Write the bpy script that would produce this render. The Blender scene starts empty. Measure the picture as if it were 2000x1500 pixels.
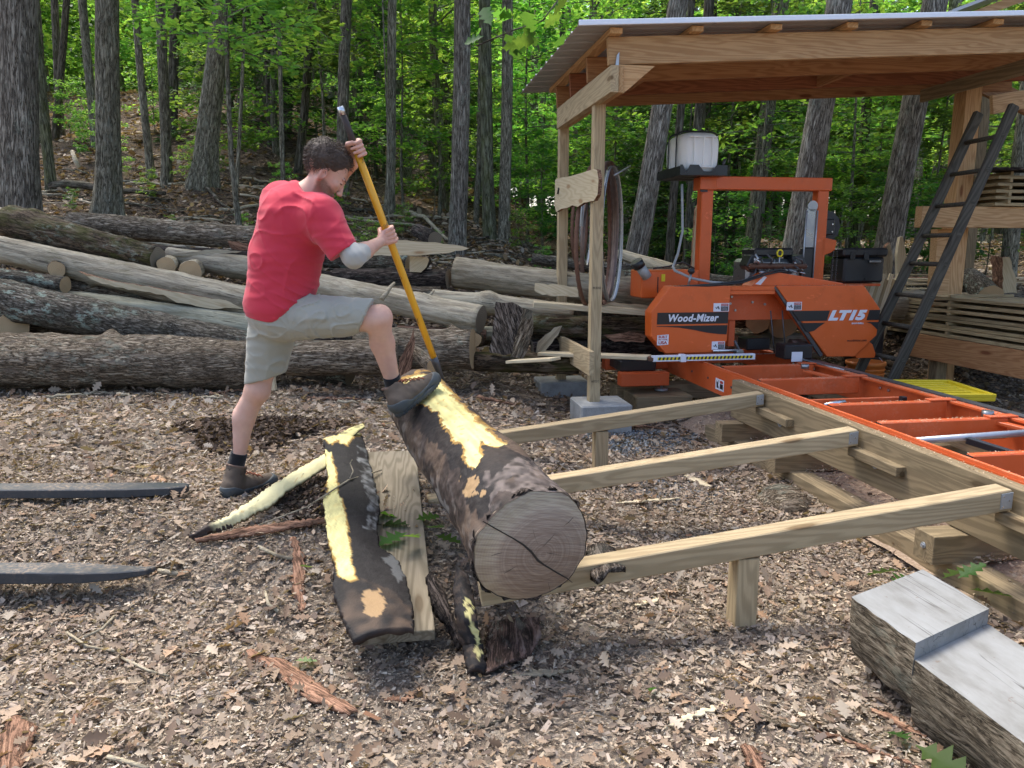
import bpy, bmesh, math, random
import numpy as np
from mathutils import Vector, Matrix, noise as mnoise
random.seed(7); np.random.seed(7)
PI = math.pi
scene = bpy.context.scene
C = scene.collection
# ------------------------------------------------------------------ camera, sky, sun, exposure
CH = 1.5; FPX = 1500.0; PITCH = math.atan(266 / 1500.0); YAW = math.radians(8.9)
cam_d = bpy.data.cameras.new('camera'); cam = bpy.data.objects.new('camera', cam_d); C.objects.link(cam)
cam_d.sensor_width = 36; cam_d.lens = 27; cam_d.clip_start = 0.05; cam_d.clip_end = 600
cam.location = (0, 0, CH); cam.rotation_euler = (PI / 2 - PITCH, 0, 0)
scene.camera = cam
SUN_EL = math.radians(60); SUN_ROT = math.radians(-32)
world = bpy.data.worlds.new('World'); scene.world = world; world.use_nodes = True
wn = world.node_tree.nodes; wl = world.node_tree.links
sky = wn.new('ShaderNodeTexSky'); sky.sky_type = 'NISHITA'; sky.sun_disc = False
sky.sun_elevation = SUN_EL; sky.sun_rotation = SUN_ROT; sky.air_density = 0.9; sky.dust_density = 4.0; sky.ozone_density = 1.0
wn['Background'].inputs['Strength'].default_value = 0.15
wl.new(sky.outputs[0], wn['Background'].inputs['Color'])
sun_d = bpy.data.lights.new('sun', 'SUN'); sun = bpy.data.objects.new('sun', sun_d); C.objects.link(sun)
sun_d.energy = 2.4; sun_d.angle = math.radians(36); sun_d.color = (1, 0.98, 0.92)
sdir = Vector((math.sin(SUN_ROT) * math.cos(SUN_EL), math.cos(SUN_ROT) * math.cos(SUN_EL), math.sin(SUN_EL)))
sun.rotation_euler = sdir.to_track_quat('Z', 'Y').to_euler()
scene.view_settings.view_transform = 'Standard'; scene.view_settings.look = 'None'
scene.view_settings.gamma = 1; scene.view_settings.exposure = 1.55
scene.view_settings.use_curve_mapping = False
scene.render.resolution_x = 1024; scene.render.resolution_y = 768

# ------------------------------------------------------------------ survey helpers (photo measurements to metres)
cp, sp = math.cos(PITCH), math.sin(PITCH); cy, sy = math.cos(YAW), math.sin(YAW)
def ray(px, py):
    a = (py - 750) / FPX
    return Vector(((px - 1000) / FPX, cp - a * sp, -sp - a * cp))
CAM = Vector((0, 0, CH))
def P(px, py, Y):
    r = ray(px, py); return CAM + r * (Y / r.y)
def PZ(px, py, z):
    r = ray(px, py); return CAM + r * ((z - CH) / r.z)
def PV(px, py, v):            # point on the mill-frame plane v = const, returned in the mill frame
    r = ray(px, py); t = v / (-r.x * sy + r.y * cy); return W2M(CAM + r * t)
def PU(px, py, u):
    r = ray(px, py); t = u / (r.x * cy + r.y * sy); return W2M(CAM + r * t)
def W2M(p): return Vector((p.x * cy + p.y * sy, -p.x * sy + p.y * cy, p.z))
def M2W(u, v=None, z=None):
    if v is None: u, v, z = u
    return Vector((u * cy - v * sy, u * sy + v * cy, z))
MILL = Matrix.Rotation(YAW, 4, 'Z')
def dep(p): return p[1] * cp + (CH - p[2]) * sp
def proj(p):
    d = dep(p); dn = -p[1] * sp + (CH - p[2]) * cp
    return (1000 + FPX * p[0] / d, 750 + FPX * dn / d)
def sst(a, b, x):
    t = np.clip((x - a) / (b - a), 0, 1); return t * t * (3 - 2 * t)
_vn = {}
def vnoise(x, y, s, seed=0):
    if seed not in _vn: _vn[seed] = np.random.RandomState(seed + 100).rand(256, 256)
    R = _vn[seed]; X = np.asarray(x, float) / s + 1000; Y = np.asarray(y, float) / s + 1000
    xi = np.floor(X).astype(int); yi = np.floor(Y).astype(int); fx = X - xi; fy = Y - yi
    fx = fx * fx * (3 - 2 * fx); fy = fy * fy * (3 - 2 * fy)
    a = R[xi % 256, yi % 256]; b = R[(xi + 1) % 256, yi % 256]; c = R[xi % 256, (yi + 1) % 256]; d = R[(xi + 1) % 256, (yi + 1) % 256]
    return (a * (1 - fx) + b * fx) * (1 - fy) + (c * (1 - fx) + d * fx) * fy - 0.5
def GZ(X, Y):
    X = np.asarray(X, float); Y = np.asarray(Y, float)
    z = 0.22 * sst(0.9, -0.5, X) * sst(2.7, 3.8, Y)
    z = z + (0.6 + 0.65 * sst(2, -6, X)) * sst(7.4, 10.0, Y)
    z = z + (0.06 + 0.22 * sst(5, -9, X)) * (np.clip(Y, 9.5, 30) - 9.5) + 0.05 * np.clip(Y - 30, 0, 90)
    far = sst(8, 12, Y)
    z = z + vnoise(X, Y, 0.9, 1) * 0.05 * (1 + 3 * far) + vnoise(X, Y, 0.28, 2) * 0.025 + vnoise(X, Y, 3.5, 4) * 0.5 * far
    return z
def gz(x, y): return float(GZ(x, y))

# ------------------------------------------------------------------ object helpers
_loc = {}
def mk(name, me, mats=None, mw=None, parent=None, label=None, cat=None, group=None, kind=None):
    o = bpy.data.objects.new(name, me); C.objects.link(o)
    if mw is not None: o.matrix_world = mw
    if mats is not None and me is not None and len(me.materials) == 0:
        for m in (mats if isinstance(mats, (list, tuple)) else [mats]): me.materials.append(m)
    if parent is not None:
        o.parent = parent; o.matrix_parent_inverse = _loc[parent.name]
    _loc[o.name] = (mw if mw is not None else Matrix.Identity(4)).inverted()
    if label: o['label'] = label
    if cat: o['category'] = cat
    if group: o['group'] = group
    if kind: o['kind'] = kind
    return o
def thing(name, label, cat, loc=(0, 0, 0), group=None):
    return mk(name, None, None, Matrix.Translation(Vector(loc)), None, label, cat, group)
def copy_tree(src, mw, label=None, group=None):
    c = src.copy(); C.objects.link(c); c.matrix_world = mw
    if label: c['label'] = label
    if group: c['group'] = group
    for ch in src.children:
        d = ch.copy(); C.objects.link(d); d.parent = c
        for g in ch.children:
            e = g.copy(); C.objects.link(e); e.parent = d
    return c
def mesh_np(name, V, F, col=None, smooth=False, mi=None):
    V = np.ascontiguousarray(V, dtype=np.float32); me = bpy.data.meshes.new(name)
    if isinstance(F, np.ndarray):
        n, k = F.shape
        me.vertices.add(len(V)); me.vertices.foreach_set('co', V.ravel())
        me.loops.add(n * k); me.loops.foreach_set('vertex_index', F.astype(np.int32).ravel())
        me.polygons.add(n); me.polygons.foreach_set('loop_start', np.arange(0, n * k, k, dtype=np.int32))
        me.polygons.foreach_set('loop_total', np.full(n, k, np.int32))
        me.update(calc_edges=True)
    else:
        me.from_pydata([tuple(map(float, v)) for v in V], [], [tuple(map(int, f)) for f in F]); me.update()
    if col is not None:
        c4 = np.ones((len(V), 4), np.float32); c4[:, :3] = col
        a = me.color_attributes.new('Col', 'FLOAT_COLOR', 'POINT'); a.data.foreach_set('color', c4.ravel())
    if mi is not None: me.polygons.foreach_set('material_index', np.asarray(mi, np.int32))
    if smooth: me.polygons.foreach_set('use_smooth', np.ones(len(me.polygons), bool))
    me.validate(); return me
def frame(p0, p1, up=Vector((0, 0, 1))):       # local X runs p0 -> p1
    x = (Vector(p1) - Vector(p0)); L = x.length; x = x / L
    up = Vector(up)
    if abs(x.dot(up)) > 0.98: up = Vector((0, 1, 0))
    y = up.cross(x).normalized(); z = x.cross(y).normalized()
    m = Matrix((x, y, z)).transposed().to_4x4(); m.translation = Vector(p0)
    return m, L
def cbox_data(sx, sy, sz, c=0.003, x0=0.0):    # chamfered box; x from x0..x0+sx, y,z centred
    V = []; F = []
    hx, hy, hz = sx / 2, sy / 2, sz / 2
    c = min(c, hx * .45, hy * .45, hz * .45)
    idx = {}
    for ix in (-1, 1):
        for iy in (-1, 1):
            for iz in (-1, 1):
                for ax in range(3):
                    p = [ix * (hx - c), iy * (hy - c), iz * (hz - c)]; p[ax] = (ix * hx, iy * hy, iz * hz)[ax]
                    idx[(ix, iy, iz, ax)] = len(V); V.append((p[0] + hx + x0, p[1], p[2]))
    def q(*k): F.append([idx[a] for a in k])
    for s in (-1, 1):
        f = [(s, -1, -1, 0), (s, 1, -1, 0), (s, 1, 1, 0), (s, -1, 1, 0)]; q(*(f if s > 0 else f[::-1]))
        f = [(-1, s, -1, 1), (-1, s, 1, 1), (1, s, 1, 1), (1, s, -1, 1)]; q(*(f if s > 0 else f[::-1]))
        f = [(-1, -1, s, 2), (1, -1, s, 2), (1, 1, s, 2), (-1, 1, s, 2)]; q(*(f if s > 0 else f[::-1]))
    for a in (-1, 1):
        for b in (-1, 1):
            q((-1, a, b, 1), (1, a, b, 1), (1, a, b, 2), (-1, a, b, 2))
            q((a, -1, b, 0), (a, 1, b, 0), (a, 1, b, 2), (a, -1, b, 2))
            q((a, b, -1, 0), (a, b, 1, 0), (a, b, 1, 1), (a, b, -1, 1))
            for cc in (-1, 1): q((a, b, cc, 0), (a, b, cc, 1), (a, b, cc, 2))
    return V, F
_bc = {}
def fixn(me):
    bm = bmesh.new(); bm.from_mesh(me); bmesh.ops.recalc_face_normals(bm, faces=bm.faces); bm.to_mesh(me); bm.free()
def box_mesh(sx, sy, sz, c=0.003):
    k = (round(sx, 4), round(sy, 4), round(sz, 4), c)
    if k not in _bc:
        V, F = cbox_data(sx, sy, sz, c); me = mesh_np('box', np.array(V), F); fixn(me); _bc[k] = me
    return _bc[k]
def board(name, p0, p1, w, t, mat, parent=None, up=(0, 0, 1), c=0.003, mill=True, **kw):
    """lumber from p0 to p1 (centre line), w across (sideways), t in the up direction"""
    if mill: p0 = M2W(*p0); p1 = M2W(*p1)
    m, L = frame(p0, p1, up)
    key = (round(L, 4), round(w, 4), round(t, 4), c, mat.name)
    if key not in _bc:
        V, F = cbox_data(L, w, t, c); me = mesh_np(name, np.array(V), F); fixn(me); me.materials.append(mat); _bc[key] = me
    return mk(name, _bc[key], None, m, parent, **kw)
def bx(name, u0, u1, v0, v1, z0, z1, mat, parent=None, c=0.004, rot=0.0, **kw):
    """box in the mill frame, local X along u"""
    V, F = cbox_data(u1 - u0, v1 - v0, z1 - z0, c)
    me = mesh_np(name, np.array(V), F); fixn(me)
    m = Matrix.Translation(M2W(u0, (v0 + v1) / 2, (z0 + z1) / 2)) @ Matrix.Rotation(YAW + rot, 4, 'Z')
    return mk(name, me, mat, m, parent, **kw)
def tube_data(pts, rad, n=12, cap=True, jit=None):
    pts = [Vector(p) for p in pts]; N = len(pts)
    if not hasattr(rad, '__len__'): rad = [rad] * N
    V = []; F = []
    t0 = (pts[1] - pts[0]).normalized(); a = t0.orthogonal().normalized()
    for i, p in enumerate(pts):
        t = (pts[min(i + 1, N - 1)] - pts[max(i - 1, 0)]).normalized()
        a = (a - t * a.dot(t)).normalized(); b = t.cross(a)
        for k in range(n):
            th = 2 * PI * k / n; r = rad[i] * (jit(i, k) if jit else 1)
            V.append(p + (a * math.cos(th) + b * math.sin(th)) * r)
    for i in range(N - 1):
        for k in range(n):
            k2 = (k + 1) % n; F.append([i * n + k, i * n + k2, (i + 1) * n + k2, (i + 1) * n + k])
    if cap: F.append(list(range(n))[::-1]); F.append([(N - 1) * n + k for k in range(n)])
    return V, F
def tube(name, pts, rad, mat, parent=None, n=12, mill=False, smooth=True, **kw):
    if mill: pts = [M2W(*p) for p in pts]
    V, F = tube_data(pts, rad, n); me = mesh_np(name, np.array([tuple(v) for v in V]), F)
    if smooth:
        for pl in me.polygons: pl.use_smooth = len(pl.vertices) == 4
    o0 = Vector(pts[0]); me.transform(Matrix.Translation(-o0))
    return mk(name, me, mat, Matrix.Translation(o0), parent, **kw)
def join_data(lst):
    V = []; F = []
    for v, f in lst:
        o = len(V); V += [tuple(x) for x in v]; F += [[i + o for i in q] for q in f]
    return V, F
def prism(name, outline, d0, d1, mat, parent=None, bevel=0.0, plane='v', smooth=False, **kw):
    """outline of (a,b) pairs: plane 'v': (u,z) between v=d0..d1; 'z': (u,v) between z; 'u': (v,z) between u. mill frame"""
    def pt(a, b, d): return {'v': (a, d, b), 'z': (a, b, d), 'u': (d, a, b)}[plane]
    cx = pt(outline[0][0], outline[0][1], d0)
    bm = bmesh.new()
    A = [bm.verts.new(Vector(pt(a, b, d0)) - Vector(cx)) for a, b in outline]; B = [bm.verts.new(Vector(pt(a, b, d1)) - Vector(cx)) for a, b in outline]
    bm.faces.new(A); bm.faces.new(B[::-1])
    n = len(A)
    for i in range(n): bm.faces.new([A[i], B[i], B[(i + 1) % n], A[(i + 1) % n]])
    bmesh.ops.recalc_face_normals(bm, faces=bm.faces)
    if bevel: bmesh.ops.bevel(bm, geom=bm.edges[:], offset=bevel, segments=2, affect='EDGES', profile=0.5)
    me = bpy.data.meshes.new(name); bm.to_mesh(me); bm.free()
    if smooth:
        for p in me.polygons: p.use_smooth = True
    return mk(name, me, mat, MILL @ Matrix.Translation(Vector(cx)), parent, **kw)
def batch(name, tv, tf, pos, R, sc, col):
    tv = np.asarray(tv, float); tf = np.asarray(tf); N = len(pos); n = len(tv)
    sc = np.asarray(sc, float); sc = sc[:, None] * np.ones(3) if sc.ndim == 1 else sc
    V = np.einsum('nij,nkj->nki', R, tv[None] * sc[:, None, :]) + pos[:, None, :]
    F = (tf[None] + (np.arange(N) * n)[:, None, None]).reshape(-1, tf.shape[1])
    return mesh_np(name, V.reshape(-1, 3), F, np.repeat(col, n, axis=0))
def rotm(yaw, tilt, tdir):
    """spin by yaw, then tilt by angle tilt towards azimuth tdir"""
    cz, sz = np.cos(yaw), np.sin(yaw); O = np.zeros_like(yaw); I = np.ones_like(yaw)
    A = np.stack([np.stack([cz, -sz, O], -1), np.stack([sz, cz, O], -1), np.stack([O, O, I], -1)], 1)
    kx, ky = -np.sin(tdir), np.cos(tdir); c, s = np.cos(tilt), np.sin(tilt); k = 1 - c
    B = np.stack([np.stack([c + kx * kx * k, kx * ky * k, ky * s], -1), np.stack([kx * ky * k, c + ky * ky * k, -kx * s], -1), np.stack([-ky * s, kx * s, c], -1)], 1)
    return np.einsum('nij,njk->nik', B, A)
def text_mesh(body, size, shear=0.0, bold=0.0, spacing=1.0, align='LEFT'):
    cu = bpy.data.curves.new('lettering', 'FONT'); cu.body = body; cu.size = size; cu.shear = shear; cu.offset = bold
    cu.extrude = 0.0006; cu.space_character = spacing; cu.align_x = align; cu.resolution_u = 3
    o = bpy.data.objects.new('lettering', cu); C.objects.link(o)
    dg = bpy.context.evaluated_depsgraph_get(); me = bpy.data.meshes.new_from_object(o.evaluated_get(dg))
    bpy.data.objects.remove(o); bpy.data.curves.remove(cu); return me
def text_on_v(name, body, u, v, z, size, mat, parent, width=None, height=None, **kw):
    me = text_mesh(body, size, **kw)
    xs = [q.co.x for q in me.vertices]; ys = [q.co.y for q in me.vertices]
    sx = (width / (max(xs) - min(xs))) if width else 1; sy_ = (height / (max(ys) - min(ys))) if height else sx
    for q in me.vertices: q.co.x = (q.co.x - min(xs)) * sx; q.co.y = (q.co.y - min(ys)) * sy_
    m = Matrix.Translation(M2W(u, v, z)) @ Matrix.Rotation(YAW, 4, 'Z') @ Matrix.Rotation(PI / 2, 4, 'X')
    return mk(name, me, mat, m, parent)
# ------------------------------------------------------------------ materials
class MT:
    def __init__(s, name, rough=0.6, spec=0.4, metal=0.0):
        s.m = bpy.data.materials.new(name); s.m.use_nodes = True; s.t = s.m.node_tree; s.n = s.t.nodes; s.l = s.t.links
        s.b = s.n['Principled BSDF']; s.b.inputs['Roughness'].default_value = rough
        s.b.inputs['Specular IOR Level'].default_value = spec; s.b.inputs['Metallic'].default_value = metal
        s._tc = None
    def N(s, t, **kw):
        n = s.n.new(t)
        for k, v in kw.items(): setattr(n, k, v)
        return n
    def put(s, sock, v):
        if isinstance(v, bpy.types.NodeSocket): s.l.new(v, sock)
        elif isinstance(v, (tuple, list)) and len(v) == 3 and sock.type == 'RGBA': sock.default_value = (*v, 1)
        else: sock.default_value = v
    def coord(s, scale=(1, 1, 1), which='Object', rnd=True):
        tc = s.N('ShaderNodeTexCoord'); v = tc.outputs[which]
        if rnd:
            oi = s.N('ShaderNodeObjectInfo'); mm = s.N('ShaderNodeVectorMath', operation='MULTIPLY_ADD')
            cx = s.N('ShaderNodeCombineXYZ')
            for i in range(3): s.l.new(oi.outputs['Random'], cx.inputs[i])
            s.l.new(cx.outputs[0], mm.inputs[0]); mm.inputs[1].default_value = (37, 53, 71); s.l.new(v, mm.inputs[2]); v = mm.outputs[0]
        mp = s.N('ShaderNodeMapping'); s.l.new(v, mp.inputs[0]); mp.inputs['Scale'].default_value = scale
        return mp.outputs[0]
    def rnd(s): return s.N('ShaderNodeObjectInfo').outputs['Random']
    def noise(s, vec, scale=5, detail=4, rough=0.55, dist=0.0, out='Fac'):
        n = s.N('ShaderNodeTexNoise'); s.put(n.inputs['Vector'], vec)
        n.inputs['Scale'].default_value = scale; n.inputs['Detail'].default_value = detail; n.inputs['Roughness'].default_value = rough; n.inputs['Distortion'].default_value = dist
        return n.outputs[out]
    def voro(s, vec, scale=5, feature='F1', rand=1.0, out='Distance'):
        n = s.N('ShaderNodeTexVoronoi', feature=feature); s.put(n.inputs['Vector'], vec); n.inputs['Scale'].default_value = scale; n.inputs['Randomness'].default_value = rand
        return n.outputs[out]
    def ramp(s, v, stops):
        n = s.N('ShaderNodeValToRGB'); s.put(n.inputs[0], v); e = n.color_ramp.elements
        while len(e) < len(stops): e.new(0.5)
        for i, (p, c) in enumerate(stops):
            e[i].position = p; e[i].color = (*c, 1) if hasattr(c, '__len__') else (c, c, c, 1)
        return n.outputs[0]
    def mix(s, f, a, b, mode='MIX'):
        n = s.N('ShaderNodeMix', data_type='RGBA', blend_type=mode); s.put(n.inputs[0], f); s.put(n.inputs[6], a); s.put(n.inputs[7], b); return n.outputs[2]
    def math(s, op, a, b=0.0, c=0.0, clamp=False):
        n = s.N('ShaderNodeMath', operation=op, use_clamp=clamp); s.put(n.inputs[0], a); s.put(n.inputs[1], b); s.put(n.inputs[2], c); return n.outputs[0]
    def mrange(s, v, a, b, c=0.0, d=1.0):
        n = s.N('ShaderNodeMapRange'); s.put(n.inputs[0], v)
        for i, x in enumerate((a, b, c, d)): n.inputs[i + 1].default_value = x
        return n.outputs[0]
    def bump(s, h, strength=0.5, dist=0.01):
        n = s.N('ShaderNodeBump'); s.put(n.inputs['Height'], h); n.inputs['Strength'].default_value = strength; n.inputs['Distance'].default_value = dist
        s.l.new(n.outputs[0], s.b.inputs['Normal'])
    def col(s, c): s.put(s.b.inputs['Base Color'], c)
    def set(s, k, v): s.put(s.b.inputs[k], v)
    def hsv(s, c, h=0.5, sa=1.0, v=1.0):
        n = s.N('ShaderNodeHueSaturation'); s.put(n.inputs['Color'], c); s.put(n.inputs['Hue'], h); s.put(n.inputs['Saturation'], sa); s.put(n.inputs['Value'], v); return n.outputs[0]

def plain(name, c, rough=0.5, spec=0.4, metal=0.0, var=0.12, scale=30, bump=0.1):
    m = MT(name, rough, spec, metal); v = m.coord(); n = m.noise(v, scale, 5)
    m.col(m.mix(n, tuple(x * (1 - var) for x in c), tuple(min(1, x * (1 + var)) for x in c))); m.bump(n, bump, 0.002)
    r = m.noise(v, scale * .3, 3); m.set('Roughness', m.mrange(r, .3, .7, max(0.05, rough - .1), min(1, rough + .15)))
    return m.m

def lumber(name, light, dark, knot, grime=(0.1, 0.09, 0.05), gamt=0.3, rough=0.75, top=None):
    m = MT(name, rough, 0.25); v = m.coord((1, 1, 1)); oc = m.N('ShaderNodeMapping'); m.l.new(v, oc.inputs[0]); oc.inputs['Scale'].default_value = (0.55, 5.5, 5.5)
    vec = oc.outputs[0]
    nz = m.noise(vec, 1.6, 2, .5, 0.6, 'Color')
    add = m.N('ShaderNodeVectorMath', operation='MULTIPLY_ADD'); m.l.new(nz, add.inputs[0]); add.inputs[1].default_value = (.9, .9, .9); m.l.new(vec, add.inputs[2])
    w = m.N('ShaderNodeTexWave', wave_type='BANDS', bands_direction='DIAGONAL'); m.l.new(add.outputs[0], w.inputs['Vector']); w.inputs['Scale'].default_value = 3.2; w.inputs['Distortion'].default_value = 2.2; w.inputs['Detail'].default_value = 3
    w.inputs['Detail Scale'].default_value = 1.2
    fib = m.noise(m.coord((2.5, 90, 90)), 3, 3, .6)
    base = m.mix(m.ramp(w.outputs['Fac'], [(0.25, 0), (0.9, 1)]), light, dark)
    base = m.mix(m.math('MULTIPLY', fib, 0.55), base, tuple(x * .55 for x in light), 'MIX')
    kn = m.voro(m.coord((1.7, 6.5, 6.5)), 1.0, 'F1')
    kf = m.ramp(kn, [(0.0, 1), (0.09, 1), (0.13, 0.25), (0.2, 0)])
    base = m.mix(m.math('MULTIPLY', kf, .85), base, knot)
    big = m.noise(m.coord((1.5, 7, 7)), 2.2, 5, .65)
    base = m.mix(m.mrange(big, .5, .8, 0, gamt), base, grime)
    sp_ = m.ramp(m.noise(m.coord((9, 9, 9)), 14, 2, .5), [(0.70, 0), (0.76, 1)])
    base = m.mix(m.math('MULTIPLY', sp_, 0.5 * (gamt > 0)), base, grime)
    base = m.hsv(base, 0.5, 1.0, m.mrange(m.rnd(), 0, 1, 0.82, 1.14))
    m.col(base); m.bump(m.math('ADD', m.math('MULTIPLY', w.outputs['Fac'], .4), fib), 0.35, 0.002)
    return m.m
PT = lumber('treated_pine', (0.53, 0.405, 0.24), (0.39, 0.29, 0.165), (0.15, 0.09, 0.04), (0.20, 0.18, 0.10), 0.35)
PT_OLD = lumber('weathered_treated_pine', (0.33, 0.25, 0.145), (0.22, 0.165, 0.095), (0.09, 0.06, 0.03), (0.12, 0.10, 0.06), 0.5)
PLANK = lumber('weathered_plank', (0.25, 0.21, 0.15), (0.15, 0.125, 0.085), (0.1, 0.07, 0.04), (0.13, 0.11, 0.08), 0.8)
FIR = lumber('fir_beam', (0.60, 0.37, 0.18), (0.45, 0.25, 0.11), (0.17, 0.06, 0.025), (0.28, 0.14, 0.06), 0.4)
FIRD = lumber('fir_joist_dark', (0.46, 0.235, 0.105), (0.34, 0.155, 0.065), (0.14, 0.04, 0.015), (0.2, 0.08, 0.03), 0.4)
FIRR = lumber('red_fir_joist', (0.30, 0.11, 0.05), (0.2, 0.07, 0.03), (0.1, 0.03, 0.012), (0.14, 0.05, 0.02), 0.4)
STACK = lumber('stacked_boards', (0.42, 0.32, 0.175), (0.31, 0.22, 0.115), (0.2, 0.11, 0.05), (0.24, 0.17, 0.09), 0.5)
PALE = lumber('pale_board', (0.68, 0.57, 0.38), (0.57, 0.46, 0.29), (0.33, 0.2, 0.1), (0.45, 0.36, 0.22), 0.3)
LADDER = lumber('grey_ladder_wood', (0.10, 0.09, 0.07), (0.055, 0.048, 0.037), (0.03, 0.025, 0.02), (0.03, 0.03, 0.025), 0.6)
def mat_greyslab():
    m = MT('grey_sawn_face', .8, .25); a = m.noise(m.coord((2.2, 5, 5)), 1.6, 6, .65); b = m.noise(m.coord((1.2, 60, 60)), 1.4, 4, .6)
    c = m.ramp(a, [(0.3, (0.17, 0.165, 0.15)), (0.5, (0.255, 0.255, 0.245)), (0.7, (0.31, 0.315, 0.31))]); c = m.mix(m.math('MULTIPLY', b, .3), c, (0.16, 0.15, 0.13))
    w = m.noise(m.coord((.7, 13, 13)), 1.5, 2, .4, .3); w = m.math('ABSOLUTE', m.math('SUBTRACT', w, .5)); ck = m.math('MULTIPLY', m.ramp(w, [(0, 1), (.012, 0)]), m.mrange(m.noise(m.coord((1.5, 4, 4)), 1.3, 2), .48, .56), clamp=True)
    c = m.mix(m.math('MULTIPLY', ck, .85), c, (0.05, 0.04, 0.035)); sp = m.ramp(m.noise(m.coord((12, 12, 12)), 3, 3, .6), [(.68, 0), (.72, .6)]); c = m.mix(sp, c, (0.16, 0.12, 0.09))
    m.col(c); m.bump(m.math('SUBTRACT', m.math('MULTIPLY', b, .5), ck), .5, .004); return m.m
GREYSLAB = mat_greyslab()

def barkmat(name, c1, c2, ridge=(0.2, 0.18, 0.15), lich=0.0, moss=0.0, sx=3.0, sr=16.0, bs=1.0, lcol=(0.36, 0.42, 0.34), flake=0.0, mcol=(0.07, 0.08, 0.015)):
    m = MT(name, 0.9, 0.15)
    v = m.coord((sx, sr, sr)); w = m.noise(v, .6, 3, .6, 0, 'Color')
    add = m.N('ShaderNodeVectorMath', operation='MULTIPLY_ADD'); m.l.new(w, add.inputs[0]); add.inputs[1].default_value = (1.3, 1.3, 1.3); m.l.new(v, add.inputs[2])
    e = m.voro(add.outputs[0], 1.0, 'DISTANCE_TO_EDGE'); f = m.ramp(e, [(0.0, 0), (0.38, 1)])
    n = m.noise(m.coord((sx * 1.6, sr * 1.7, sr * 1.7)), 1.6, 8, .78, .3)
    g = m.noise(m.coord((sx * .5, sr * 1.1, sr * 1.1)), 1.2, 5, .7, 1.2); g = m.math('ABSOLUTE', m.math('SUBTRACT', g, .5)); g = m.ramp(g, [(0, 0), (.085, 1)])
    h = m.math('ADD', m.math('ADD', m.math('MULTIPLY', f, .22), m.math('MULTIPLY', g, .34)), m.math('MULTIPLY', n, .72))
    c = m.ramp(h, [(0.40, tuple(x * .22 for x in c1)), (0.56, c1), (0.74, c2), (0.90, ridge)])
    big = m.noise(m.coord((1.2, 3, 3)), 2.0, 4, .6)
    c = m.mix(m.mrange(big, .35, .7, 0, .45), c, tuple(x * .6 for x in c1))
    if flake:
        fl = m.ramp(m.noise(m.coord((4, 9, 9)), 1.8, 5, .65), [(0.56, 0), (0.6, 1)]); c = m.mix(m.math('MULTIPLY', fl, flake), c, (0.40, 0.33, 0.26))
    if lich:
        ln = m.noise(m.coord((5, 9, 9)), 1.5, 6, .75); ln2 = m.noise(m.coord((1.1, 1.6, 1.6)), 1.3, 2)
        lf = m.math('MULTIPLY', m.ramp(ln, [(0.53, 0), (0.6, 1)]), m.mrange(ln2, .45, .6)); c = m.mix(m.math('MULTIPLY', lf, lich), c, lcol)
    if moss:
        mn = m.noise(m.coord((2, 5, 5)), 1.4, 6, .7); mf = m.ramp(mn, [(0.54 - .12 * moss, 0), (0.62, 1)]); c = m.mix(m.math('MULTIPLY', mf, min(1, moss)), c, mcol)
    c = m.hsv(c, 0.5, 1.0, m.mrange(m.rnd(), 0, 1, .85, 1.15))
    m.col(c); m.bump(h, bs, 0.02); return m.m
BARK_OAK = barkmat('oak_bark', (0.16, 0.135, 0.105), (0.34, 0.30, 0.24), (0.47, 0.43, 0.355), 0.3, 0, 4.5, 24, 1.0)
BARK_TREE = barkmat('grey_tree_bark', (0.175, 0.155, 0.11), (0.34, 0.31, 0.23), (0.46, 0.43, 0.33), 0.5, 0.12, 5.5, 22, 1.0, (0.25, 0.27, 0.22))
BARK_GREEN = barkmat('greenish_tree_bark', (0.10, 0.10, 0.065), (0.20, 0.205, 0.13), (0.3, 0.3, 0.21), 0.3, 0.5, 3, 16, .8, (0.22, 0.25, 0.18))
BARK_DARK = barkmat('dark_tree_bark', (0.08, 0.068, 0.05), (0.17, 0.145, 0.11), (0.25, 0.22, 0.18), 0.15, 0.2, 3, 16, .8)
BARK_LOG = barkmat('rough_log_bark', (0.16, 0.12, 0.082), (0.36, 0.285, 0.20), (0.55, 0.46, 0.34), 0.3, 0.0, 9, 34, 1.0, flake=.35)
BARK_LICH = barkmat('lichen_log_bark', (0.10, 0.085, 0.065), (0.22, 0.19, 0.15), (0.36, 0.33, 0.27), 0.95, 0.1, 10, 36, 1.0, (0.38, 0.46, 0.38))
BARK_MOSS = barkmat('mossy_log_bark', (0.07, 0.05, 0.032), (0.14, 0.10, 0.065), (0.2, 0.16, 0.12), 0.4, 0.5, 4, 13, .7)
BARK_BLACK = barkmat('dark_wet_bark', (0.045, 0.035, 0.03), (0.11, 0.085, 0.07), (0.19, 0.15, 0.13), 0.15, 0, 6, 20, 1.0)
BARK_RED = barkmat('red_inner_bark', (0.2, 0.11, 0.07), (0.36, 0.2, 0.13), (0.46, 0.28, 0.18), 0, 0, 6, 26, .5)
BARK_SLAB = barkmat('furrowed_bark', (0.09, 0.07, 0.055), (0.24, 0.19, 0.15), (0.34, 0.28, 0.23), 0.1, 0, 7, 26, 1.0)

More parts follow.
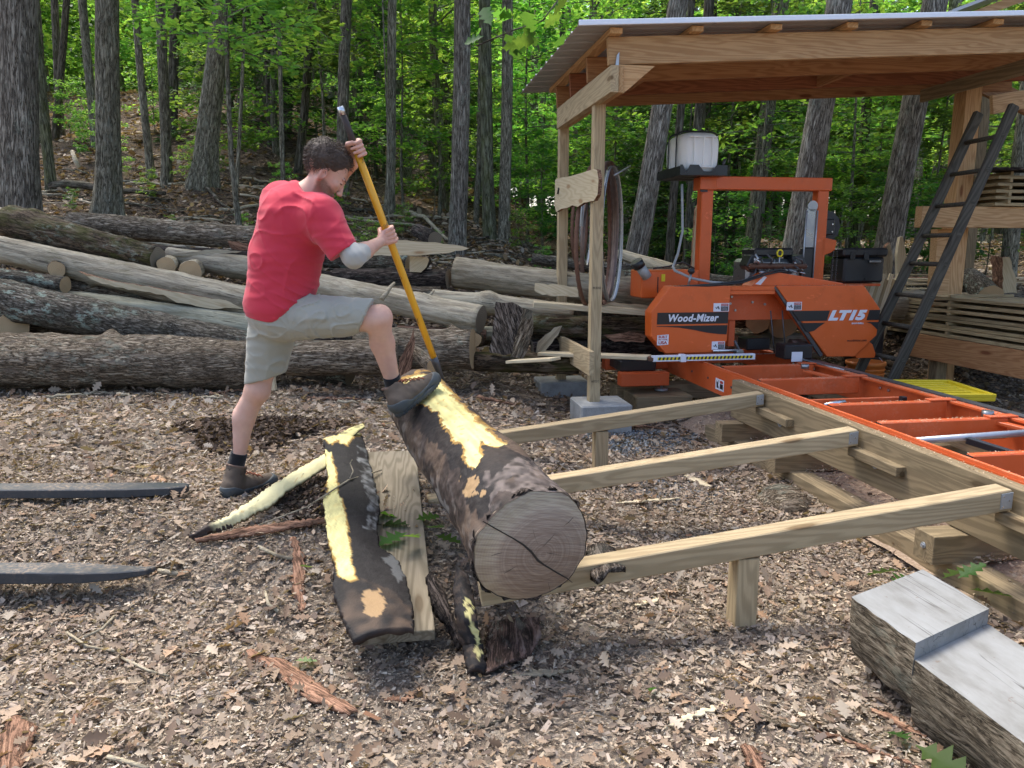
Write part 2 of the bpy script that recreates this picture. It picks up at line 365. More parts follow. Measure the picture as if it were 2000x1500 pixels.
def debark(name, c1, c2, streak=(0.12, 0.10, 0.075), moss=0.0, crack=.7):
    m = MT(name, 0.75, 0.25)
    a = m.noise(m.coord((1.4, 10, 10)), 1.6, 8, .75, .5); b = m.noise(m.coord((4, 80, 80)), 1.2, 5, .7)
    c = m.ramp(a, [(0.3, tuple(x * .6 for x in c1)), (0.44, c1), (0.55, c2), (0.72, tuple(min(1, x * 1.25) for x in c2))])
    c = m.mix(m.ramp(m.noise(m.coord((.9, 16, 16)), 1.6, 4, .7, .5), [(0.5, 0), (0.72, crack)]), c, streak)
    ck = m.ramp(m.noise(m.coord((1.3, 42, 42)), 1.5, 2, .5), [(0.66, 0), (0.7, 1)])
    c = m.mix(m.math('MULTIPLY', ck, .85), c, tuple(x * .3 for x in streak))
    kn = m.ramp(m.voro(m.coord((2.2, 5, 5)), 1.0), [(0.0, 1), (0.06, 1), (0.12, 0)]); c = m.mix(m.math('MULTIPLY', kn, .7), c, (0.08, 0.06, 0.045))
    if moss:
        mn = m.noise(m.coord((3, 7, 7)), 1.4, 6, .75); c = m.mix(m.math('MULTIPLY', m.ramp(mn, [(0.55, 0), (0.62, 1)]), moss), c, (0.10, 0.10, 0.03))
    c = m.mix(m.math('MULTIPLY', b, .35), c, tuple(x * .5 for x in c1))
    c = m.hsv(c, .5, 1.0, m.mrange(m.rnd(), 0, 1, .88, 1.12))
    m.col(c); m.bump(m.math('ADD', a, m.math('MULTIPLY', b, .5)), .8, .02); return m.m
DEB_PALE = debark('debarked_pale_log', (0.36, 0.30, 0.205), (0.52, 0.45, 0.32))
DEB_GREY = debark('weathered_grey_log', (0.31, 0.26, 0.18), (0.47, 0.41, 0.30), moss=.3)
DEB_GREEN = debark('green_grey_smooth_log', (0.29, 0.27, 0.185), (0.42, 0.40, 0.29), moss=.2, crack=.3)

def endgrain(name, c1, c2, rim, sc=55.0, radial=0.6):
    m = MT(name, 0.8, 0.2); tc = m.N('ShaderNodeTexCoord'); mp = m.N('ShaderNodeMapping'); m.l.new(tc.outputs['Object'], mp.inputs[0]); mp.inputs['Scale'].default_value = (0, 1, 1)
    v = mp.outputs[0]; nz = m.noise(v, 9, 3, .5, 0, 'Color')
    add = m.N('ShaderNodeVectorMath', operation='MULTIPLY_ADD'); m.l.new(nz, add.inputs[0]); add.inputs[1].default_value = (.02, .02, .02); m.l.new(v, add.inputs[2])
    ln = m.N('ShaderNodeVectorMath', operation='LENGTH'); m.l.new(add.outputs[0], ln.inputs[0])
    s = m.math('SINE', m.math('MULTIPLY', ln.outputs['Value'], sc * 6.28)); r = m.mrange(s, -1, 1)
    base = m.mix(m.math('MULTIPLY', r, .55), c1, c2)
    b = m.noise(v, 5, 4); base = m.mix(m.mrange(b, .4, .7, 0, .4), base, rim)
    saw = m.noise(m.coord((0, 12, 160)), 2, 3, .5); base = m.mix(m.math('MULTIPLY', saw, .35), base, tuple(x * .5 for x in c1))
    m.col(base); m.bump(saw, .3, .002); return m.m
END_PALE = endgrain('pale_cut_end', (0.52, 0.38, 0.22), (0.38, 0.25, 0.13), (0.28, 0.18, 0.10), 70)
END_GREY = endgrain('greyed_cut_end', (0.27, 0.23, 0.17), (0.18, 0.15, 0.11), (0.14, 0.11, 0.08))

def painted(name, c, rough=0.38, dust=0.25, dcol=(0.6, 0.42, 0.28)):
    m = MT(name, rough, 0.5); v = m.coord(); n = m.noise(v, 4, 5, .6); f = m.noise(v, 60, 4, .7)
    a = m.mix(n, tuple(x * .86 for x in c), tuple(min(1, x * 1.1) for x in c))
    d = m.math('MULTIPLY', m.mrange(n, .42, .72), m.mrange(f, .45, .65), clamp=True)
    geo = m.N('ShaderNodeNewGeometry'); sx = m.N('ShaderNodeSeparateXYZ'); m.l.new(geo.outputs['Normal'], sx.inputs[0])
    up = m.mrange(sx.outputs[2], .3, 1, .35, 1.6)
    scr = m.ramp(m.noise(m.coord((3, 40, 7)), 2.2, 3, .6, .8), [(0.66, 0), (0.70, .35)]); a = m.mix(scr, a, tuple(min(1, x * 1.5 + .05) for x in c)); gs = m.ramp(m.noise(v, 2.6, 6, .7), [(0.56, 0), (0.72, .45)]); a = m.mix(gs, a, tuple(x * .45 for x in c))
    m.col(m.mix(m.math('MULTIPLY', m.math('MULTIPLY', d, dust), up, clamp=True), a, dcol)); m.set('Roughness', m.mrange(n, .3, .7, rough - .08, rough + .2)); m.bump(f, .06, .002)
    return m.m
ORANGE = painted('orange_paint', (0.68, 0.118, 0.018), .36, .15)
ORANGE_D = painted('dusty_orange_bed_paint', (0.62, 0.105, 0.022), .45, .5)
BLACKPL = plain('black_plastic', (0.018, 0.019, 0.021), 0.35, .5)
BLACKST = plain('black_decal', (0.022, 0.021, 0.021), 0.4, .4, 0, .1)
WHITEST = plain('white_decal', (0.72, 0.74, 0.80), 0.4, .4, 0, .04)
REDST = plain('red_decal', (0.45, 0.05, 0.035), 0.4)
YELLOWST = plain('yellow_decal', (0.70, 0.58, 0.02), 0.45)
STEEL = plain('grey_steel', (0.32, 0.33, 0.34), 0.32, .5, .85)
GALV = plain('galvanised_steel', (0.42, 0.45, 0.48), 0.42, .5, .6, .2, 25)
DARKST = plain('dark_engine_metal', (0.085, 0.085, 0.09), 0.4, .5, .4)
CHROME = plain('bright_metal', (0.6, 0.62, 0.65), 0.2, .5, .95)
RUST = plain('rusty_steel', (0.14, 0.07, 0.045), 0.6, .4, .35, .5, 40)
RUST2 = plain('brown_blade_steel', (0.17, 0.12, 0.10), 0.4, .5, .7, .4, 20)
RUBBER = plain('black_rubber', (0.02, 0.021, 0.022), .6)
HOSE = plain('clear_grey_hose', (0.35, 0.37, 0.37), .3)
BUCKET = plain('orange_bucket_plastic', (0.72, 0.23, 0.05), .4, .4, 0, .08)
YELLOWPL = plain('yellow_lid_plastic', (0.58, 0.45, 0.02), .4, .4, 0, .1)
FORKMET = painted('black_painted_fork_steel', (0.03, 0.036, 0.043), .42, 1.1, (0.22, 0.16, 0.11))
def mat_tank():
    m = MT('white_tank_plastic', .4, .4); m.col((0.92, 0.95, 0.97)); m.set('Subsurface Weight', 0.0)
    m.set('Transmission Weight', 0.0); v = m.coord(); m.bump(m.noise(v, 8, 2), .15, .01); return m.m
TANK = mat_tank()
def mat_conc():
    m = MT('concrete', .9, .2); v = m.coord(); n = m.noise(v, 6, 8, .7); p = m.noise(v, 90, 3, .6)
    c = m.ramp(n, [(0.3, (0.25, 0.25, 0.235)), (0.55, (0.38, 0.38, 0.36)), (0.75, (0.46, 0.46, 0.44))]); c = m.mix(m.ramp(p, [(0.6, 0), (0.7, .5)]), c, (0.2, 0.2, 0.19)); m.col(c); m.bump(m.math('ADD', n, p), .4, .008); return m.m
CONC = mat_conc()
def mat_roof():
    m = MT('sheet_metal_roof', .35, .5, .3); v = m.coord(); n = m.noise(v, 5, 4); m.col(m.mix(n, (0.33, 0.32, 0.32), (0.45, 0.44, 0.44))); return m.m
ROOF = mat_roof(); TRIM = plain('white_metal_trim', (0.75, 0.8, 0.88), .35, .4, 0, .05)
def mat_vc(name, rough=.85, transl=0.0, hv=0.0, spec=.2, bumps=0, bscale=60):
    m = MT(name, rough, spec); a = m.N('ShaderNodeVertexColor', layer_name='Col'); c = a.outputs[0]
    if hv: c = m.hsv(c, m.mrange(m.rnd(), 0, 1, .5 - hv * .35, .5 + hv * .3), 1.0, m.mrange(m.math('FRACT', m.math('MULTIPLY', m.rnd(), 7.3)), 0, 1, 1 - hv * 4, 1 + hv * 5))
    m.col(c)
    if bumps:
        v = m.coord(rnd=False); m.bump(m.noise(v, bscale, 6, .7), bumps, .006)
    if transl:
        tr = m.N('ShaderNodeBsdfTranslucent'); cc = m.mix(1.0, c, (1.9, 1.75, .75), 'MULTIPLY'); m.l.new(cc, tr.inputs[0])
        mx = m.N('ShaderNodeMixShader'); mx.inputs[0].default_value = transl; m.l.new(m.b.outputs[0], mx.inputs[1]); m.l.new(tr.outputs[0], mx.inputs[2])
        m.l.new(mx.outputs[0], m.n['Material Output'].inputs[0])
    return m.m
LEAFM = mat_vc('green_leaf', .5, .6, .09, .3)
HEML = mat_vc('hemlock_needles', .6, .25, .05, .25)
LITTER = mat_vc('dry_leaf_litter', .85, .12)
PAINTV = mat_vc('inner_bark_and_wood', .68, 0, 0, .22, .8, 38)
SKINM = None
def mat_skin():
    m = MT('skin', .5, .35); a = m.N('ShaderNodeVertexColor', layer_name='Col'); v = m.coord(rnd=False)
    n = m.noise(v, 14, 4); c = m.mix(m.mrange(n, .35, .7, 0, .35), a.outputs[0], (0.55, 0.27, 0.20)); m.col(c)
    m.set('Subsurface Weight', .12); m.b.inputs['Subsurface Radius'].default_value = (.02, .008, .005); m.b.inputs['Subsurface Scale'].default_value = .5
    m.bump(m.noise(v, 160, 3), .08, .002); return m.m
SKIN = mat_skin()
def mat_cloth(name, c, rough=.9, wr=.5, dark=None):
    m = MT(name, rough, .1); v = m.coord((1, 1, 1), rnd=False); n = m.noise(v, 3, 4, .6, .5); f = m.noise(v, 420, 2)
    cc = m.mix(m.mrange(n, .35, .7, 0, .3), c, tuple(x * .82 for x in c)); m.col(m.mix(m.math('MULTIPLY', f, .12), cc, tuple(x * .5 for x in c)))
    w = m.N('ShaderNodeTexWave', wave_type='BANDS', bands_direction='Z'); 
    wv = m.coord((1, 1, 1.6), rnd=False); m.l.new(wv, w.inputs[0]); w.inputs['Scale'].default_value = 3.5; w.inputs['Distortion'].default_value = 9; w.inputs['Detail'].default_value = 2.5; w.inputs['Detail Scale'].default_value = .9
    m.bump(m.math('ADD', m.math('MULTIPLY', w.outputs[0], .8), m.math('MULTIPLY', f, .03)), wr, .012)
    m.set('Sheen Weight', .2); return m.m
SHIRTM = mat_cloth('red_cotton', (0.56, 0.045, 0.072), .9, .32)
SHORTM = mat_cloth('grey_shorts_cloth', (0.36, 0.355, 0.30), .8, .28)
SOCKM = mat_cloth('black_sock_knit', (0.018, 0.018, 0.02), .95, .3)
BOOTM = plain('brown_grey_boot_leather', (0.10, 0.075, 0.055), .75, .25, 0, .55, 14, .6)
BOOTG = plain('grey_boot_rubber', (0.07, 0.078, 0.08), .6, .3, 0, .25, 25, .3)
SOLEM = plain('boot_sole_rubber', (0.045, 0.05, 0.05), .7)
BANDM = mat_cloth('white_elbow_wrap', (0.42, 0.41, 0.37), .9, .25)
HAIRM = plain('dark_brown_hair', (0.075, 0.050, 0.036), .5, .4, 0, .5, 60, .5)
POLEM = MT('yellow_pole_paint', .35, .5)
_v = POLEM.coord(rnd=False); _n = POLEM.noise(_v, 8, 6, .7); POLEM.col(POLEM.mix(POLEM.ramp(_n, [(0.58, 0), (0.64, .8)]), (0.72, 0.36, 0.02), (0.22, 0.10, 0.03))); POLEM = POLEM.m
def mat_ground():
    m = MT('leaf_strewn_ground', .95, .1); v = m.coord(which='Object', rnd=False)
    n1 = m.noise(v, 1.1, 5, .6); n2 = m.noise(v, 22, 5, .7); n3 = m.noise(v, 110, 3, .7); vo = m.voro(v, 38, 'F1', out='Color'); vd = m.voro(v, 38, 'F1')
    sep = m.N('ShaderNodeSeparateColor'); m.l.new(vo, sep.inputs[0])
    c = m.ramp(sep.outputs[0], [(0.0, (0.13, 0.10, 0.08)), (0.35, (0.23, 0.185, 0.145)), (0.7, (0.32, 0.26, 0.205)), (1.0, (0.44, 0.375, 0.305))])
    saw = m.ramp(n3, [(0.47, (0.20, 0.155, 0.12)), (0.6, (0.52, 0.43, 0.32))])
    c = m.mix(m.mrange(n1, .46, .62, 0.1, .75), c, saw)
    c = m.mix(m.ramp(n2, [(0.34, .45), (0.46, 0)]), c, (0.055, 0.042, 0.034))
    g = m.N('ShaderNodeNewGeometry'); sx = m.N('ShaderNodeSeparateXYZ'); m.l.new(g.outputs['Position'], sx.inputs[0])
    mould = m.ramp(sep.outputs[0], [(0.0, (0.035, 0.024, 0.017)), (0.5, (0.09, 0.063, 0.044)), (1.0, (0.19, 0.14, 0.10))]); c = m.mix(m.math('MULTIPLY', m.mrange(m.math('ADD', sx.outputs[1], n1), 7.6, 9.6), .92), c, mould)   # no sawdust on the bank, only leaf mould
    m.col(c); m.bump(m.math('ADD', m.math('ADD', n2, n3), vd), .9, .03); return m.m
GROUNDM = mat_ground()
# ------------------------------------------------------------------ ground
def axis(lo, hi, f0, f1, fine, coarse):
    a = [];  x = lo
    while x < hi:
        a.append(x)
        d = max(f0 - x, x - f1, 0); x += fine + min(coarse, d * 0.06)
    a.append(hi); return np.array(a)
gx = axis(-140, 140, -4, 4.5, 0.035, 6); gy = axis(-25, 190, 1.2, 7.6, 0.035, 6)
GX, GY = np.meshgrid(gx, gy); Z = GZ(GX, GY)
Z = Z + (vnoise(GX, GY, 0.09, 5) * 0.022 + vnoise(GX, GY, 0.05, 6) * 0.012)
nx, ny = len(gx), len(gy); ii = np.arange(nx * ny).reshape(ny, nx)
Fq = np.stack([ii[:-1, :-1], ii[:-1, 1:], ii[1:, 1:], ii[1:, :-1]], -1).reshape(-1, 4)
ground = mk('ground', mesh_np('ground', np.stack([GX.ravel(), GY.ravel(), Z.ravel()], -1), Fq, smooth=True), GROUNDM, kind='structure')

rs = np.random.RandomState(11)
# dry oak leaf, lobed, with a curled blade
def leaf_template(lobes, curl):
    up = lobes; n = len(up); V = [(x, 0, 0) for x, y in up]; V += [(x, y, curl * abs(y)) for x, y in up] + [(x, -y, curl * abs(y)) for x, y in up]
    F = []
    for i in range(n - 1):
        F += [(i, i + 1, n + i + 1), (i, n + i + 1, n + i), (i + 1, i, 2 * n + i), (i + 1, 2 * n + i, 2 * n + i + 1)]
    return V, F
OAKL = leaf_template([(0, .01), (.16, .07), (.25, .22), (.36, .09), (.48, .31), (.6, .11), (.72, .25), (.84, .12), (1, .02)], .5)
CHIPV = [(-.5, -.22, 0), (.5, -.3, .02), (.4, .26, .1), (-.45, .2, .04)]; CHIPF = [(0, 1, 2), (0, 2, 3)]
FLAKE = ([(0, 0, 0), (.3, .22, .10), (.35, -.05, 0), (.62, .3, .12), (.7, .02, -.02), (1, .1, .08), (.85, -.22, .1), (.45, -.3, .12), (.2, -.18, .08)], [(0, 2, 1), (1, 2, 3), (2, 4, 3), (3, 4, 5), (4, 6, 5), (2, 7, 4), (4, 7, 6), (0, 8, 2), (2, 8, 7)])
def scatter(n, y0, y1, rs, wide=0.72, extra=0.5):
    u = rs.rand(n); Y = np.sqrt(y0 * y0 + u * (y1 * y1 - y0 * y0)); X = (rs.rand(n) * 2 - 1) * (Y * wide + extra); return X, Y
lc = np.array([(0.27, 0.21, 0.165), (0.37, 0.305, 0.25), (0.19, 0.14, 0.11), (0.40, 0.34, 0.28), (0.13, 0.095, 0.075), (0.31, 0.22, 0.16), (0.35, 0.315, 0.28), (0.25, 0.165, 0.115)])
def litter(name, n, y0, y1, s0, s1, tilt, bright=1.0, tm=OAKL, soft=0.0, thin=(.7, .6)):
    X, Y = scatter(n, y0, y1, rs); keep = vnoise(X, Y, 0.5, 8) + rs.rand(n) * .8 > -0.05; X, Y = X[keep], Y[keep]; n = len(X)
    ti = np.abs(rs.randn(n)) * tilt; sc = s0 + (s1 - s0) * rs.rand(n) ** 1.5
    pos = np.stack([X, Y, GZ(X, Y) + .004 + rs.rand(n) * .018 + ti * sc * .25], -1)
    col = np.array([.95, .90, .815]) * lc[rs.choice(len(lc), n, p=[.2, .16, .16, .08, .13, .12, .1, .05])] * (.75 + .5 * rs.rand(n))[:, None] * bright
    col = col * (1 - soft) + np.array([.30, .242, .183]) * soft; col = col * (1.12 + .55 * vnoise(X, Y, .7, 31))[:, None]
    sc3 = np.stack([sc, sc * (thin[0] + thin[1] * rs.rand(n)), sc * rs.uniform(-.6, 1.2, n)], -1)
    o = mk(name, batch(name, *tm, pos, rotm(rs.rand(n) * 2 * PI, ti, rs.rand(n) * 2 * PI), sc3, col), LITTER, kind='stuff'); return o
litter('dry_leaves', 5000, 1.3, 4.6, .03, .085, .5)
litter('broken_leaves', 52000, 1.3, 4.6, .006, .036, .7, 1.0, FLAKE, .45, (.25, .75))
litter('dry_leaves', 9000, 4.6, 9.5, .05, .11, .5)
litter('broken_leaves', 34000, 4.6, 9.5, .015, .06, .6, 1.0, FLAKE, .35, (.3, .75))
litter('dry_leaves', 26000, 8.0, 15, .05, .13, .5, .85, FLAKE)
litter('dry_leaves', 26000, 15, 32, .10, .2, .4, .8, FLAKE)
def chips(n, y0, y1, s0, s1, cols, name='wood_chips', mask=None, lift=.012):
    X, Y = scatter(n, y0, y1, rs)
    keep = (vnoise(X, Y, .8, 9) + rs.rand(n) * .9) > .1
    if mask is not None: keep &= mask(X, Y)
    X, Y = X[keep], Y[keep]; n = len(X); ti = np.abs(rs.randn(n)) * .5; sc = s0 + (s1 - s0) * rs.rand(n) ** 2
    pos = np.stack([X, Y, GZ(X, Y) + rs.rand(n) * lift + .006], -1); cols = np.array(cols)
    col = cols[rs.randint(0, len(cols), n)] * (.7 + .6 * rs.rand(n))[:, None]
    sc3 = np.stack([sc, sc * (.4 + .7 * rs.rand(n)), sc], -1)
    return mk(name, batch(name, CHIPV, CHIPF, pos, rotm(rs.rand(n) * 6.28, ti, rs.rand(n) * 6.28), sc3, col), LITTER, kind='stuff')
tan = [(0.46, 0.38, 0.285), (0.54, 0.47, 0.38), (0.37, 0.30, 0.225), (0.45, 0.40, 0.335)]
brn = [(0.22, 0.17, 0.13), (0.29, 0.23, 0.18), (0.14, 0.105, 0.085), (0.36, 0.29, 0.235)]
chips(60000, 1.3, 4.6, .005, .024, tan + brn[:2], 'wood_chips')
chips(42000, 1.3, 4.8, .012, .05, brn, 'bark_crumbs')
chips(30000, 4.6, 9, .02, .06, tan[:2] + brn * 2, 'wood_chips')
chips(60000, 1.3, 3.8, .003, .013, tan, 'sawdust_flakes', lambda X, Y: (vnoise(X, Y, 1.3, 12) > .02))
chips(500, 1.3, 6.5, .03, .07, brn + [(0.28, 0.15, 0.09), (0.2, 0.11, 0.07)], 'bark_bits', None, .02)
# dark dug soil by the standing boot
def clods(cxy, n, r, s0, s1, cols, name, h=.05):
    a = rs.rand(n) * 6.28; q = np.sqrt(rs.rand(n)) * r * (1 + .3 * np.sin(3 * a)); X = cxy[0] + np.cos(a) * q * 1.3; Y = cxy[1] + np.sin(a) * q
    pos = np.stack([X, Y, GZ(X, Y) + .01 + h * rs.rand(n) * (1 - q / r / 1.35)], -1); sc = s0 + (s1 - s0) * rs.rand(n); cols = np.array(cols)
    return mk(name, batch(name, CHIPV, CHIPF, pos, rotm(rs.rand(n) * 6.28, rs.rand(n) * 1.3, rs.rand(n) * 6.28), sc, cols[rs.randint(0, len(cols), n)] * (.6 + .7 * rs.rand(n))[:, None]), LITTER, kind='stuff')
p = PZ(500, 850, .2); clods((p.x, p.y), 5000, .42, .012, .045, [(0.05, 0.034, 0.026), (0.09, 0.062, 0.046), (0.14, 0.10, 0.072)], 'dug_soil', .09)
p = PZ(640, 1010, .1); clods((p.x, p.y), 3500, .3, .01, .04, [(0.04, 0.03, 0.022), (0.09, 0.06, 0.045)], 'dug_soil', .03)
p = PZ(1240, 860, 0); clods((p.x, p.y), 2600, .42, .012, .03, [(0.2, 0.22, 0.24), (0.28, 0.3, 0.32), (0.13, 0.14, 0.15)], 'grey_gravel', .015)
p = PZ(1330, 960, 0); clods((p.x, p.y), 800, .3, .01, .022, [(0.2, 0.22, 0.24), (0.13, 0.14, 0.15)], 'grey_gravel', .012)

# ------------------------------------------------------------------ foliage meshes (shared)
KITE = ([(0, 0, 0), (.28, .30, .05), (.42, .17, .02), (.62, .34, .05), (1, 0, -.04), (.62, -.34, .05), (.42, -.17, .02), (.28, -.30, .05)], [(0, 2, 1), (0, 4, 2), (2, 4, 3), (0, 7, 6), (0, 6, 4), (6, 5, 4)])
KITE2 = ([(0, 0, 0), (.5, .3, .06), (1, 0, -.03), (.5, -.3, .06)], [(0, 2, 1), (0, 3, 2)])
def greens(n, rs, k=0):
    base = np.array([[(0.10, 0.215, 0.04), (0.075, 0.18, 0.04), (0.14, 0.25, 0.05), (0.06, 0.145, 0.04)], [(0.035, 0.085, 0.03), (0.045, 0.105, 0.035), (0.025, 0.065, 0.025), (0.055, 0.12, 0.035)]][k])
    base = base * (np.array([1.25, 1.2, 1.6]) if k == 0 else 1.4)
    return base[rs.randint(0, 4, n)] * (.75 + .5 * rs.rand(n))[:, None]
def crown_layers(name, rad, h0, h1, nb, per, ls, seed, droop=.1, tmpl=KITE, k=0, power=1.0):
    """fans of leaves along spreading branches"""
    rs = np.random.RandomState(seed); pos = []; yaw = []; br = []
    for b in range(nb):
        t = (b + rs.rand()) / nb; h = h0 + (h1 - h0) * t; az = rs.rand() * 6.28; L = rad * (1.0 - .55 * abs(t - .35) ** power) * (.55 + .45 * rs.rand())
        rise = rs.uniform(-.05, .28) * L; m = int(per * (.6 + .8 * rs.rand()))
        s = rs.rand(m) ** .6; side = (rs.rand(m) * 2 - 1) * .36 * L * np.sin(np.clip(s * 1.08, 0, 1) * PI) ** .7
        x = np.cos(az) * s * L - np.sin(az) * side; y = np.sin(az) * s * L + np.cos(az) * side
        z = h + rise * s - droop * L * s * s - np.abs(side) * .15 + rs.randn(m) * .045 * rad ** .5
        pos.append(np.stack([x, y, z], -1)); yaw.append(az + np.sign(side) * rs.uniform(.3, 1.3, m)); br.append((az, L, h, rise))
    pos = np.concatenate(pos); yaw = np.concatenate(yaw); n = len(pos); ti = np.abs(rs.randn(n)) * .38 + .1
    me = batch(name, *tmpl, pos, rotm(yaw, ti, rs.rand(n) * 6.28), ls * (.6 + .7 * rs.rand(n)), greens(n, rs, k)); me.materials.append(LEAFM if k == 0 else HEML)
    return me, br
def twigs(br, r=.012, droop=.1):
    L_ = []
    for az, L, h, rise in br:
        pts = [Vector((math.cos(az) * s * L, math.sin(az) * s * L, h + rise * s - droop * L * s * s - .03)) for s in (0, .35, .7, .95)]
        L_.append(tube_data(pts, [r * L, r * .8 * L, r * .5 * L, r * .2 * L], 4, False))
    return join_data(L_)
def crown_mass(name, rad, h0, h1, n, ls, seed, k=0):
    rs = np.random.RandomState(seed); nc = 46; cz = h0 + (h1 - h0) * rs.rand(nc); ang = rs.rand(nc) * 6.28; rr = rad * np.sqrt(rs.rand(nc)) * np.sqrt(np.clip(1 - ((cz - h0) / (h1 - h0) - .45) ** 2 * 2.2, .1, 1))
    c = np.stack([np.cos(ang) * rr, np.sin(ang) * rr, cz], -1); w = rs.randint(0, nc, n); d = rs.randn(n, 3) * np.array([1, 1, .42]) * rad * .2
    ti = np.abs(rs.randn(n)) * .5; col = greens(n, rs, k) * (.7 + .6 * rs.rand(nc))[w][:, None]
    me = batch(name, *KITE2, c[w] + d, rotm(rs.rand(n) * 6.28, ti, rs.rand(n) * 6.28), ls * (.6 + .7 * rs.rand(n)), col); me.materials.append(LEAFM if k == 0 else HEML); return me
def hemlock_mesh(seed, H=8.0, R=2.4):
    rs = np.random.RandomState(seed); pos = []; yaw = []; br = []
    for b in range(58):
        t = (b + rs.rand()) / 58; h = .4 + (H - .4) * t; az = rs.rand() * 6.28; L = R * (1.05 - t) * (.6 + .5 * rs.rand()) + .15
        m = int(70 * L) + 12; s = rs.rand(m) ** .75; side = (rs.rand(m) * 2 - 1) * .3 * L * (1.05 - s)
        pos.append(np.stack([np.cos(az) * s * L - np.sin(az) * side, np.sin(az) * s * L + np.cos(az) * side, h - .32 * L * s * s + .06 * L - np.abs(side) * .35 + rs.randn(m) * .02], -1)); yaw.append(az + np.sign(side) * rs.uniform(.3, 1.0, m)); br.append((az, L, h, .06 * L))
    pos = np.concatenate(pos); n = len(pos); ti = np.abs(rs.randn(n)) * .3 + .12
    sc = .26 * (.6 + .6 * rs.rand(n)); me = batch('crown', *KITE2, pos, rotm(np.concatenate(yaw), ti, rs.rand(n) * 6.28), np.stack([sc, sc * .42, sc], -1), greens(n, rs, 1)); me.materials.append(HEML); return me, br

def trunk_mesh(name, H, r0, seed, mat, flare=.5, lean=(0, 0), n=14, nr=None, top=.35, wob=.02):
    """trunk in a frame whose local X runs up; extra lobed root flare at the foot"""
    rs = random.Random(seed); nr = nr or max(8, int(H / .4)); V = []; F = []; ph = [rs.random() * 6.28 for _ in range(4)]; lob = rs.choice([4, 5, 6])
    for i in range(nr + 1):
        t = i / nr; t = t ** 1.6; x = t * H - .5; r = r0 * (1 - (1 - top) * t)
        fl = math.exp(-max(x, 0) / (r0 * 2.2)) * flare
        oy = wob * math.sin(x * .9 + ph[0]) * min(1, x) + lean[0] * x * x; oz = wob * math.sin(x * .7 + ph[1]) * min(1, x) + lean[1] * x * x
        for k in range(n):
            th = 2 * PI * k / n; rr = r * (1 + fl * (1 + .55 * math.sin(lob * th + ph[2])) + .05 * math.sin(3 * th + x * 1.3 + ph[3]) + .04 * mnoise.noise((x * 2, math.cos(th) * 2, math.sin(th) * 2 + seed)))
            V.append((x, oy + rr * math.cos(th), oz + rr * math.sin(th)))
    for i in range(nr):
        for k in range(n): F.append([i * n + k, i * n + (k + 1) % n, (i + 1) * n + (k + 1) % n, (i + 1) * n + k])
    me = mesh_np(name, np.array(V), F, smooth=True); me.materials.append(mat); return me

# ------------------------------------------------------------------ the trees one can tell apart
canopy, cbr = crown_layers('crown', 3.8, 9.0, 14.5, 26, 90, .24, 5, .12, KITE2)
limbV, limbF = twigs(cbr, .018, .12); limb_me = mesh_np('limbs', np.array(limbV), limbF, smooth=True); limb_me.materials.append(BARK_TREE)
def big_tree(i, pxb, Y, pyt, pxt, wpx, mat, label, flare=.35, H=13, name='forest_tree', crown=True, stub=False):
    """pxb: where the stem meets the ground, (pxt,pyt): a point higher on its centre line, wpx: its width in the photo"""
    r = ray(pxb, 480); X = r.x / r.y * Y; zb = gz(X, Y); b = Vector((X, Y, zb))
    t = P(pxt, pyt, Y); d = (t - b); d = d.normalized(); rad = wpx / 2 * dep((X, Y, 1.5)) / FPX
    root = thing(name, label, 'tree', b)
    m, _ = frame(b, b + d, (0, 1, 0)); me = trunk_mesh('trunk', H, rad, 40 + i, mat, flare, n=28 if wpx > 28 else 14, nr=60 if wpx > 28 else 26, top=.5)
    mk('trunk', me, None, m, root)
    if crown:
        cm = Matrix.Translation(b + d * 0.5) @ Matrix.Rotation(i * 1.3, 4, 'Z'); mk('crown', canopy, None, cm, root); mk('limbs', limb_me, None, cm, root)
    return root
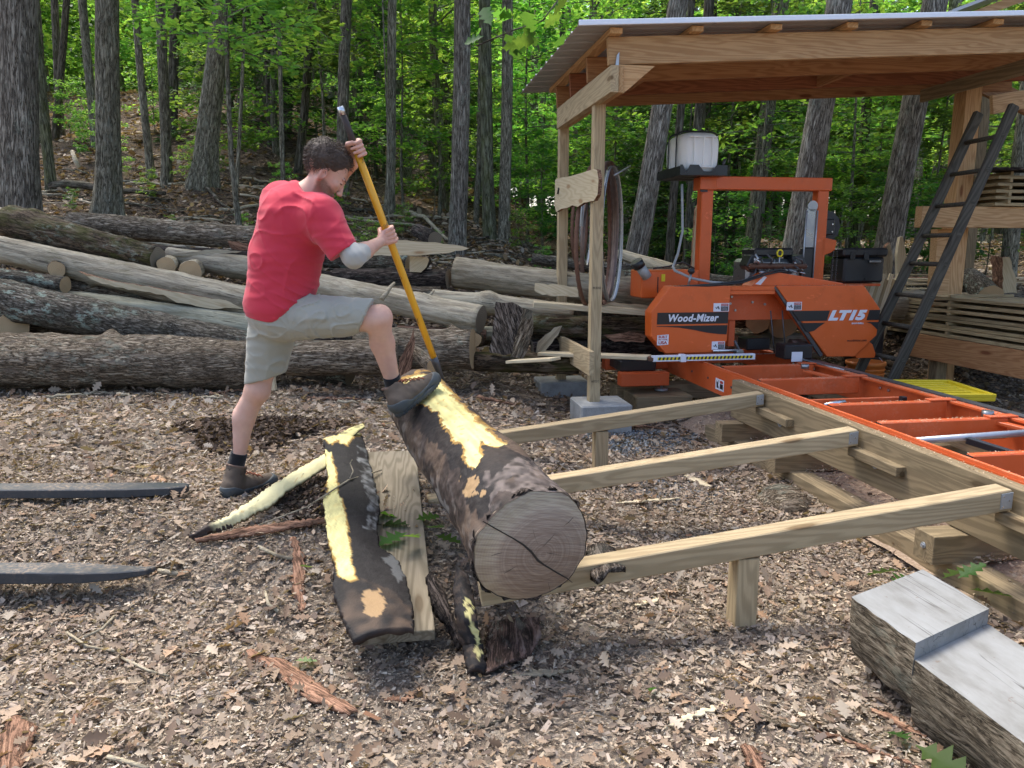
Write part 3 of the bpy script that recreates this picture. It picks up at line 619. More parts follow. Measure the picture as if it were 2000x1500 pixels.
TR = [
 (42, 9.6, 0, 34, 74, BARK_OAK, 'thick dark oak trunk filling the far left edge behind the log pile', .18, 13),
 (212, 11.0, 0, 214, 46, BARK_TREE, 'brown trunk with a dark vertical scar and flared foot, second large trunk from the left', .55, 13),
 (404, 13.5, 0, 437, 42, BARK_TREE, 'broad grey trunk with flared roots left of the man, leafy sprays across its upper part', .5, 13),
 (464, 12.5, 180, 470, 8, BARK_TREE, 'slim bare sapling stem just right of the broad flared trunk', .1, 7),
 (305, 14.5, 120, 276, 15, BARK_TREE, 'thin trunk leaning left that crosses another beside it, left of the broad flared trunk', .2, 12),
 (335, 13.8, 0, 316, 20, BARK_TREE, 'slender straight trunk just left of the broad flared trunk', .3, 12),
 (112, 13.0, 60, 66, 20, BARK_GREEN, 'dark mossy trunk leaning left just right of the thick oak', .3, 12),
 (205, 17.5, 0, 163, 17, BARK_TREE, 'pale smooth trunk leaning left half hidden behind the scarred trunk', .1, 13),
 (352, 19, 0, 344, 20, BARK_DARK, 'dark trunk before the bright gap, right of the crossed pair', .1, 14),
 (588, 16.5, 60, 606, 17, BARK_DARK, 'grey-brown trunk directly behind the head of the man', .1, 13),
 (672, 15.0, 0, 677, 24, BARK_OAK, 'straight grey trunk behind the upper end of the pole', .35, 13),
 (762, 14.0, 0, 769, 19, BARK_TREE, 'slim trunk with mossy foot right of the yellow pole', .35, 13),
 (893, 11.8, 0, 902, 36, BARK_OAK, 'rough-barked trunk rising behind the oval sawn slab', .1, 13),
 (958, 13.2, 30, 945, 26, BARK_GREEN, 'green-tinged trunk, the left one of the close pair left of the shed', .15, 13),
 (985, 13.2, 0, 990, 24, BARK_TREE, 'grey trunk, the right one of the close pair left of the shed', .15, 13),
 (930, 15, 160, 938, 12, BARK_TREE, 'thin lichen-spotted stem between the rough trunk and the close pair', .1, 11),
 (1098, 17, 40, 1100, 14, BARK_DARK, 'dark stem seen just behind the hanging blade loops', .1, 13),
 (1232, 11.5, 205, 1292, 44, BARK_OAK, 'stout trunk leaning right behind the shed post and below the water tank', .2, 13),
 (1345, 13.5, 205, 1368, 24, BARK_DARK, 'dark straight trunk right behind the white water tank', .2, 13),
 (1460, 13.5, 205, 1503, 32, BARK_TREE, 'trunk leaning right inside the orange gantry frame, the thinner of the two there', .15, 13),
 (1541, 10.6, 205, 1605, 54, BARK_OAK, 'thick trunk leaning right behind the black engine and the mast of the mill', .15, 13),
 (1722, 11.0, 190, 1790, 52, BARK_OAK, 'thick grey trunk leaning right between the gantry and the ladder', .2, 13),
 (1668, 15.5, 340, 1680, 22, BARK_GREEN, 'small trunk left of the thick leaning one, between gantry and ladder', .2, 10),
 (1306, 12.6, 380, 1318, 18, BARK_DARK, 'thin dark trunk behind the fuel tank and left post of the gantry', .2, 9),
 (1975, 12.5, 200, 2004, 30, BARK_TREE, 'pale trunk at the right edge behind the leaning split slabs', .2, 12),
 (1880, 15, 250, 1892, 14, BARK_GREEN, 'thin stem seen between the ladder and the upper board stack', .2, 11),
 (760, 12.2, 60, 750, 4, BARK_TREE, 'very thin pale sapling stem just right of the slim mossy-footed trunk', .1, 6),
 (128, 18, 90, 122, 14, BARK_DARK, 'dark stem high on the bank, right of the leaning mossy trunk', .2, 12),
 (140, 19.5, 0, 104, 15, BARK_DARK, 'crooked dark stem on the bank crown, left of the pale leaning trunk', .2, 12)]
for i, (pxb, Y, pyt, pxt, w, mt, lb, fl, H) in enumerate(TR):
    big_tree(i, pxb, Y, pyt, pxt, w, mt, lb, fl, H, crown=(w > 14 and Y > 10.9 and (i % 3 == 0 or Y >= 13.5)), name='forest_tree' if w > 10 else 'sapling')

# ------------------------------------------------------------------ understorey, hemlocks, far trees
def proto(name, label, crown_me, br, H, r, mat, group, droop=.1, cat='tree'):
    root = thing(name, label, cat, (0, 0, 0), group)
    tm = trunk_mesh('trunk', H + .5, r, hash(name) % 97, mat, .2, n=8, nr=10, top=.25, wob=.05); m, _ = frame((0, 0, 0), (0, 0, 1), (0, 1, 0)); mk('trunk', tm, None, m, root)
    c = mk('crown', crown_me, None, Matrix.Identity(4), root)
    if br:
        V, F = twigs(br, .012, droop); me = mesh_np('branch', np.array(V), F, smooth=True); me.materials.append(mat); mk('branches', me, None, Matrix.Identity(4), root)
    return root
mapA, bA = crown_layers('crown', 1.5, 1.4, 5.2, 30, 95, .125, 21); mapB, bB = crown_layers('crown', 1.7, 2.6, 6.2, 28, 100, .125, 22); mapC, bC = crown_layers('crown', 1.2, .5, 2.6, 20, 80, .11, 23)
massA = crown_mass('crown', 3.0, 5.5, 13.0, 5200, .26, 31); massB = crown_mass('crown', 3.0, 1.5, 8.5, 5200, .24, 32)
hemA, hA = hemlock_mesh(41); hemB, hB = hemlock_mesh(42, 9.0, 2.8)
GM = 'young leafy maples under the tall trees'; GF = 'leafy trees deep in the woods'; GH = 'dark hemlocks in the woods'; GS = 'low leafy shrubs on the forest floor'
PR = {'A': proto('maple_sapling', 'young maple with layered bright green sprays under the tall trees', mapA, bA, 5.2, .035, BARK_TREE, GM),
      'B': proto('maple_sapling', 'tall young maple with layered bright green sprays under the tall trees', mapB, bB, 6.2, .045, BARK_TREE, GM),
      'C': proto('leafy_shrub', 'low green leafy shrub on the forest floor', mapC, bC, 2.2, .018, BARK_TREE, GS, cat='shrub'),
      'F': proto('far_tree', 'slender trunk under a high green crown, one of many deep in the woods', massA, None, 14, .17, BARK_DARK, GF),
      'G': proto('far_tree', 'full low-leaved green tree, one of many deep in the woods', massB, None, 10, .13, BARK_TREE, GF),
      'H': proto('hemlock', 'dark drooping hemlock among the leafy trees', hemA, hA, 8, .09, BARK_DARK, GH, .32),
      'J': proto('hemlock', 'dark drooping hemlock among the leafy trees', hemB, hB, 9, .1, BARK_DARK, GH, .32)}
used = set(); PG = {k: (o['label'], o['group']) for k, o in PR.items()}
def plant(k, px, Y, s=1.0, dz=0.0, label=None, own=False, sz=None):
    r = ray(px, 480); X = r.x / r.y * Y; rs_ = random.random() * 6.28
    mw = Matrix.Translation((X, Y, gz(X, Y) + dz)) @ Matrix.Rotation(rs_, 4, 'Z') @ Matrix.Diagonal((s, s, sz or s * random.uniform(.9, 1.1), 1))
    if k not in used: used.add(k); o = PR[k]; o.matrix_world = mw
    else: o = copy_tree(PR[k], mw)
    if label:
        o['label'] = label
        if 'group' in o: del o['group']
    else: o['label'], o['group'] = PG[k]
    return o
R_ = random.Random(5)
# near understorey seen in the photo
plant('B', 470, 10.8, .95, .2, 'young maple whose bright sprays hang across the broad flared trunk left of the man')
plant('B', 560, 12.5, 1.0, .3, 'tall young maple behind and left of the head of the man')
plant('A', 790, 15.5, .9); plant('A', 640, 16, 1.0, .5); plant('B', 860, 16, 1.0); plant('B', 1030, 15.5, .9)
plant('A', 1060, 18, 1.0); plant('C', 430, 16, .9); plant('C', 560, 17, 1.0); plant('C', 850, 16, .9); plant('C', 1010, 15.5, .9); plant('C', 1060, 14, .8)
for px, Y, s in ((1420, 15.5, 1.0), (1480, 13, .75), (1560, 17, 1.1), (1650, 13.5, .85), (1700, 15, .95), (1640, 18, 1.2), (1760, 14, .8), (1820, 14.5, .9), (1900, 14, .9), (1960, 16, 1.0), (1200, 16, .9), (1150, 14.5, .8), (1385, 18, 1.1)):
    plant(R_.choice('AB'), px, Y, s)
for px, Y, s in ((1400, 13, .7), (1500, 14, .8), (1600, 14.5, .7), (1660, 12.5, .6), (1720, 13, .8), (1790, 12.5, .7), (1850, 13, .7), (1930, 13, .8), (1170, 14, .7), (1310, 15, .8), (160, 17.5, .5), (190, 18.5, .5), (230, 17, .4), (320, 19, .7), (700, 17.5, .8), (930, 17, .8), (1100, 16.5, .9)):
    plant('C', px, Y, s)
for px, Y, s, k in ((540, 19, 1.0, 'J'), (1370, 16.5, .95, 'J'), (1290, 18, 1.0, 'H'), (1430, 20, 1.0, 'J'), (880, 21, .7, 'H'), (740, 19, .5, 'J'), (470, 22, .8, 'H'), (1340, 14.6, .5, 'H')):
    plant(k, px, Y, s)
# leafy trees further back, ring by ring
for Y, step, ks in ((20, 120, 'AB'), (24, 150, 'ABB'), (29, 150, 'GBA'), (35, 130, 'FGG'), (43, 105, 'GF'), (52, 80, 'GF'), (64, 60, 'GG'), (82, 48, 'GG')):
    px = -900 + R_.random() * step
    while px < 2700:
        if not (Y <= 29 and px < 420 and R_.random() < .55) and not (225 < px < 345 and Y < 60):
            s = R_.uniform(.85, 1.2) * (1 if Y < 40 else 1.35 if Y < 60 else 1.7)
            plant(R_.choice(ks), px, Y * R_.uniform(.94, 1.08), s)
        px += step * R_.uniform(.6, 1.5)
for px, Y, s in ((150, 11.5, .14), (275, 10.6, .12), (300, 12.5, .2), (340, 11, .12), (480, 11.2, .16), (620, 11.5, .14), (700, 10.8, .2), (735, 10.6, .22), (790, 12.5, .2), (850, 11.4, .16), (1020, 12.5, .25), (1060, 11.6, .2), (380, 13.5, .3), (240, 14.5, .3), (190, 15.5, .35), (430, 14.5, .3), (560, 13.2, .28), (660, 13.5, .25)): plant('C', px, Y, s)
px = -900
while px < 2800: plant('G', px, 104 * R_.uniform(.95, 1.05), R_.uniform(2.0, 2.8)); px += 34 * R_.uniform(.6, 1.4)
px = 380
while px < 2100: plant('C', px, 44 * R_.uniform(.9, 1.1), R_.uniform(1.6, 2.4)); px += 46 * R_.uniform(.6, 1.5)
# bare trunks between them
bare = thing('bare_trunk', 'slender bare trunk deep in the woods', 'tree', (0, 0, 0), 'slender trunks deep in the woods')
_m, _ = frame((0, 0, 0), (0, 0, 1), (0, 1, 0)); mk('trunk', trunk_mesh('trunk', 16, .14, 3, BARK_TREE, .25, n=10, nr=16, top=.5, wob=.12), None, _m, bare)
first = True
for q in range(64):
    px = R_.uniform(40, 1990); Y = R_.uniform(17, 38)
    if px < 330 and Y > 24: continue
    r = ray(px, 480); X = r.x / r.y * Y; s = R_.uniform(.5, 1.25)
    mw = Matrix.Translation((X, Y, gz(X, Y) - .1)) @ Matrix.Rotation(R_.random() * 6.28, 4, 'Z') @ Matrix.Rotation(R_.gauss(0, .06), 4, 'X') @ Matrix.Diagonal((s, s, 1, 1))
    if first: bare.matrix_world = mw; first = False
    else: copy_tree(bare, mw)
# ------------------------------------------------------------------ logs
def log_mesh(name, L, r0, r1, seed, mat, endmat, n=28, nr=40, bump=.06, bend=0.0, knots=(), flat=None, rough=.03):
    rk_ = random.Random(seed); knots = list(knots) + [(rk_.uniform(.1, .9) * L, rk_.uniform(0, 6.28), rk_.uniform(.1, .32), rk_.uniform(.03, .07)) for _ in range(int(L * 1.3))]; bend = bend or rk_.uniform(-.035, .035) * min(1, L / 3)
    V = []; F = []; mi = []
    for i in range(nr + 1):
        x = L * i / nr; t = i / nr; r = r0 + (r1 - r0) * t; by = bend * math.sin(PI * t); bz = bend * .4 * math.sin(2.3 * PI * t + seed)
        for k in range(n):
            th = 2 * PI * k / n; c, s = math.cos(th), math.sin(th)
            q = 1 + bump * mnoise.noise((x * 1.6 + seed * 7, c * 1.2, s * 1.2)) * 2 + bump * .7 * mnoise.noise((x * 4, c * 3 + seed, s * 3)) + rough * mnoise.noise((x * 9, c * 14, s * 14 + seed)) * 2
            for kx, kt, ka, kr in knots:
                dth = (th - kt + PI) % (2 * PI) - PI; d2 = ((x - kx) / kr) ** 2 + (dth * r / kr) ** 2; q += ka * math.exp(-d2)
            rr = r * q; y, z = rr * c, rr * s
            if flat is not None: z = min(z, flat * r)
            V.append((x, y + by, z + bz))
    for i in range(nr):
        for k in range(n): F.append([i * n + k, i * n + (k + 1) % n, (i + 1) * n + (k + 1) % n, (i + 1) * n + k]); mi.append(0)
    for e, ring in ((0, 0), (1, nr)):
        base = len(V); ctr = np.mean(np.array(V[ring * n:(ring + 1) * n]), 0); V.append(tuple(ctr))
        for k in range(n):
            a, b = ring * n + k, ring * n + (k + 1) % n; F.append([base, b, a] if e == 0 else [base, a, b]); mi.append(1)
    me = mesh_np(name, np.array(V), F, mi=mi); me.materials.append(mat); me.materials.append(endmat)
    for p in me.polygons: p.use_smooth = p.material_index == 0
    return me
_seed = [100]
def log(a, b, rpx, mat, label, endmat=END_GREY, group=None, name='log', cat='log', **kw):
    """a,b: (px, py, Y) of the two end centres in the survey; rpx: radii there"""
    p0 = P(*a); p1 = P(*b); m, L = frame(p0, p1); _seed[0] += 1
    r0 = rpx[0] * dep(p0) / FPX; r1 = rpx[1] * dep(p1) / FPX
    me = log_mesh(name, L, r0, r1, _seed[0], mat, endmat, nr=max(10, int(L / .05)), n=kw.pop('n', 44), **kw)
    return mk(name, me, None, m, label=label, cat=cat, group=group)
LG = 'logs in the long pile behind the man'
log((-140, 698, 6.95), (497, 712, 6.85), (52, 50), BARK_LOG, 'thick rough-barked log lying lowest at the front left of the pile', END_PALE, LG, rough=.035)
log((-120, 560, 7.5), (686, 722, 7.05), (40, 33), BARK_LICH, 'long bark-covered log spotted with pale lichen, resting above the lowest left log', END_GREY, LG, rough=.03)
log((100, 585, 7.8), (600, 652, 7.5), (21, 27), DEB_GREEN, 'smooth green-grey barkless log lying over the lichen-spotted one', END_PALE, LG)
log((0, 488, 8.1), (530, 600, 7.65), (27, 30), DEB_GREY, 'weathered pale log with a knot and a split underside, long one below the mossy log', END_PALE, LG, knots=((2.0, 2.0, .12, .12),))
log((20, 435, 8.35), (308, 505, 8.0), (34, 23), BARK_MOSS, 'mossy dark brown log tapering right, its broken end at the far left of the pile', END_GREY, LG, knots=((.3, 1.6, .25, .1),))
log((-100, 385, 8.7), (60, 440, 8.5), (16, 14), DEB_PALE, 'pale log end poking in at the left edge above the mossy log', END_PALE, LG)
log((140, 438, 9.0), (540, 468, 8.7), (23, 22), BARK_LOG, 'grey rough-barked log topmost at the back of the pile', END_GREY, LG)
log((300, 487, 8.6), (560, 505, 8.5), (9, 10), BARK_BLACK, 'thin dark log under the topmost rear one', END_GREY, LG)
log((330, 500, 8.5), (620, 545, 8.2), (17, 32), DEB_GREY, 'grey barkless log disappearing behind the red shirt', END_PALE, LG)
log((325, 519, 7.95), (345, 505, 9.4), (17, 14), DEB_PALE, 'round pale cut end just right of the mossy log tip', END_PALE, LG)
log((372, 530, 7.9), (395, 515, 9.4), (20.5, 17), DEB_PALE, 'larger round pale cut end with a radial crack beside the smaller one', END_PALE, LG)
log((111, 525, 7.75), (112, 505, 9.0), (15, 13), BARK_MOSS, 'small round cut end showing rings at the far left of the pile', END_PALE, LG)
log((-60, 535, 7.75), (128, 557, 7.65), (17, 17), BARK_LICH, 'short lichen-covered log with a pale cut end below the small ringed end', END_PALE, LG)
log((132, 558, 8.0), (420, 600, 7.9), (17, 12), BARK_LOG, 'dark log in the shadow under the split pale log', END_GREY, LG)
log((26, 640, 7.3), (40, 628, 8.5), (28, 22), DEB_PALE, 'wide pale log end between the lowest left log and the lichen-spotted one', END_PALE, LG)
log((60, 640, 7.7), (480, 668, 7.6), (16, 20), BARK_LOG, 'shadowed dark log wedged above the lowest left log', END_GREY, LG)
log((60, 590, 8.3), (500, 620, 8.2), (22, 22), BARK_LOG, 'shadowed log deep inside the left part of the pile', END_GREY, LG)
log((570, 547, 7.75), (940, 624, 7.0), (22, 27), DEB_GREY, 'long weathered grey log running down from the hip of the man to the right', END_GREY, LG, knots=((.9, 2.2, .08, .1),))
log((600, 498, 8.5), (800, 517, 8.1), (23, 19), BARK_LICH, 'flaky-barked log with a sawn end under the oval slab', END_PALE, LG)
log((655, 543, 8.1), (876, 545, 7.8), (19, 19), BARK_BLACK, 'dark brown log right under the flaky-barked one', END_GREY, LG)
log((640, 585, 7.7), (860, 585, 7.7), (26, 26), BARK_LOG, 'log lost in the shadow behind the long weathered grey log', END_GREY, LG)
log((620, 640, 7.25), (950, 653, 7.1), (13, 9), BARK_RED, 'thin red-brown log right under the long weathered grey log', END_GREY, LG)
log((600, 668, 6.95), (775, 648, 6.95), (20, 18), BARK_BLACK, 'dark barked log behind the raised shin of the man', END_GREY, LG)
log((560, 700, 6.6), (778, 698, 6.7), (34, 34), BARK_LOG, 'brown barked log on the ground behind the raised leg of the man', END_GREY, LG, rough=.03)
log((700, 680, 6.9), (924, 683, 6.75), (40, 40), BARK_LOG, 'thick grey barked log with a clean cut end, behind the foot of the pole', END_PALE, LG, rough=.03)
log((700, 655, 7.3), (1000, 650, 7.2), (16, 13), DEB_GREEN, 'smooth green-grey log lying behind the thick cut-end one', END_PALE, LG)
log((845, 585, 7.5), (1120, 612, 7.4), (22, 20), DEB_PALE, 'cream barkless log with a dark knot left of the shed posts', END_PALE, LG, knots=((.55, 2.3, .5, .09),))
log((888, 534, 7.9), (1285, 578, 7.6), (29, 27), DEB_GREY, 'thick pale grey log with mossy patch passing behind both shed posts', END_PALE, LG, knots=((.05, 1.2, .1, .15),))
log((925, 664, 6.85), (950, 660, 7.8), (15, 14), BARK_MOSS, 'small rounded log end right of the thick cut-end log', END_PALE, LG)
log((925, 706, 6.85), (1130, 712, 6.9), (19, 18), BARK_MOSS, 'dark low log on the ground left of the concrete footings', END_GREY, LG)
log((1040, 635, 7.3), (1340, 645, 7.35), (21, 23), BARK_MOSS, 'dark mossy log behind the two shed posts', END_GREY, LG)
log((1040, 690, 7.35), (1340, 668, 7.5), (26, 24), BARK_BLACK, 'split-topped grey log low behind the two shed posts', END_GREY, LG)
log((1150, 610, 7.9), (1700, 625, 8.1), (22, 24), BARK_LOG, 'dark log seen through the gap of the orange saw head', END_GREY, LG)
log((1380, 672, 8.0), (1600, 676, 8.1), (24, 24), DEB_GREY, 'grey log lying low seen through the gap of the saw head', END_GREY, LG)
log((1210, 496, 9.4), (1360, 545, 8.6), (10, 16), DEB_PALE, 'pale ragged log top right of the hanging blades', END_PALE, LG)
log((1215, 545, 8.4), (1340, 530, 8.6), (17, 14), BARK_LICH, 'dark-ended lichen-covered log behind the fuel cap', END_GREY, LG)
log((1370, 545, 9.2), (1500, 560, 9.0), (12, 16), BARK_LICH, 'grey log between the gantry posts below the engine', END_GREY, LG)
log((1330, 590, 8.8), (1900, 600, 9.0), (28, 28), DEB_GREY, 'long grey log behind the saw head', END_GREY, LG)
log((1480, 628, 7.75), (1497, 615, 8.6), (23, 21), BARK_MOSS, 'sawn pale block end, left of the two seen through the saw head', END_PALE, LG)
log((1528, 632, 7.7), (1545, 620, 8.6), (27, 24), BARK_MOSS, 'round pale log end, right of the two seen through the saw head', END_PALE, LG)
log((1892, 545, 9.3), (1935, 580, 8.6), (22, 23), BARK_LICH, 'short stump tilted on its side behind the right lumber stack', END_PALE, 'logs lying behind the lumber stacks')
log((1845, 577, 9.2), (1885, 570, 9.5), (16, 17), BARK_LOG, 'short red-brown log lying left of the tilted stump', END_GREY, 'logs lying behind the lumber stacks')
log((1930, 588, 8.9), (2060, 583, 9.1), (14, 17), BARK_LICH, 'pale lichen-crusted log at the right edge behind the lumber stack', END_GREY, 'logs lying behind the lumber stacks')
# split pale strip hanging under the weathered log
def slabpoly(name, pts, th, mat, label=None, cat='slab', nrm=None, edge=None, group=None, parent=None, bev=.004, bow=0.0):
    """flat piece with an irregular outline: pts world points in order; th thickness along the outline normal"""
    pts = [Vector(p) for p in pts]; n = len(pts); c = sum(pts, Vector()) / n
    N = Vector()
    for i in range(n): N += (pts[i] - c).cross(pts[(i + 1) % n] - c)
    N.normalize()
    if nrm is not None and N.dot(Vector(nrm)) < 0: N = -N; pts = pts[::-1]
    # local frame: x along the longest extent
    far = max(pts, key=lambda q: (q - c).length); opp = max(pts, key=lambda q: (q - far).length); x = (far - opp); x = (x - N * x.dot(N)).normalized(); y = N.cross(x)
    m = Matrix((x, y, N)).transposed().to_4x4(); m.translation = c; inv = m.inverted()
    bm = bmesh.new(); loc = [inv @ p for p in pts]
    A = [bm.verts.new(p) for p in loc]; B = [bm.verts.new(p - Vector((0, 0, th))) for p in loc]
    bm.faces.new(A); bm.faces.new(B[::-1])
    for i in range(n): f = bm.faces.new([A[i], B[i], B[(i + 1) % n], A[(i + 1) % n]]); f.material_index = 1 if edge else 0
    bmesh.ops.recalc_face_normals(bm, faces=bm.faces)
    me = bpy.data.meshes.new(name); bm.to_mesh(me); bm.free(); me.materials.append(mat)
    if edge: me.materials.append(edge)
    return mk(name, me, None, m, parent, label, cat if parent is None else None, group)
def px_slab(name, pxs, Y, th, mat, label, edge=None, cat='slab', jag=0, group=None, k=0.0, parent=None):
    """outline given by survey points on an upright plane at distance Y (k: extra metres per px to the right)"""
    out = []; n = len(pxs); rr = random.Random(len(label) + n)
    for i in range(n):
        a, b = pxs[i], pxs[(i + 1) % n]; d = math.hypot(b[0] - a[0], b[1] - a[1]); st = max(1, int(d / jag)) if jag else 1
        for s in range(st):
            t = s / st; q = (a[0] + (b[0] - a[0]) * t, a[1] + (b[1] - a[1]) * t); j = 1.6 if (jag and s) else 0
            out.append(P(q[0] + rr.uniform(-j, j), q[1] + rr.uniform(-j, j), Y + k * (q[0] - pxs[0][0])))
    return slabpoly(name, out, th, mat, label, cat, (0, -1, 0), edge, group, parent)
px_slab('split_strip', [(153, 530), (200, 544), (300, 562), (400, 580), (480, 596), (480, 604), (400, 601), (345, 591), (320, 576), (250, 566), (190, 550)], 7.55, .05, PALE, 'pale torn wood strip split from the underside of the weathered log', BARK_RED, 'wood strip', 12)
px_slab('oval_slab', [(640, 486), (670, 477), (720, 471), (790, 469), (850, 473), (900, 480), (916, 485), (905, 489), (860, 495), (820, 499), (760, 500), (690, 495)], 7.6, .05, PALE, 'long oval sawn slab with bark rim lying on top of the pile', BARK_RED, 'slab', 14)
px_slab('wood_block', [(800, 500), (835, 502), (838, 508), (833, 522), (822, 532), (800, 531)], 7.75, .25, PALE, 'pale sawn wood block propping the oval slab', BARK_BLACK, 'wood block')
log((815, 450, 9.2), (850, 468, 8.8), (13, 15), BARK_BLACK, 'dark rotten log chunk above the oval slab', END_GREY)
px_slab('bark_slab', [(968, 590), (1000, 591), (1022, 604), (1014, 640), (1004, 690), (985, 694), (956, 688), (962, 640)], 6.75, .06, BARK_SLAB, 'wide grey furrowed bark slab leaning upright on the pile', BARK_BLACK, 'bark slab', 9)
px_slab('bark_slab', [(1022, 602), (1040, 608), (1042, 640), (1034, 670), (1022, 700), (998, 697), (1006, 660), (1016, 630)], 6.7, .05, BARK_LOG, 'narrow brown bark slab leaning beside the wide grey one', BARK_BLACK, 'bark slab', 9)
px_slab('split_log_face', [(1045, 553), (1130, 561), (1130, 580), (1060, 576), (1044, 568)], 7.32, .02, PALE, 'fresh pale patch sawn into the thick grey log behind the posts', None, 'wood patch', 8)
board('offcut_board', W2M(P(1042, 594, 7.1)), W2M(P(1290, 612, 7.1)), .2, .05, PALE, label='pale offcut board lying on the dark logs behind the shed posts', cat='board')
px_slab('offcut_slab', [(1160, 598), (1200, 590), (1290, 600), (1290, 612), (1170, 606)], 7.25, .05, PALE, 'ragged pale offcut slab right of the hanging blades', BARK_RED, 'slab', 10)
board('loose_board', W2M(P(997, 706, 6.6)), W2M(P(1086, 701, 6.3)), .14, .025, PALE, label='short pale board end sticking out left of the shed posts', cat='board')
board('loose_board', W2M(P(1056, 690, 6.9)), W2M(P(1268, 698, 6.5)), .16, .03, PALE, label='long pale board lying between the shed posts and the mill head', cat='board')
tube('stick', [P(745, 585, 7.0), P(755, 572, 7.05), P(762, 561, 7.1), P(770, 553, 7.2)], [.022, .02, .018, .014], DEB_PALE, label='short pale branch stub standing on the long weathered log', cat='stick')
tube('stick', [P(829, 577, 7.3), P(840, 576, 7.3), P(848, 567, 7.35)], [.012, .014, .01], DEB_PALE, label='small curved white stick left of the cream barkless log', cat='stick')
log((800, 680, 6.3), (846, 715, 6.0), (11, 14), BARK_LOG, 'small branch stub lying right behind the raised boot', END_PALE)
px_slab('bark_splinter', [(775, 735), (780, 700), (800, 665), (808, 640), (810, 670), (806, 700), (798, 738)], 6.1, .02, BARK_RED, 'torn shaggy bark splinter behind the raised boot', None, 'bark splinter', 10)
px_slab('wood_stub', [(524, 738), (534, 735), (538, 762), (526, 764)], 6.3, .05, PALE, 'pale split stub on the ground just behind the standing knee', None, 'wood stub')
# split pieces standing at the right behind the mill
px_slab('split_slab', [(1727, 600), (1722, 520), (1732, 480), (1738, 474), (1744, 500), (1742, 545), (1748, 600)], 9.0, .08, DEB_PALE, 'ragged grey split slab standing right of the black toolbox', BARK_RED, 'slab', 9)
px_slab('live_edge_slab', [(1752, 590), (1752, 500), (1758, 463), (1763, 462), (1769, 490), (1772, 590)], 8.9, .06, PALE, 'pale pointed slab standing beside the ragged grey one', None, 'slab', 14)
px_slab('split_slab', [(1945, 500), (1958, 502), (1968, 512), (1968, 560), (1950, 560), (1948, 530)], 8.8, .1, BARK_RED, 'reddish split slab standing at the right behind the lumber', None, 'slab', 9)
px_slab('split_slab', [(1958, 503), (1972, 502), (1977, 525), (1986, 548), (1986, 572), (1958, 573), (1960, 545)], 8.6, .08, PALE, 'pale split slab with red bark edge, rightmost behind the lumber', BARK_RED, 'slab', 9)
px_slab('leaning_slab', [(1358, 410), (1364, 398), (1366, 430), (1374, 445), (1376, 470), (1371, 500), (1368, 575), (1352, 575), (1352, 500)], 8.3, .06, PALE, 'live-edge slab standing behind the left post of the orange gantry', BARK_RED, 'slab', 9)
# fallen branches and dead wood on the bank
rb = random.Random(9)
def fallen(a, b, r, mat, label, wob=.05, name='fallen_branch', cat='branch', group=None):
    X0, Y0 = a; X1, Y1 = b; pts = []
    for i in range(8):
        t = i / 7; x = X0 + (X1 - X0) * t; y = Y0 + (Y1 - Y0) * t + rb.uniform(-wob, wob); pts.append(Vector((x, y, gz(x, y) + r * 1.2 + rb.uniform(0, wob))))
    return tube(name, pts, [r * (1 - .6 * i / 7) for i in range(8)], mat, n=7, label=label, cat=cat, group=group)
def gpt(px, py, Y): q = P(px, py, Y); return (q.x, q.y)
BG = 'fallen branches strewn on the bank'
fallen(gpt(85, 350, 10.6), gpt(240, 395, 10.2), .09, BARK_DARK, 'rotting fallen trunk on the bank between the thick oak and the scarred trunk', .05, 'fallen_log', 'log')
fallen(gpt(95, 300, 13), gpt(320, 330, 12.6), .08, BARK_DARK, 'dark fallen trunk across the bank behind the scarred trunk', .05, 'fallen_log', 'log')
fallen(gpt(250, 350, 10.9), gpt(470, 400, 9.8), .06, DEB_GREY, 'long grey fallen branch right of the scarred trunk', .05)
fallen(gpt(790, 340, 14.5), gpt(885, 415, 12.4), .05, DEB_GREY, 'straight pale fallen branch sloping left of the rough trunk')
fallen(gpt(1000, 400, 14), gpt(1090, 445, 12.0), .05, BARK_DARK, 'fallen branch on the bank left of the wooden sign')
tube('branch_stub', [P(141, 296, 12.6), P(148, 315, 12.4), P(155, 328, 12.4)], [.03, .035, .03], DEB_PALE, label='white broken branch standing on the bank left of the scarred trunk', cat='branch')
for i in range(120):
    px = rb.uniform(90, 1120); Y = rb.uniform(9.8, 15); q = ray(px, 480); X = q.x / q.y * Y; a = rb.gauss(0, .5) + (PI if rb.random() < .5 else 0); L = rb.uniform(.5, 1.8)
    fallen((X, Y), (X + L * math.cos(a), Y + L * math.sin(a)), rb.uniform(.008, .03), rb.choice([DEB_GREY, DEB_PALE, BARK_DARK, BARK_TREE]), 'fallen grey-brown branch among the dead leaves on the bank', .04, group=BG)

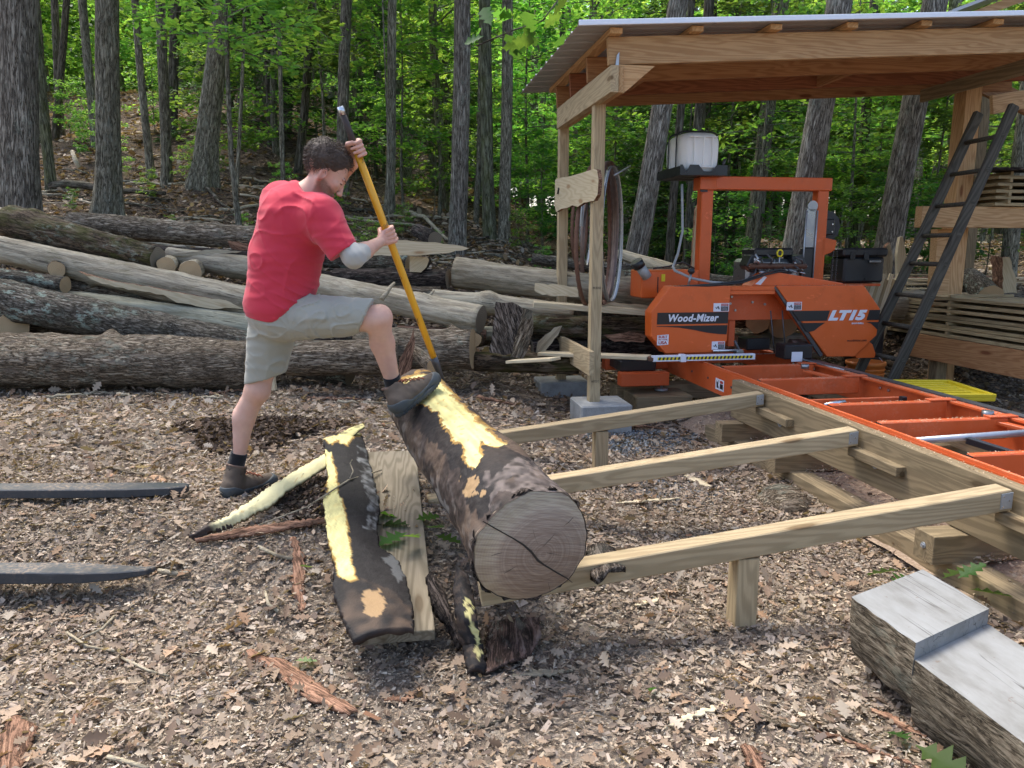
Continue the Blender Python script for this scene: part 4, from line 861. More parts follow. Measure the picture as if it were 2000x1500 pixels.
# more pieces that fill the pile
log((520, 528, 8.3), (660, 545, 8.2), (14, 13), BARK_BLACK, 'dark log end just right of the red shirt under the flaky-barked log', END_GREY, LG)
log((900, 590, 7.9), (1290, 612, 7.9), (15, 18), BARK_LOG, 'shadowed log between the mossy grey log and the cream one', END_GREY, LG)
log((1000, 652, 7.6), (1330, 660, 7.7), (20, 20), BARK_LOG, 'rough brown log deep behind the shed posts', END_GREY, LG)
log((1040, 505, 9.6), (1290, 540, 9.2), (10, 14), BARK_LICH, 'thin lichen-flecked log at the back behind the hanging blades', END_PALE, LG)
px_slab('bark_slab', [(1050, 668), (1082, 640), (1098, 636), (1090, 655), (1060, 690), (1046, 700)], 6.9, .04, DEB_GREY, 'grey split slab leaning low left of the rear shed post', BARK_BLACK, 'bark slab', 9)
px_slab('bark_slab', [(1180, 655), (1230, 648), (1262, 655), (1258, 668), (1200, 668)], 6.95, .03, BARK_RED, 'peeled flap of reddish bark on the low logs left of the saw head', None, 'bark slab', 8)
px_slab('offcut_slab', [(1262, 612), (1330, 604), (1400, 612), (1400, 622), (1270, 624)], 7.4, .05, PALE, 'pale offcut slab disappearing behind the saw head', BARK_RED, 'slab', 10)
px_slab('bark_slab', [(445, 470), (500, 478), (505, 492), (452, 486)], 8.2, .03, BARK_RED, 'flap of loose bark just left of the red shirt', None, 'bark slab', 8)
px_slab('wood_strip', [(330, 497), (420, 486), (470, 492), (380, 502)], 8.35, .03, DEB_PALE, 'pale splintered strip lying above the two round cut ends', None, 'wood strip', 9)
for i in range(26):
    px = rb.uniform(40, 1240); Y = 6.2 + rb.random() * .5 if px < 700 else 6.4; q = ray(px, 700); X = q.x / q.y * Y; a = rb.uniform(-.6, .6); L = rb.uniform(.15, .5)
    fallen((X, Y), (X + L * math.cos(a), Y + L * math.sin(a)), rb.uniform(.006, .018), rb.choice([DEB_PALE, BARK_LOG, BARK_RED]), 'short loose stick on the leaves at the foot of the log pile', .02, 'stick', 'stick', 'loose sticks at the foot of the pile')
# ------------------------------------------------------------------ sawmill shelter (mill frame: u right, v away, z up)
def zr(u, z0): return z0 + 0.062 * (u - 1.6)          # everything overhead climbs gently to the right
shed = thing('mill_shelter', 'open timber shelter with metal roof and orange beams standing over the sawmill', 'shelter', M2W(1.65, 6.1, .2))
board('post', (1.652, 6.14, .225), (1.652, 6.14, 2.64), .09, .09, PT, shed, up=(math.sin(-YAW), math.cos(YAW), 0))
board('post', (1.665, 7.46, .19), (1.665, 7.46, 2.64), .09, .09, PT, shed, up=(math.sin(-YAW), math.cos(YAW), 0))
board('header', (1.62, 5.60, 2.69), (1.62, 7.42, 2.70), .06, .185, PT, shed, label='pale treated header board on the two left posts')
board('header', (1.675, 5.62, 2.69), (1.675, 7.40, 2.70), .04, .18, FIR, shed)
board('kick_board', (1.59, 5.98, .575), (1.59, 7.50, .575), .04, .20, PT, shed, label='low tie board between the two left posts')
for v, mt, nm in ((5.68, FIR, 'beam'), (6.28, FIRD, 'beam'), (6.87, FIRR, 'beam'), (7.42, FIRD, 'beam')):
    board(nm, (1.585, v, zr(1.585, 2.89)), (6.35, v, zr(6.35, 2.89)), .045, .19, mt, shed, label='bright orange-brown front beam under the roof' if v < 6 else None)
board('blocking', (2.1, 6.3, 2.93), (2.1, 6.85, 2.93), .04, .15, FIRD, shed); board('blocking', (3.9, 6.3, 3.02), (3.9, 6.85, 3.02), .04, .15, FIRD, shed)
for k in range(8):
    u = 1.62 + .60 * k + (0 if k else .0)
    board('rafter', (u, 5.58, zr(u, 3.008)), (u, 7.72, zr(u, 3.008)), .09, .04, FIR, shed)
prism('gusset', [(1.66, 2.60), (1.70, 2.60), (1.93, 2.795), (1.66, 2.795)], 5.64, 5.68, FIR, shed)
prism('bracket', [(1.635, 2.79), (1.66, 2.79), (1.662, 2.88), (1.645, 2.86)], 5.64, 5.648, GALV, shed)
# corrugated roof sheets: each sheet is a part
def roof_sheet(u0, u1, v0, v1, z0, mat, parent, slope=.062, nrib=None):
    n = int((v1 - v0) / .018); V = []; F = []
    for i in range(n + 1):
        v = v0 + (v1 - v0) * i / n; q = (i * .018) % .23; h = .018 if q < .036 else 0.004 if .1 < q < .13 else 0
        for uu in (u0, u1):
            for dz in (0, -.0015): p = M2W(uu, v, z0 + slope * (uu - 1.6) + h + dz); V.append(tuple(p))
    for i in range(n):
        a = i * 4; F += [[a, a + 2, a + 6, a + 4], [a + 1, a + 5, a + 7, a + 3], [a, a + 4, a + 5, a + 1], [a + 2, a + 3, a + 7, a + 6]]
    me = mesh_np('roof_sheet', np.array(V), F); return mk('roof_sheet', me, mat, None, parent)
for u0, u1 in ((1.33, 2.35), (2.33, 3.4), (3.38, 4.5), (4.48, 5.6), (5.58, 6.6)): roof_sheet(u0, u1, 5.52, 7.95, 3.034, ROOF, shed)
board('roof_trim', (1.33, 5.51, zr(1.33, 3.045)), (6.6, 5.51, zr(6.6, 3.045)), .012, .036, TRIM, shed, label='white metal drip edge along the roof front')
# right-hand support
board('header', (PV(1800, 188, 7.2).x, 7.2, PV(1800, 188, 7.2).z), (PV(1800, 188, 7.2).x, 3.9, PV(1800, 188, 7.2).z), .04, .12, PT_OLD, shed)
pr = PV(1858, 400, 5.9)
board('post', (5.64, 7.12, -.05), (5.64, 7.12, 3.14), .17, .17, FIR, shed, up=(math.sin(-YAW), math.cos(YAW), 0), label='thick orange-brown post behind the ladder')
for (a, b, c, d, h, lb) in ((1.50, 1.93, 5.93, 6.35, .235, 'near square concrete footing under the front shed post'), (1.42, 1.92, 7.25, 7.65, .2, 'rear concrete footing under the back shed post')):
    bx('concrete_footing', a, b, c, d, -.06, h, CONC, None, .012, label=lb, cat='concrete block')
# printed stamps on the posts
for z, b_ in ((1.17, 'MCA2 KD'), (.40, 'ABTCO 2')):
    text_on_v('grade_stamp', b_, 1.62, 6.094, z, .02, BLACKST, shed, width=.065, height=.018)
# hanging wooden sign
sg = []
out = [(1084, 352), (1088, 348), (1110, 345), (1135, 338), (1160, 330), (1166, 332), (1169, 350), (1167, 380), (1160, 392), (1150, 394), (1140, 396), (1128, 404), (1118, 401), (1108, 406), (1096, 408), (1086, 414), (1083, 400), (1084, 375)]
sgp = [M2W(PU(x, y, 1.575)) for x, y in out]
slabpoly('wooden_sign', sgp, .03, PALE, 'live-edge wooden sign board fixed across the two left shed posts', 'sign', (-1, -.2, 0), BARK_RED)
kn = PU(1092, 368, 1.572); k_ = tube('dark_knot', [M2W(kn), M2W(PU(1090, 378, 1.572))], .012, BLACKST, bpy.data.objects['wooden_sign'], n=6)
# band blades hung in loops
def ring_strip(name, c, ru, rv, axis_yaw, w, mat, label, tilt=0.0, phase=0, teeth=True):
    n = 96; V = []; F = []
    for i in range(n):
        th = 2 * PI * i / n; rr = 1 + .05 * math.sin(2 * th + phase)
        x, z = ru * math.cos(th) * rr, rv * math.sin(th) * rr
        tz = .006 if (teeth and i % 2) else 0
        for s in (-1, 1): 
            q = Matrix.Rotation(axis_yaw, 3, 'Z') @ Vector((x, s * (w / 2 + (tz if s > 0 else 0)), z)) ; V.append(tuple(q + Vector((0, 0, tilt * x))))
    for i in range(n): a = 2 * i; b = 2 * ((i + 1) % n); F.append([a, b, b + 1, a + 1])
    me = mesh_np(name, np.array(V), F, smooth=True); o = mk(name, me, mat, Matrix.Translation(M2W(*c)), label=label, cat='saw blade', group='blade loops hung on the shed post')
    sd = o.modifiers.new('thickness', 'SOLIDIFY'); sd.thickness = .0016; return o
c0 = PU(1190, 455, 1.74)
for i, (px, py, ru, rv, yw, mt, lb) in enumerate([
    (1163, 462, .34, .66, .80, RUST, 'brown rusty band blade loop hanging lowest, widest of the bundle'),
    (1186, 452, .24, .62, .95, RUST2, 'brown steel band blade loop with bright edge right of the front post'),
    (1194, 458, .13, .60, .60, STEEL, 'bright steel band blade loop on the far right of the bundle'),
    (1178, 466, .27, .60, 1.05, RUST, 'rusty band blade loop in the middle of the bundle'),
    (1183, 448, .15, .56, .75, RUST2, 'narrow brown blade loop hugging the front post'),
    (1146, 436, .12, .40, .85, STEEL, 'small bright blade loop between the two posts'),
    (1132, 440, .13, .40, .7, RUST, 'small brown blade loop next to the rear post'),
    (1150, 485, .20, .55, 1.0, RUST2, 'dark blade loop hanging between the two posts')]):
    c = PU(px, py, 1.86 + .02 * i); ring_strip('band_blade', (c.x, c.y, c.z), ru, rv, yw + YAW, .042, mt, lb, 0, i)
tube('hook_rod', [PV(1200, 342, 6.3), PV(1231, 324, 6.9)], .007, GALV, mill=True, label='thin metal rod sticking out behind the blade loops', cat='rod')

# ------------------------------------------------------------------ timber log deck rails and mill foundation
found = thing('mill_foundation', 'weathered timber beam and sill foundation carrying the orange mill bed', 'foundation', M2W(2.5, 3.5, 0))
bx('main_beam', 2.515, 2.60, 1.0, 5.38, .235, .522, PT, found, rot=0, label='deep treated beam along the left side of the mill bed') if 0 else None
board('main_beam', (2.56, 1.0, .38), (2.56, 5.38, .38), .075, .285, PT_OLD, found, label='deep treated beam along the left side of the mill bed')
board('main_beam', (3.62, 1.0, .35), (3.62, 7.4, .35), .075, .25, PT_OLD, found)
for v, w in ((2.98, .22), (4.42, .2), (5.22, .2), (6.9, .35)):
    board('crib_block', (2.36 if v < 6 else 2.05, v, .165), (3.9, v, .165), w * .6, .135, PT_OLD, found)
board('sill', (2.53, .9, .035), (2.53, 5.7, .035), .14, .14, PT_OLD, found, label='long ground sill dusted with sawdust, left side')
board('sill', (3.65, .9, .04), (3.65, 7.4, .04), .14, .14, PT_OLD, found)
board('sill', (2.86, 1.0, .05), (2.86, 4.7, .05), .09, .05, PLANK, found)
for v in (2.70, 3.76, 4.86):
    board('cleat', (2.50, v - .40, .395), (2.50, v + .02, .395), .06, .05, PT_OLD, found)
def bolt(u, v, z, parent, r=.016, axis='u'):
    p = Vector((u, v, z)); d = Vector((-.012, 0, 0)) if axis == 'u' else Vector((0, -.012, 0))
    tube('bolt', [p, p + d * .3], r * 1.5, GALV, parent, 16, True); return tube('bolt', [p + d * .3, p + d], r * .8, GALV, parent, 6, True, smooth=False)
for px, py in ((1523, 827), (1709, 907)):
    q = PU(px, py, 2.52); bolt(2.522, q.y, q.z, found)
bolt(2.36, 2.98, .17, found, .01)
# sawdust along the sill
def dustbox(u0, u1, v0, v1, n, zf, cols, name, s0=.004, s1=.014):
    rs2 = np.random.RandomState(int(u0 * 100 + v0 * 10)); u = rs2.uniform(u0, u1, n); v = rs2.uniform(v0, v1, n); X = u * cy - v * sy; Y = u * sy + v * cy
    pos = np.stack([X, Y, zf(u, v, rs2) ], -1); cols = np.array(cols); sc = rs2.uniform(s0, s1, n)
    return mk(name, batch(name, CHIPV, CHIPF, pos, rotm(rs2.rand(n) * 6.28, rs2.rand(n) * .7, rs2.rand(n) * 6.28), sc, cols[rs2.randint(0, len(cols), n)] * (.8 + .4 * rs2.rand(n))[:, None]), LITTER, kind='stuff')
dcol = [(0.42, 0.31, 0.22), (0.5, 0.38, 0.27), (0.34, 0.24, 0.17), (0.55, 0.45, 0.33)]
V_ = []; 
gu = np.linspace(2.42, 3.6, 30); gv = np.linspace(1.0, 6.2, 90); UU, VV = np.meshgrid(gu, gv)
zz = .005 + .11 * sst(2.44, 2.62, UU) * sst(3.6, 3.3, UU) * (.75 + .7 * vnoise(UU, VV, .5, 14)) + .03 * vnoise(UU, VV, .1, 15)
XX = UU * cy - VV * sy; YY = UU * sy + VV * cy; jj = np.arange(UU.size).reshape(UU.shape)
DUSTM = MT('sawdust', .95, .1); _v = DUSTM.coord(rnd=False); _n = DUSTM.noise(_v, 60, 5, .75); DUSTM.col(DUSTM.ramp(_n, [(.35, (0.28, 0.2, 0.14)), (.6, (0.44, 0.33, 0.24)), (.75, (0.55, 0.44, 0.33))])); DUSTM.bump(_n, .8, .01); DUSTM = DUSTM.m
mk('sawdust_bed', mesh_np('sawdust_bed', np.stack([XX.ravel(), YY.ravel(), zz.ravel()], -1), np.stack([jj[:-1, :-1], jj[:-1, 1:], jj[1:, 1:], jj[1:, :-1]], -1).reshape(-1, 4), smooth=True), DUSTM, kind='stuff')
dustbox(2.46, 3.5, 1.2, 6, 9000, lambda u, v, r: .02 + .10 * sst(2.44, 2.62, u) + r.rand(len(u)) * .02, dcol + brn[:2], 'sawdust_flakes', .006, .03)
dustbox(1.7, 2.5, 1.6, 5.5, 9000, lambda u, v, r: GZ(u * cy - v * sy, u * sy + v * cy) + .01 + r.rand(len(u)) * .012, dcol + brn, 'sawdust_flakes', .006, .026)
GR = 'squared deck rails from the mill to the big log'
def deck_rail(v, uL, label, legs, ut=2.505):
    z1 = .522; sl = .118; z0 = z1 - sl * (ut - uL)
    r = thing('deck_rail', label, 'timber rail', M2W(1.3, v, .2), GR)
    board('rail', (uL, v, z0 - .045), (ut, v, z1 - .045), .09, .09, PT, r, c=.004)
    for u in legs: board('leg', (u + .045, v + .01, -.08), (u + .045, v + .01, z1 - sl * (ut - u) - .094), .09, .09, PT, r, up=(math.sin(-YAW), math.cos(YAW), 0))
    pl = prism('hanger_plate', [(ut - .055, .44), (ut - .003, .444), (ut - .003, .512), (ut - .055, .505)], v - .049, v - .045, GALV, r)
    for a, b in ((.046, .452), (.046, .495), (.02, .478)):
        tube('nail_head', [(ut - a, v - .049, b), (ut - a, v - .052, b)], .0035, CHROME, pl, 8, True)
    return r
deck_rail(2.72, .30, 'nearest squared rail with a short leg, running under the cut face of the big log', (1.325,))
deck_rail(3.79, .16, 'middle squared rail of the log deck, passing under the big log', ())
deck_rail(4.88, .55, 'farthest squared rail of the log deck, its leg just in front of the footing', (1.325,))

# ------------------------------------------------------------------ lumber store at the right
store = thing('lumber_rack', 'timber rack of orange beams holding stickered boards at the right edge', 'rack', M2W(5.2, 6.7, 0))
us = 5.04; vf = 6.86
board('beam', (us + .05, 2.6, .565), (us + .05, vf, .565), .10, .23, FIRD, store, label='dark orange sill beam under the lower board stack')
board('beam', (us + 1.2, 2.6, .565), (us + 1.2, vf, .565), .10, .23, FIRD, store)
for v in (vf - .25, 3.6): board('rack_post', (us + .16, v, 0), (us + .16, v, .45), .10, .14, PT_OLD, store)
ub = PV(1795, 405, 6.86)
board('beam', (ub.x, 6.86, ub.z - .09), (7.6, 6.86, ub.z - .09), .10, .20, FIR, store, label='orange-brown shelf beam the ladder leans on')
board('beam', (ub.x + .2, 5.0, ub.z - .09), (7.6, 5.0, ub.z - .09), .10, .20, FIR, store)
prism('corbel', [(5.36, ub.z - .2), (5.55, ub.z - .2), (5.53, .96), (5.46, .88), (5.40, .93), (5.38, 1.04)], 7.0, 7.1, FIR, store)
rl = random.Random(3)
def stack(name, label, u0, z0, layers, vA, vB, mat, nb, th=.027, gap=.02, w=.16, along='v', stick_at=(.12, .5, .88)):
    """stickered stack: each board is a part"""
    st = thing(name, label, 'board stack', M2W(u0, (vA + vB) / 2, z0))
    z = z0
    for k in range(layers):
        g = gap if rl.random() < .8 else .004
        for j in range(nb):
            o = rl.uniform(-.03, .03) if j == 0 else rl.uniform(-.006, .006); uu = u0 + w / 2 + j * (w + .012) + max(0, o)
            e = rl.uniform(-.12, .06); tilt = rl.uniform(-.006, .006)
            if along == 'v': board('board', (uu, vA, z + th / 2 - tilt), (uu, vB + e, z + th / 2 + tilt), w, th * rl.uniform(.85, 1.1), mat, st, c=.002)
            else: board('board', (vA, uu, z + th / 2 - tilt), (vB + e, uu, z + th / 2 + tilt), w, th, mat, st, c=.002)
        if g > .01:
            for f in stick_at:
                vv = vA + (vB - vA) * f
                if along == 'v': board('sticker', (u0 - .01, vv, z + th + g / 2), (u0 + nb * w, vv, z + th + g / 2), .03, g * .95, mat, st, c=.001)
                else: board('sticker', (vv, u0 - .01, z + th + g / 2), (vv, u0 + nb * w, z + th + g / 2), .03, g * .95, mat, st, c=.001)
        z += th + g
    return st
stack('board_stack', 'lower stickered stack of pale boards running out of the right edge', us, .685, 8, 2.7, vf - .03, STACK, 4, .03, .024)
stack('board_stack', 'wide board stack behind the thick post, topped with loose thin strips', 5.82, .54, 11, 6.3, 10.2, STACK, 4, .026, .017, .22)
stack('board_stack', 'dark stickered stack lying on the upper shelf beam behind the ladder', 6.76, ub.z + .012, 5, PV(1935, 350, 6.86).x, 8.0, STACK, 3, .03, .035, .2, along='u', stick_at=(.06, .55))
board('top_board', (PV(1912, 322, 6.8).x, 6.8, ub.z + .35), (8.0, 6.8, ub.z + .38), .3, .025, BARK_BLACK, store)
for k in range(14):          # loose strips and thin slabs laid over the rear stack
    z = 1.03 + .008 * k + rl.uniform(0, .02); v = 8.8 + rl.uniform(-1.0, 1.0); u0 = 5.5 + rl.uniform(-.1, .4)
    board('loose_strip', (u0, v, z), (u0 + rl.uniform(1.4, 2.4), v - rl.uniform(-.3, .5), z + rl.uniform(-.03, .03)), rl.uniform(.06, .16), .015, rl.choice([STACK, PALE, BARK_RED]), label='thin sawn strip lying loose on top of the stacks behind the thick post', cat='board', group='loose strips on the rear stack')
# boards leaning upright behind the saw head
for k in range(13):
    t = k / 12; px = 1694 + 62 * t; py = 556 + 12 * math.sin(k * 2.1); q0 = PV(px - 34 - 10 * t, 690, 7.1 + .02 * k); q1 = PV(px + 6, py - 10, 7.4 + .02 * k)
    board('leaning_board', q0, q1, .045, .02, PALE if k % 3 else STACK, up=(0, -1, .2), label='narrow pale board in the row leaning upright behind the saw head and ladder', cat='board', group='narrow boards leaning behind the saw head')
# ladder
lad = thing('ladder', 'old dark wooden ladder leaning right against the shelf beam', 'ladder', M2W(3.6, 5.2, 0))
vn, vr = 6.04, 6.52
n0, n1 = PV(1742, 745, vn), PV(1981, 205, vn); f0, f1 = PV(1690, 700, vr), PV(1912, 220, vr)
def rail_at(a, b, z): t = (z - a.z) / (b.z - a.z); return a + (b - a) * t
for a, b, v in ((n0, n1, vn), (f0, f1, vr)):
    lo = rail_at(a, b, 0.02); hi = b
    board('side_rail', lo, hi, .05, .092, LADDER, lad, up=(-math.cos(YAW), -math.sin(YAW), .4), c=.012)
for pyr in (263, 333, 396, 458, 518, 580, 640, 702, 765):
    # rung height from the near rail
    best = None
    for s in range(0, 200):
        q = n0 + (n1 - n0) * (s / 150 - .2); y = proj(M2W(q))[1]
        if best is None or abs(y - pyr) < best[0]: best = (abs(y - pyr), q)
    q = best[1]; fr = rail_at(f0, f1, q.z)
    tube('rung', [(q.x, q.y - .03, q.z), (fr.x, fr.y + .03, q.z)], [.02, .02], LADDER, lad, 10, True)
# second roof at the top right
s2 = thing('lumber_shed', 'second small shed with dark sloping roof behind the shelter at the top right', 'shed', M2W(6.2, 8.0, 0))
a, b = PV(1845, 31, 7.2), PV(1995, -26, 7.2)
prism('roof', [(a.x, a.z), (a.x + 3.2, a.z + (b.z - a.z) / (b.x - a.x) * 3.2), (a.x + 3.2, a.z + (b.z - a.z) / (b.x - a.x) * 3.2 + .03), (a.x, a.z + .03)], 7.1, 9.6, ROOF, s2)
prism('rafter', [(a.x + .1, a.z - .02), (a.x + 3.2, a.z + (b.z - a.z) / (b.x - a.x) * 3.1 - .02), (a.x + 3.2, a.z + (b.z - a.z) / (b.x - a.x) * 3.1 - .14), (a.x + .1, a.z - .10)], 7.2, 7.24, FIR, s2)
c, d = PV(1925, 160, 8.2), PV(2000, 192, 8.2)
board('rafter', (c.x - .2, 8.2, c.z + .03), (d.x + 1.5, 8.2, d.z - .6), .05, .2, FIRD, s2)
board('plate', (PV(1935, 215, 8.0).x, 8.0, PV(1935, 205, 8.0).z), (PV(2030, 205, 8.0).x, 8.0, PV(2000, 188, 8.0).z), .05, .2, FIR, s2)
board('post', (7.4, 7.3, 0), (7.4, 7.3, 4.0), .12, .12, PT_OLD, s2); board('post', (7.6, 9.3, 0), (7.6, 9.3, 4.0), .12, .12, PT_OLD, s2)
board('fascia', (PV(1905, 150, 8.4).x, 8.4, PV(1905, 165, 8.4).z), (PV(1945, 170, 8.4).x, 8.4, PV(1945, 190, 8.4).z), .03, .05, TRIM, s2)
# tote with yellow lid, bucket, black bin
t0, t1, t2, t3 = [PZ(x, y, .50) for x, y in ((1731, 743), (1861, 747), (1941, 773), (1818, 775))]
tote = thing('storage_tote', 'black storage tote with a ribbed yellow-green lid beside the mill bed', 'storage tote', ((t0 + t2) / 2).x * Vector((1, 0, 0)) + Vector((0, ((t0 + t2) / 2).y, .0)))
def wbox(name, cen, dx, dy, z0, z1, yaw, mat, parent, c=.01, **kw):
    V, F = cbox_data(dx, dy, z1 - z0, c, -dx / 2); me = mesh_np(name, np.array(V), F); fixn(me)
    return mk(name, me, mat, Matrix.Translation((cen.x, cen.y, (z0 + z1) / 2)) @ Matrix.Rotation(yaw, 4, 'Z'), parent, **kw)
tcn = (t0 + t1 + t2 + t3) / 4; tyaw = math.atan2((t3 - t0).y, (t3 - t0).x); L1 = ((t3 - t0).length + (t2 - t1).length) / 2; L2 = ((t1 - t0).length + (t2 - t3).length) / 2
wbox('tub', tcn, L1 * .93, L2 * .9, .08, .47, tyaw, BLACKPL, tote, .02)
lid = wbox('lid', tcn, L1, L2, .462, .495, tyaw, YELLOWPL, tote, .01)
for s in (-1, 1):
    wbox('lid_rim', tcn + Matrix.Rotation(tyaw, 3, 'Z') @ Vector((0, s * L2 * .47, 0)), L1, L2 * .06, .49, .515, tyaw, YELLOWPL, lid, .004)
    wbox('lid_rim', tcn + Matrix.Rotation(tyaw, 3, 'Z') @ Vector((s * L1 * .475, 0, 0)), L1 * .05, L2 * .88, .49, .515, tyaw, YELLOWPL, lid, .004)
for k in range(6):
    wbox('lid_rib', tcn + Matrix.Rotation(tyaw, 3, 'Z') @ Vector((L1 * (-.37 + .148 * k), 0, 0)), L1 * .05, L2 * .62, .49, .507, tyaw, YELLOWPL, lid, .004)
bk = PV(1691, 705, 6.75)
bucket = thing('bucket', 'orange plastic bucket under the right chip chute of the saw head', 'bucket', M2W(bk.x, bk.y, bk.z - .38))
def lathe(name, prof, mat, parent, loc, n=40):
    V = []; F = []
    for r, z in prof:
        for k in range(n): V.append((r * math.cos(2 * PI * k / n), r * math.sin(2 * PI * k / n), z))
    for i in range(len(prof) - 1):
        for k in range(n): F.append([i * n + k, i * n + (k + 1) % n, (i + 1) * n + (k + 1) % n, (i + 1) * n + k])
    me = mesh_np(name, np.array(V), F, smooth=True); return mk(name, me, mat, Matrix.Translation(loc), parent)
R = .178; bl = M2W(bk.x, bk.y, bk.z - .38)
lathe('body', [(.0001, .005), (R * .84, 0), (R * .86, .01), (R * .93, .26), (R * .99, .262), (R * .99, .272), (R * .94, .276), (R * .94, .30), (R * 1.0, .302), (R * 1.0, .312), (R * .95, .316), (R * .96, .345), (R * 1.03, .347), (R * 1.03, .378), (R * .97, .38), (R * .93, .1), (R * .8, .012)], BUCKET, bucket, bl)
tube('handle', [bl + Vector((-R, 0, .33)), bl + Vector((-R * .6, R * .9, .34)), bl + Vector((0, R * 1.2, .36)), bl + Vector((R * .75, R * .8, .46)), bl + Vector((R, 0, .36))], .003, WHITEST, bucket, 6)
m_ = text_on_v('lettering', 'HOME', bk.x + .055, bk.y - .163, bk.z - .235, .03, BLACKST, bucket, width=.06, height=.022)
text_on_v('lettering', 'DEPOT', bk.x + .055, bk.y - .163, bk.z - .262, .03, BLACKST, bucket, width=.06, height=.018)
bx('dark_bin', 4.60, 4.86, 6.95, 7.25, .02, .80, BLACKPL, None, .03, label='black plastic bin standing behind the ladder foot', cat='bin')
# ------------------------------------------------------------------ portable sawmill
mill = thing('sawmill', 'orange portable band sawmill with lettered saw head on its long steel bed', 'sawmill', M2W(2.6, 6.4, 0))
zb = .53
# bed: left and right rails
prof = [(2.60, zb - .20), (2.612, zb - .20), (2.612, zb - .012), (2.665, zb - .012), (2.665, zb), (2.60, zb)]
prism('bed_rail', prof, 1.0, 7.5, ORANGE_D, mill, label='left bed rail')
prism('track_lip', [(2.604, zb + .001), (2.624, zb + .001), (2.624, zb + .016), (2.604, zb + .016)], 1.0, 7.2, ORANGE_D, mill)
prism('bed_rail', [(3.56, zb - .20), (3.57, zb - .20), (3.57, zb + .004), (3.51, zb + .004), (3.51, zb - .008), (3.56, zb - .008)], 1.0, 7.5, ORANGE_D, mill)
prism('track', [(3.575, zb - .03), (3.64, zb - .03), (3.64, zb + .012), (3.575, zb + .012)], 1.0, 8.2, DARKST, mill)
for v in (6.9, 5.92, 5.27, 4.33, 3.83, 3.13, 2.4):     # bunks
    z1 = zb + .004; b = bx('bunk', 2.70, 3.50, v, v + .055, z1 - .125, z1, ORANGE_D, mill, .006)
    bx('bunk_end', 2.694, 2.702, v + .006, v + .05, z1 - .118, z1 - .006, BLACKPL, b, .001)
    bx('gusset', 3.38, 3.56, v - .004, v + .06, z1 + .002, z1 + .012, ORANGE_D, b, .002)
for v in (4.75, ): bx('cross_bar', 2.67, 3.5, v, v + .03, zb - .16, zb - .05, ORANGE_D, mill, .003)
for v in (6.35, 5.55, 5.0, 4.6, 3.5, 3.35, 2.9, 5.1, 6.0):
    tube('bolt', [(3.56, v, zb - .05), (3.548, v, zb - .05)], .011, CHROME, mill, 8, True)
    tube('bolt', [(2.600, v, zb - .1), (2.594, v, zb - .1)], .01, DARKST, mill, 8, True)
# log clamp tube and arm
tube('clamp_tube', [(2.72, 3.60, zb - .045), (3.56, 3.60, zb - .02)], .019, GALV, mill, 14, True)
board('clamp_arm', (3.03, 3.58, zb - .045), (3.28, 3.30, zb - .12), .045, .035, BLACKPL, mill)
tube('clamp_tip', [(3.26, 3.30, zb - .11), (3.32, 3.29, zb - .11)], .018, CHROME, mill, 12, True)
tube('side_stop', [(2.82, 4.62, zb - .06), (2.90, 4.63, zb - .055), (2.98, 4.64, zb - .05)], [.012, .02, .02], CHROME, mill, 12, True); bx('stop_block', 3.42, 3.46, 4.66, 4.70, zb - .11, zb - .03, BLACKPL, mill)
for u, v in ((3.32, 5.75), (3.42, 3.9)):
    tube('roller', [(u, v, zb + .0), (u, v, zb + .035)], .032, STEEL, mill, 18, True)
    board('roller_arm', (u, v, zb - .02), (u + .12, v - .28, zb - .04), .05, .02, ORANGE_D, mill)
# winch or battery box on the right rail, with a white tag
bxo = bx('bunk_box', 3.34, 3.60, 6.12, 6.3, zb + .02, zb + .145, BLACKPL, mill, .01); bx('white_tag', 3.40, 3.50, 6.112, 6.119, zb + .0, zb + .085, WHITEST, bxo, .002)
tube('push_rod', [(3.50, 6.1, zb + .02), (3.58, 5.6, zb - .0)], .01, STEEL, mill, 10, True)
# outrigger, feet and towing parts on the left
bx('outrigger', 1.98, 2.60, 6.95, 7.07, .36, .47, ORANGE_D, mill, .006); bx('fork_cap', 2.02, 2.36, 6.6, 6.95, .40, .50, BLACKPL, mill, .01); bx('outrigger', 2.0, 2.45, 6.5, 6.62, .28, .40, ORANGE_D, mill, .006)
tube('levelling_foot', [(2.42, 6.62, .22), (2.42, 6.62, .40)], .012, GALV, mill, 10, True); tube('foot_pad', [(2.42, 6.62, .215), (2.42, 6.62, .235)], .06, GALV, mill, 20, True)
bx('crib_timber', 2.10, 2.62, 6.35, 6.75, -.02, .212, PT_OLD, None, .01, label='thick weathered timber block under the levelling foot of the mill', cat='timber block')
# ---- saw head (child parts)
vh = 6.30
LO = [(2.355, 1.175), (2.90, 1.175), (2.888, .70), (2.80, .60), (2.33, .60), (2.197, .745), (2.190, .955)]
RO = [(3.315, 1.172), (4.150, 1.172), (4.331, .955), (4.312, .723), (4.11, .535), (3.843, .538)]
gl = prism('blade_guard', LO, vh, vh + .17, ORANGE, mill, .006, label='left blade guard cover with name lettering')
gr_ = prism('blade_guard', RO, vh, vh + .17, ORANGE, mill, .006, label='right blade guard cover with model lettering')
bx('top_channel', 2.90, 3.32, vh + .02, vh + .06, 1.10, 1.165, ORANGE, mill, .003); bx('top_channel', 2.90, 3.32, vh + .012, vh + .05, 1.135, 1.172, ORANGE, mill, .004)
bx('head_plate', 2.86, 3.62, vh + .2, vh + .22, .86, 1.13, ORANGE_D, mill, .003, label='recessed steel plate between the two guards')
for u, z in ((3.0, 1.07), (2.99, 1.01), (3.04, .95), (3.32, 1.0), (3.2, 1.02)): tube('bolt', [(u, vh + .2, z), (u, vh + .188, z)], .011, STEEL, mill, 8, True)
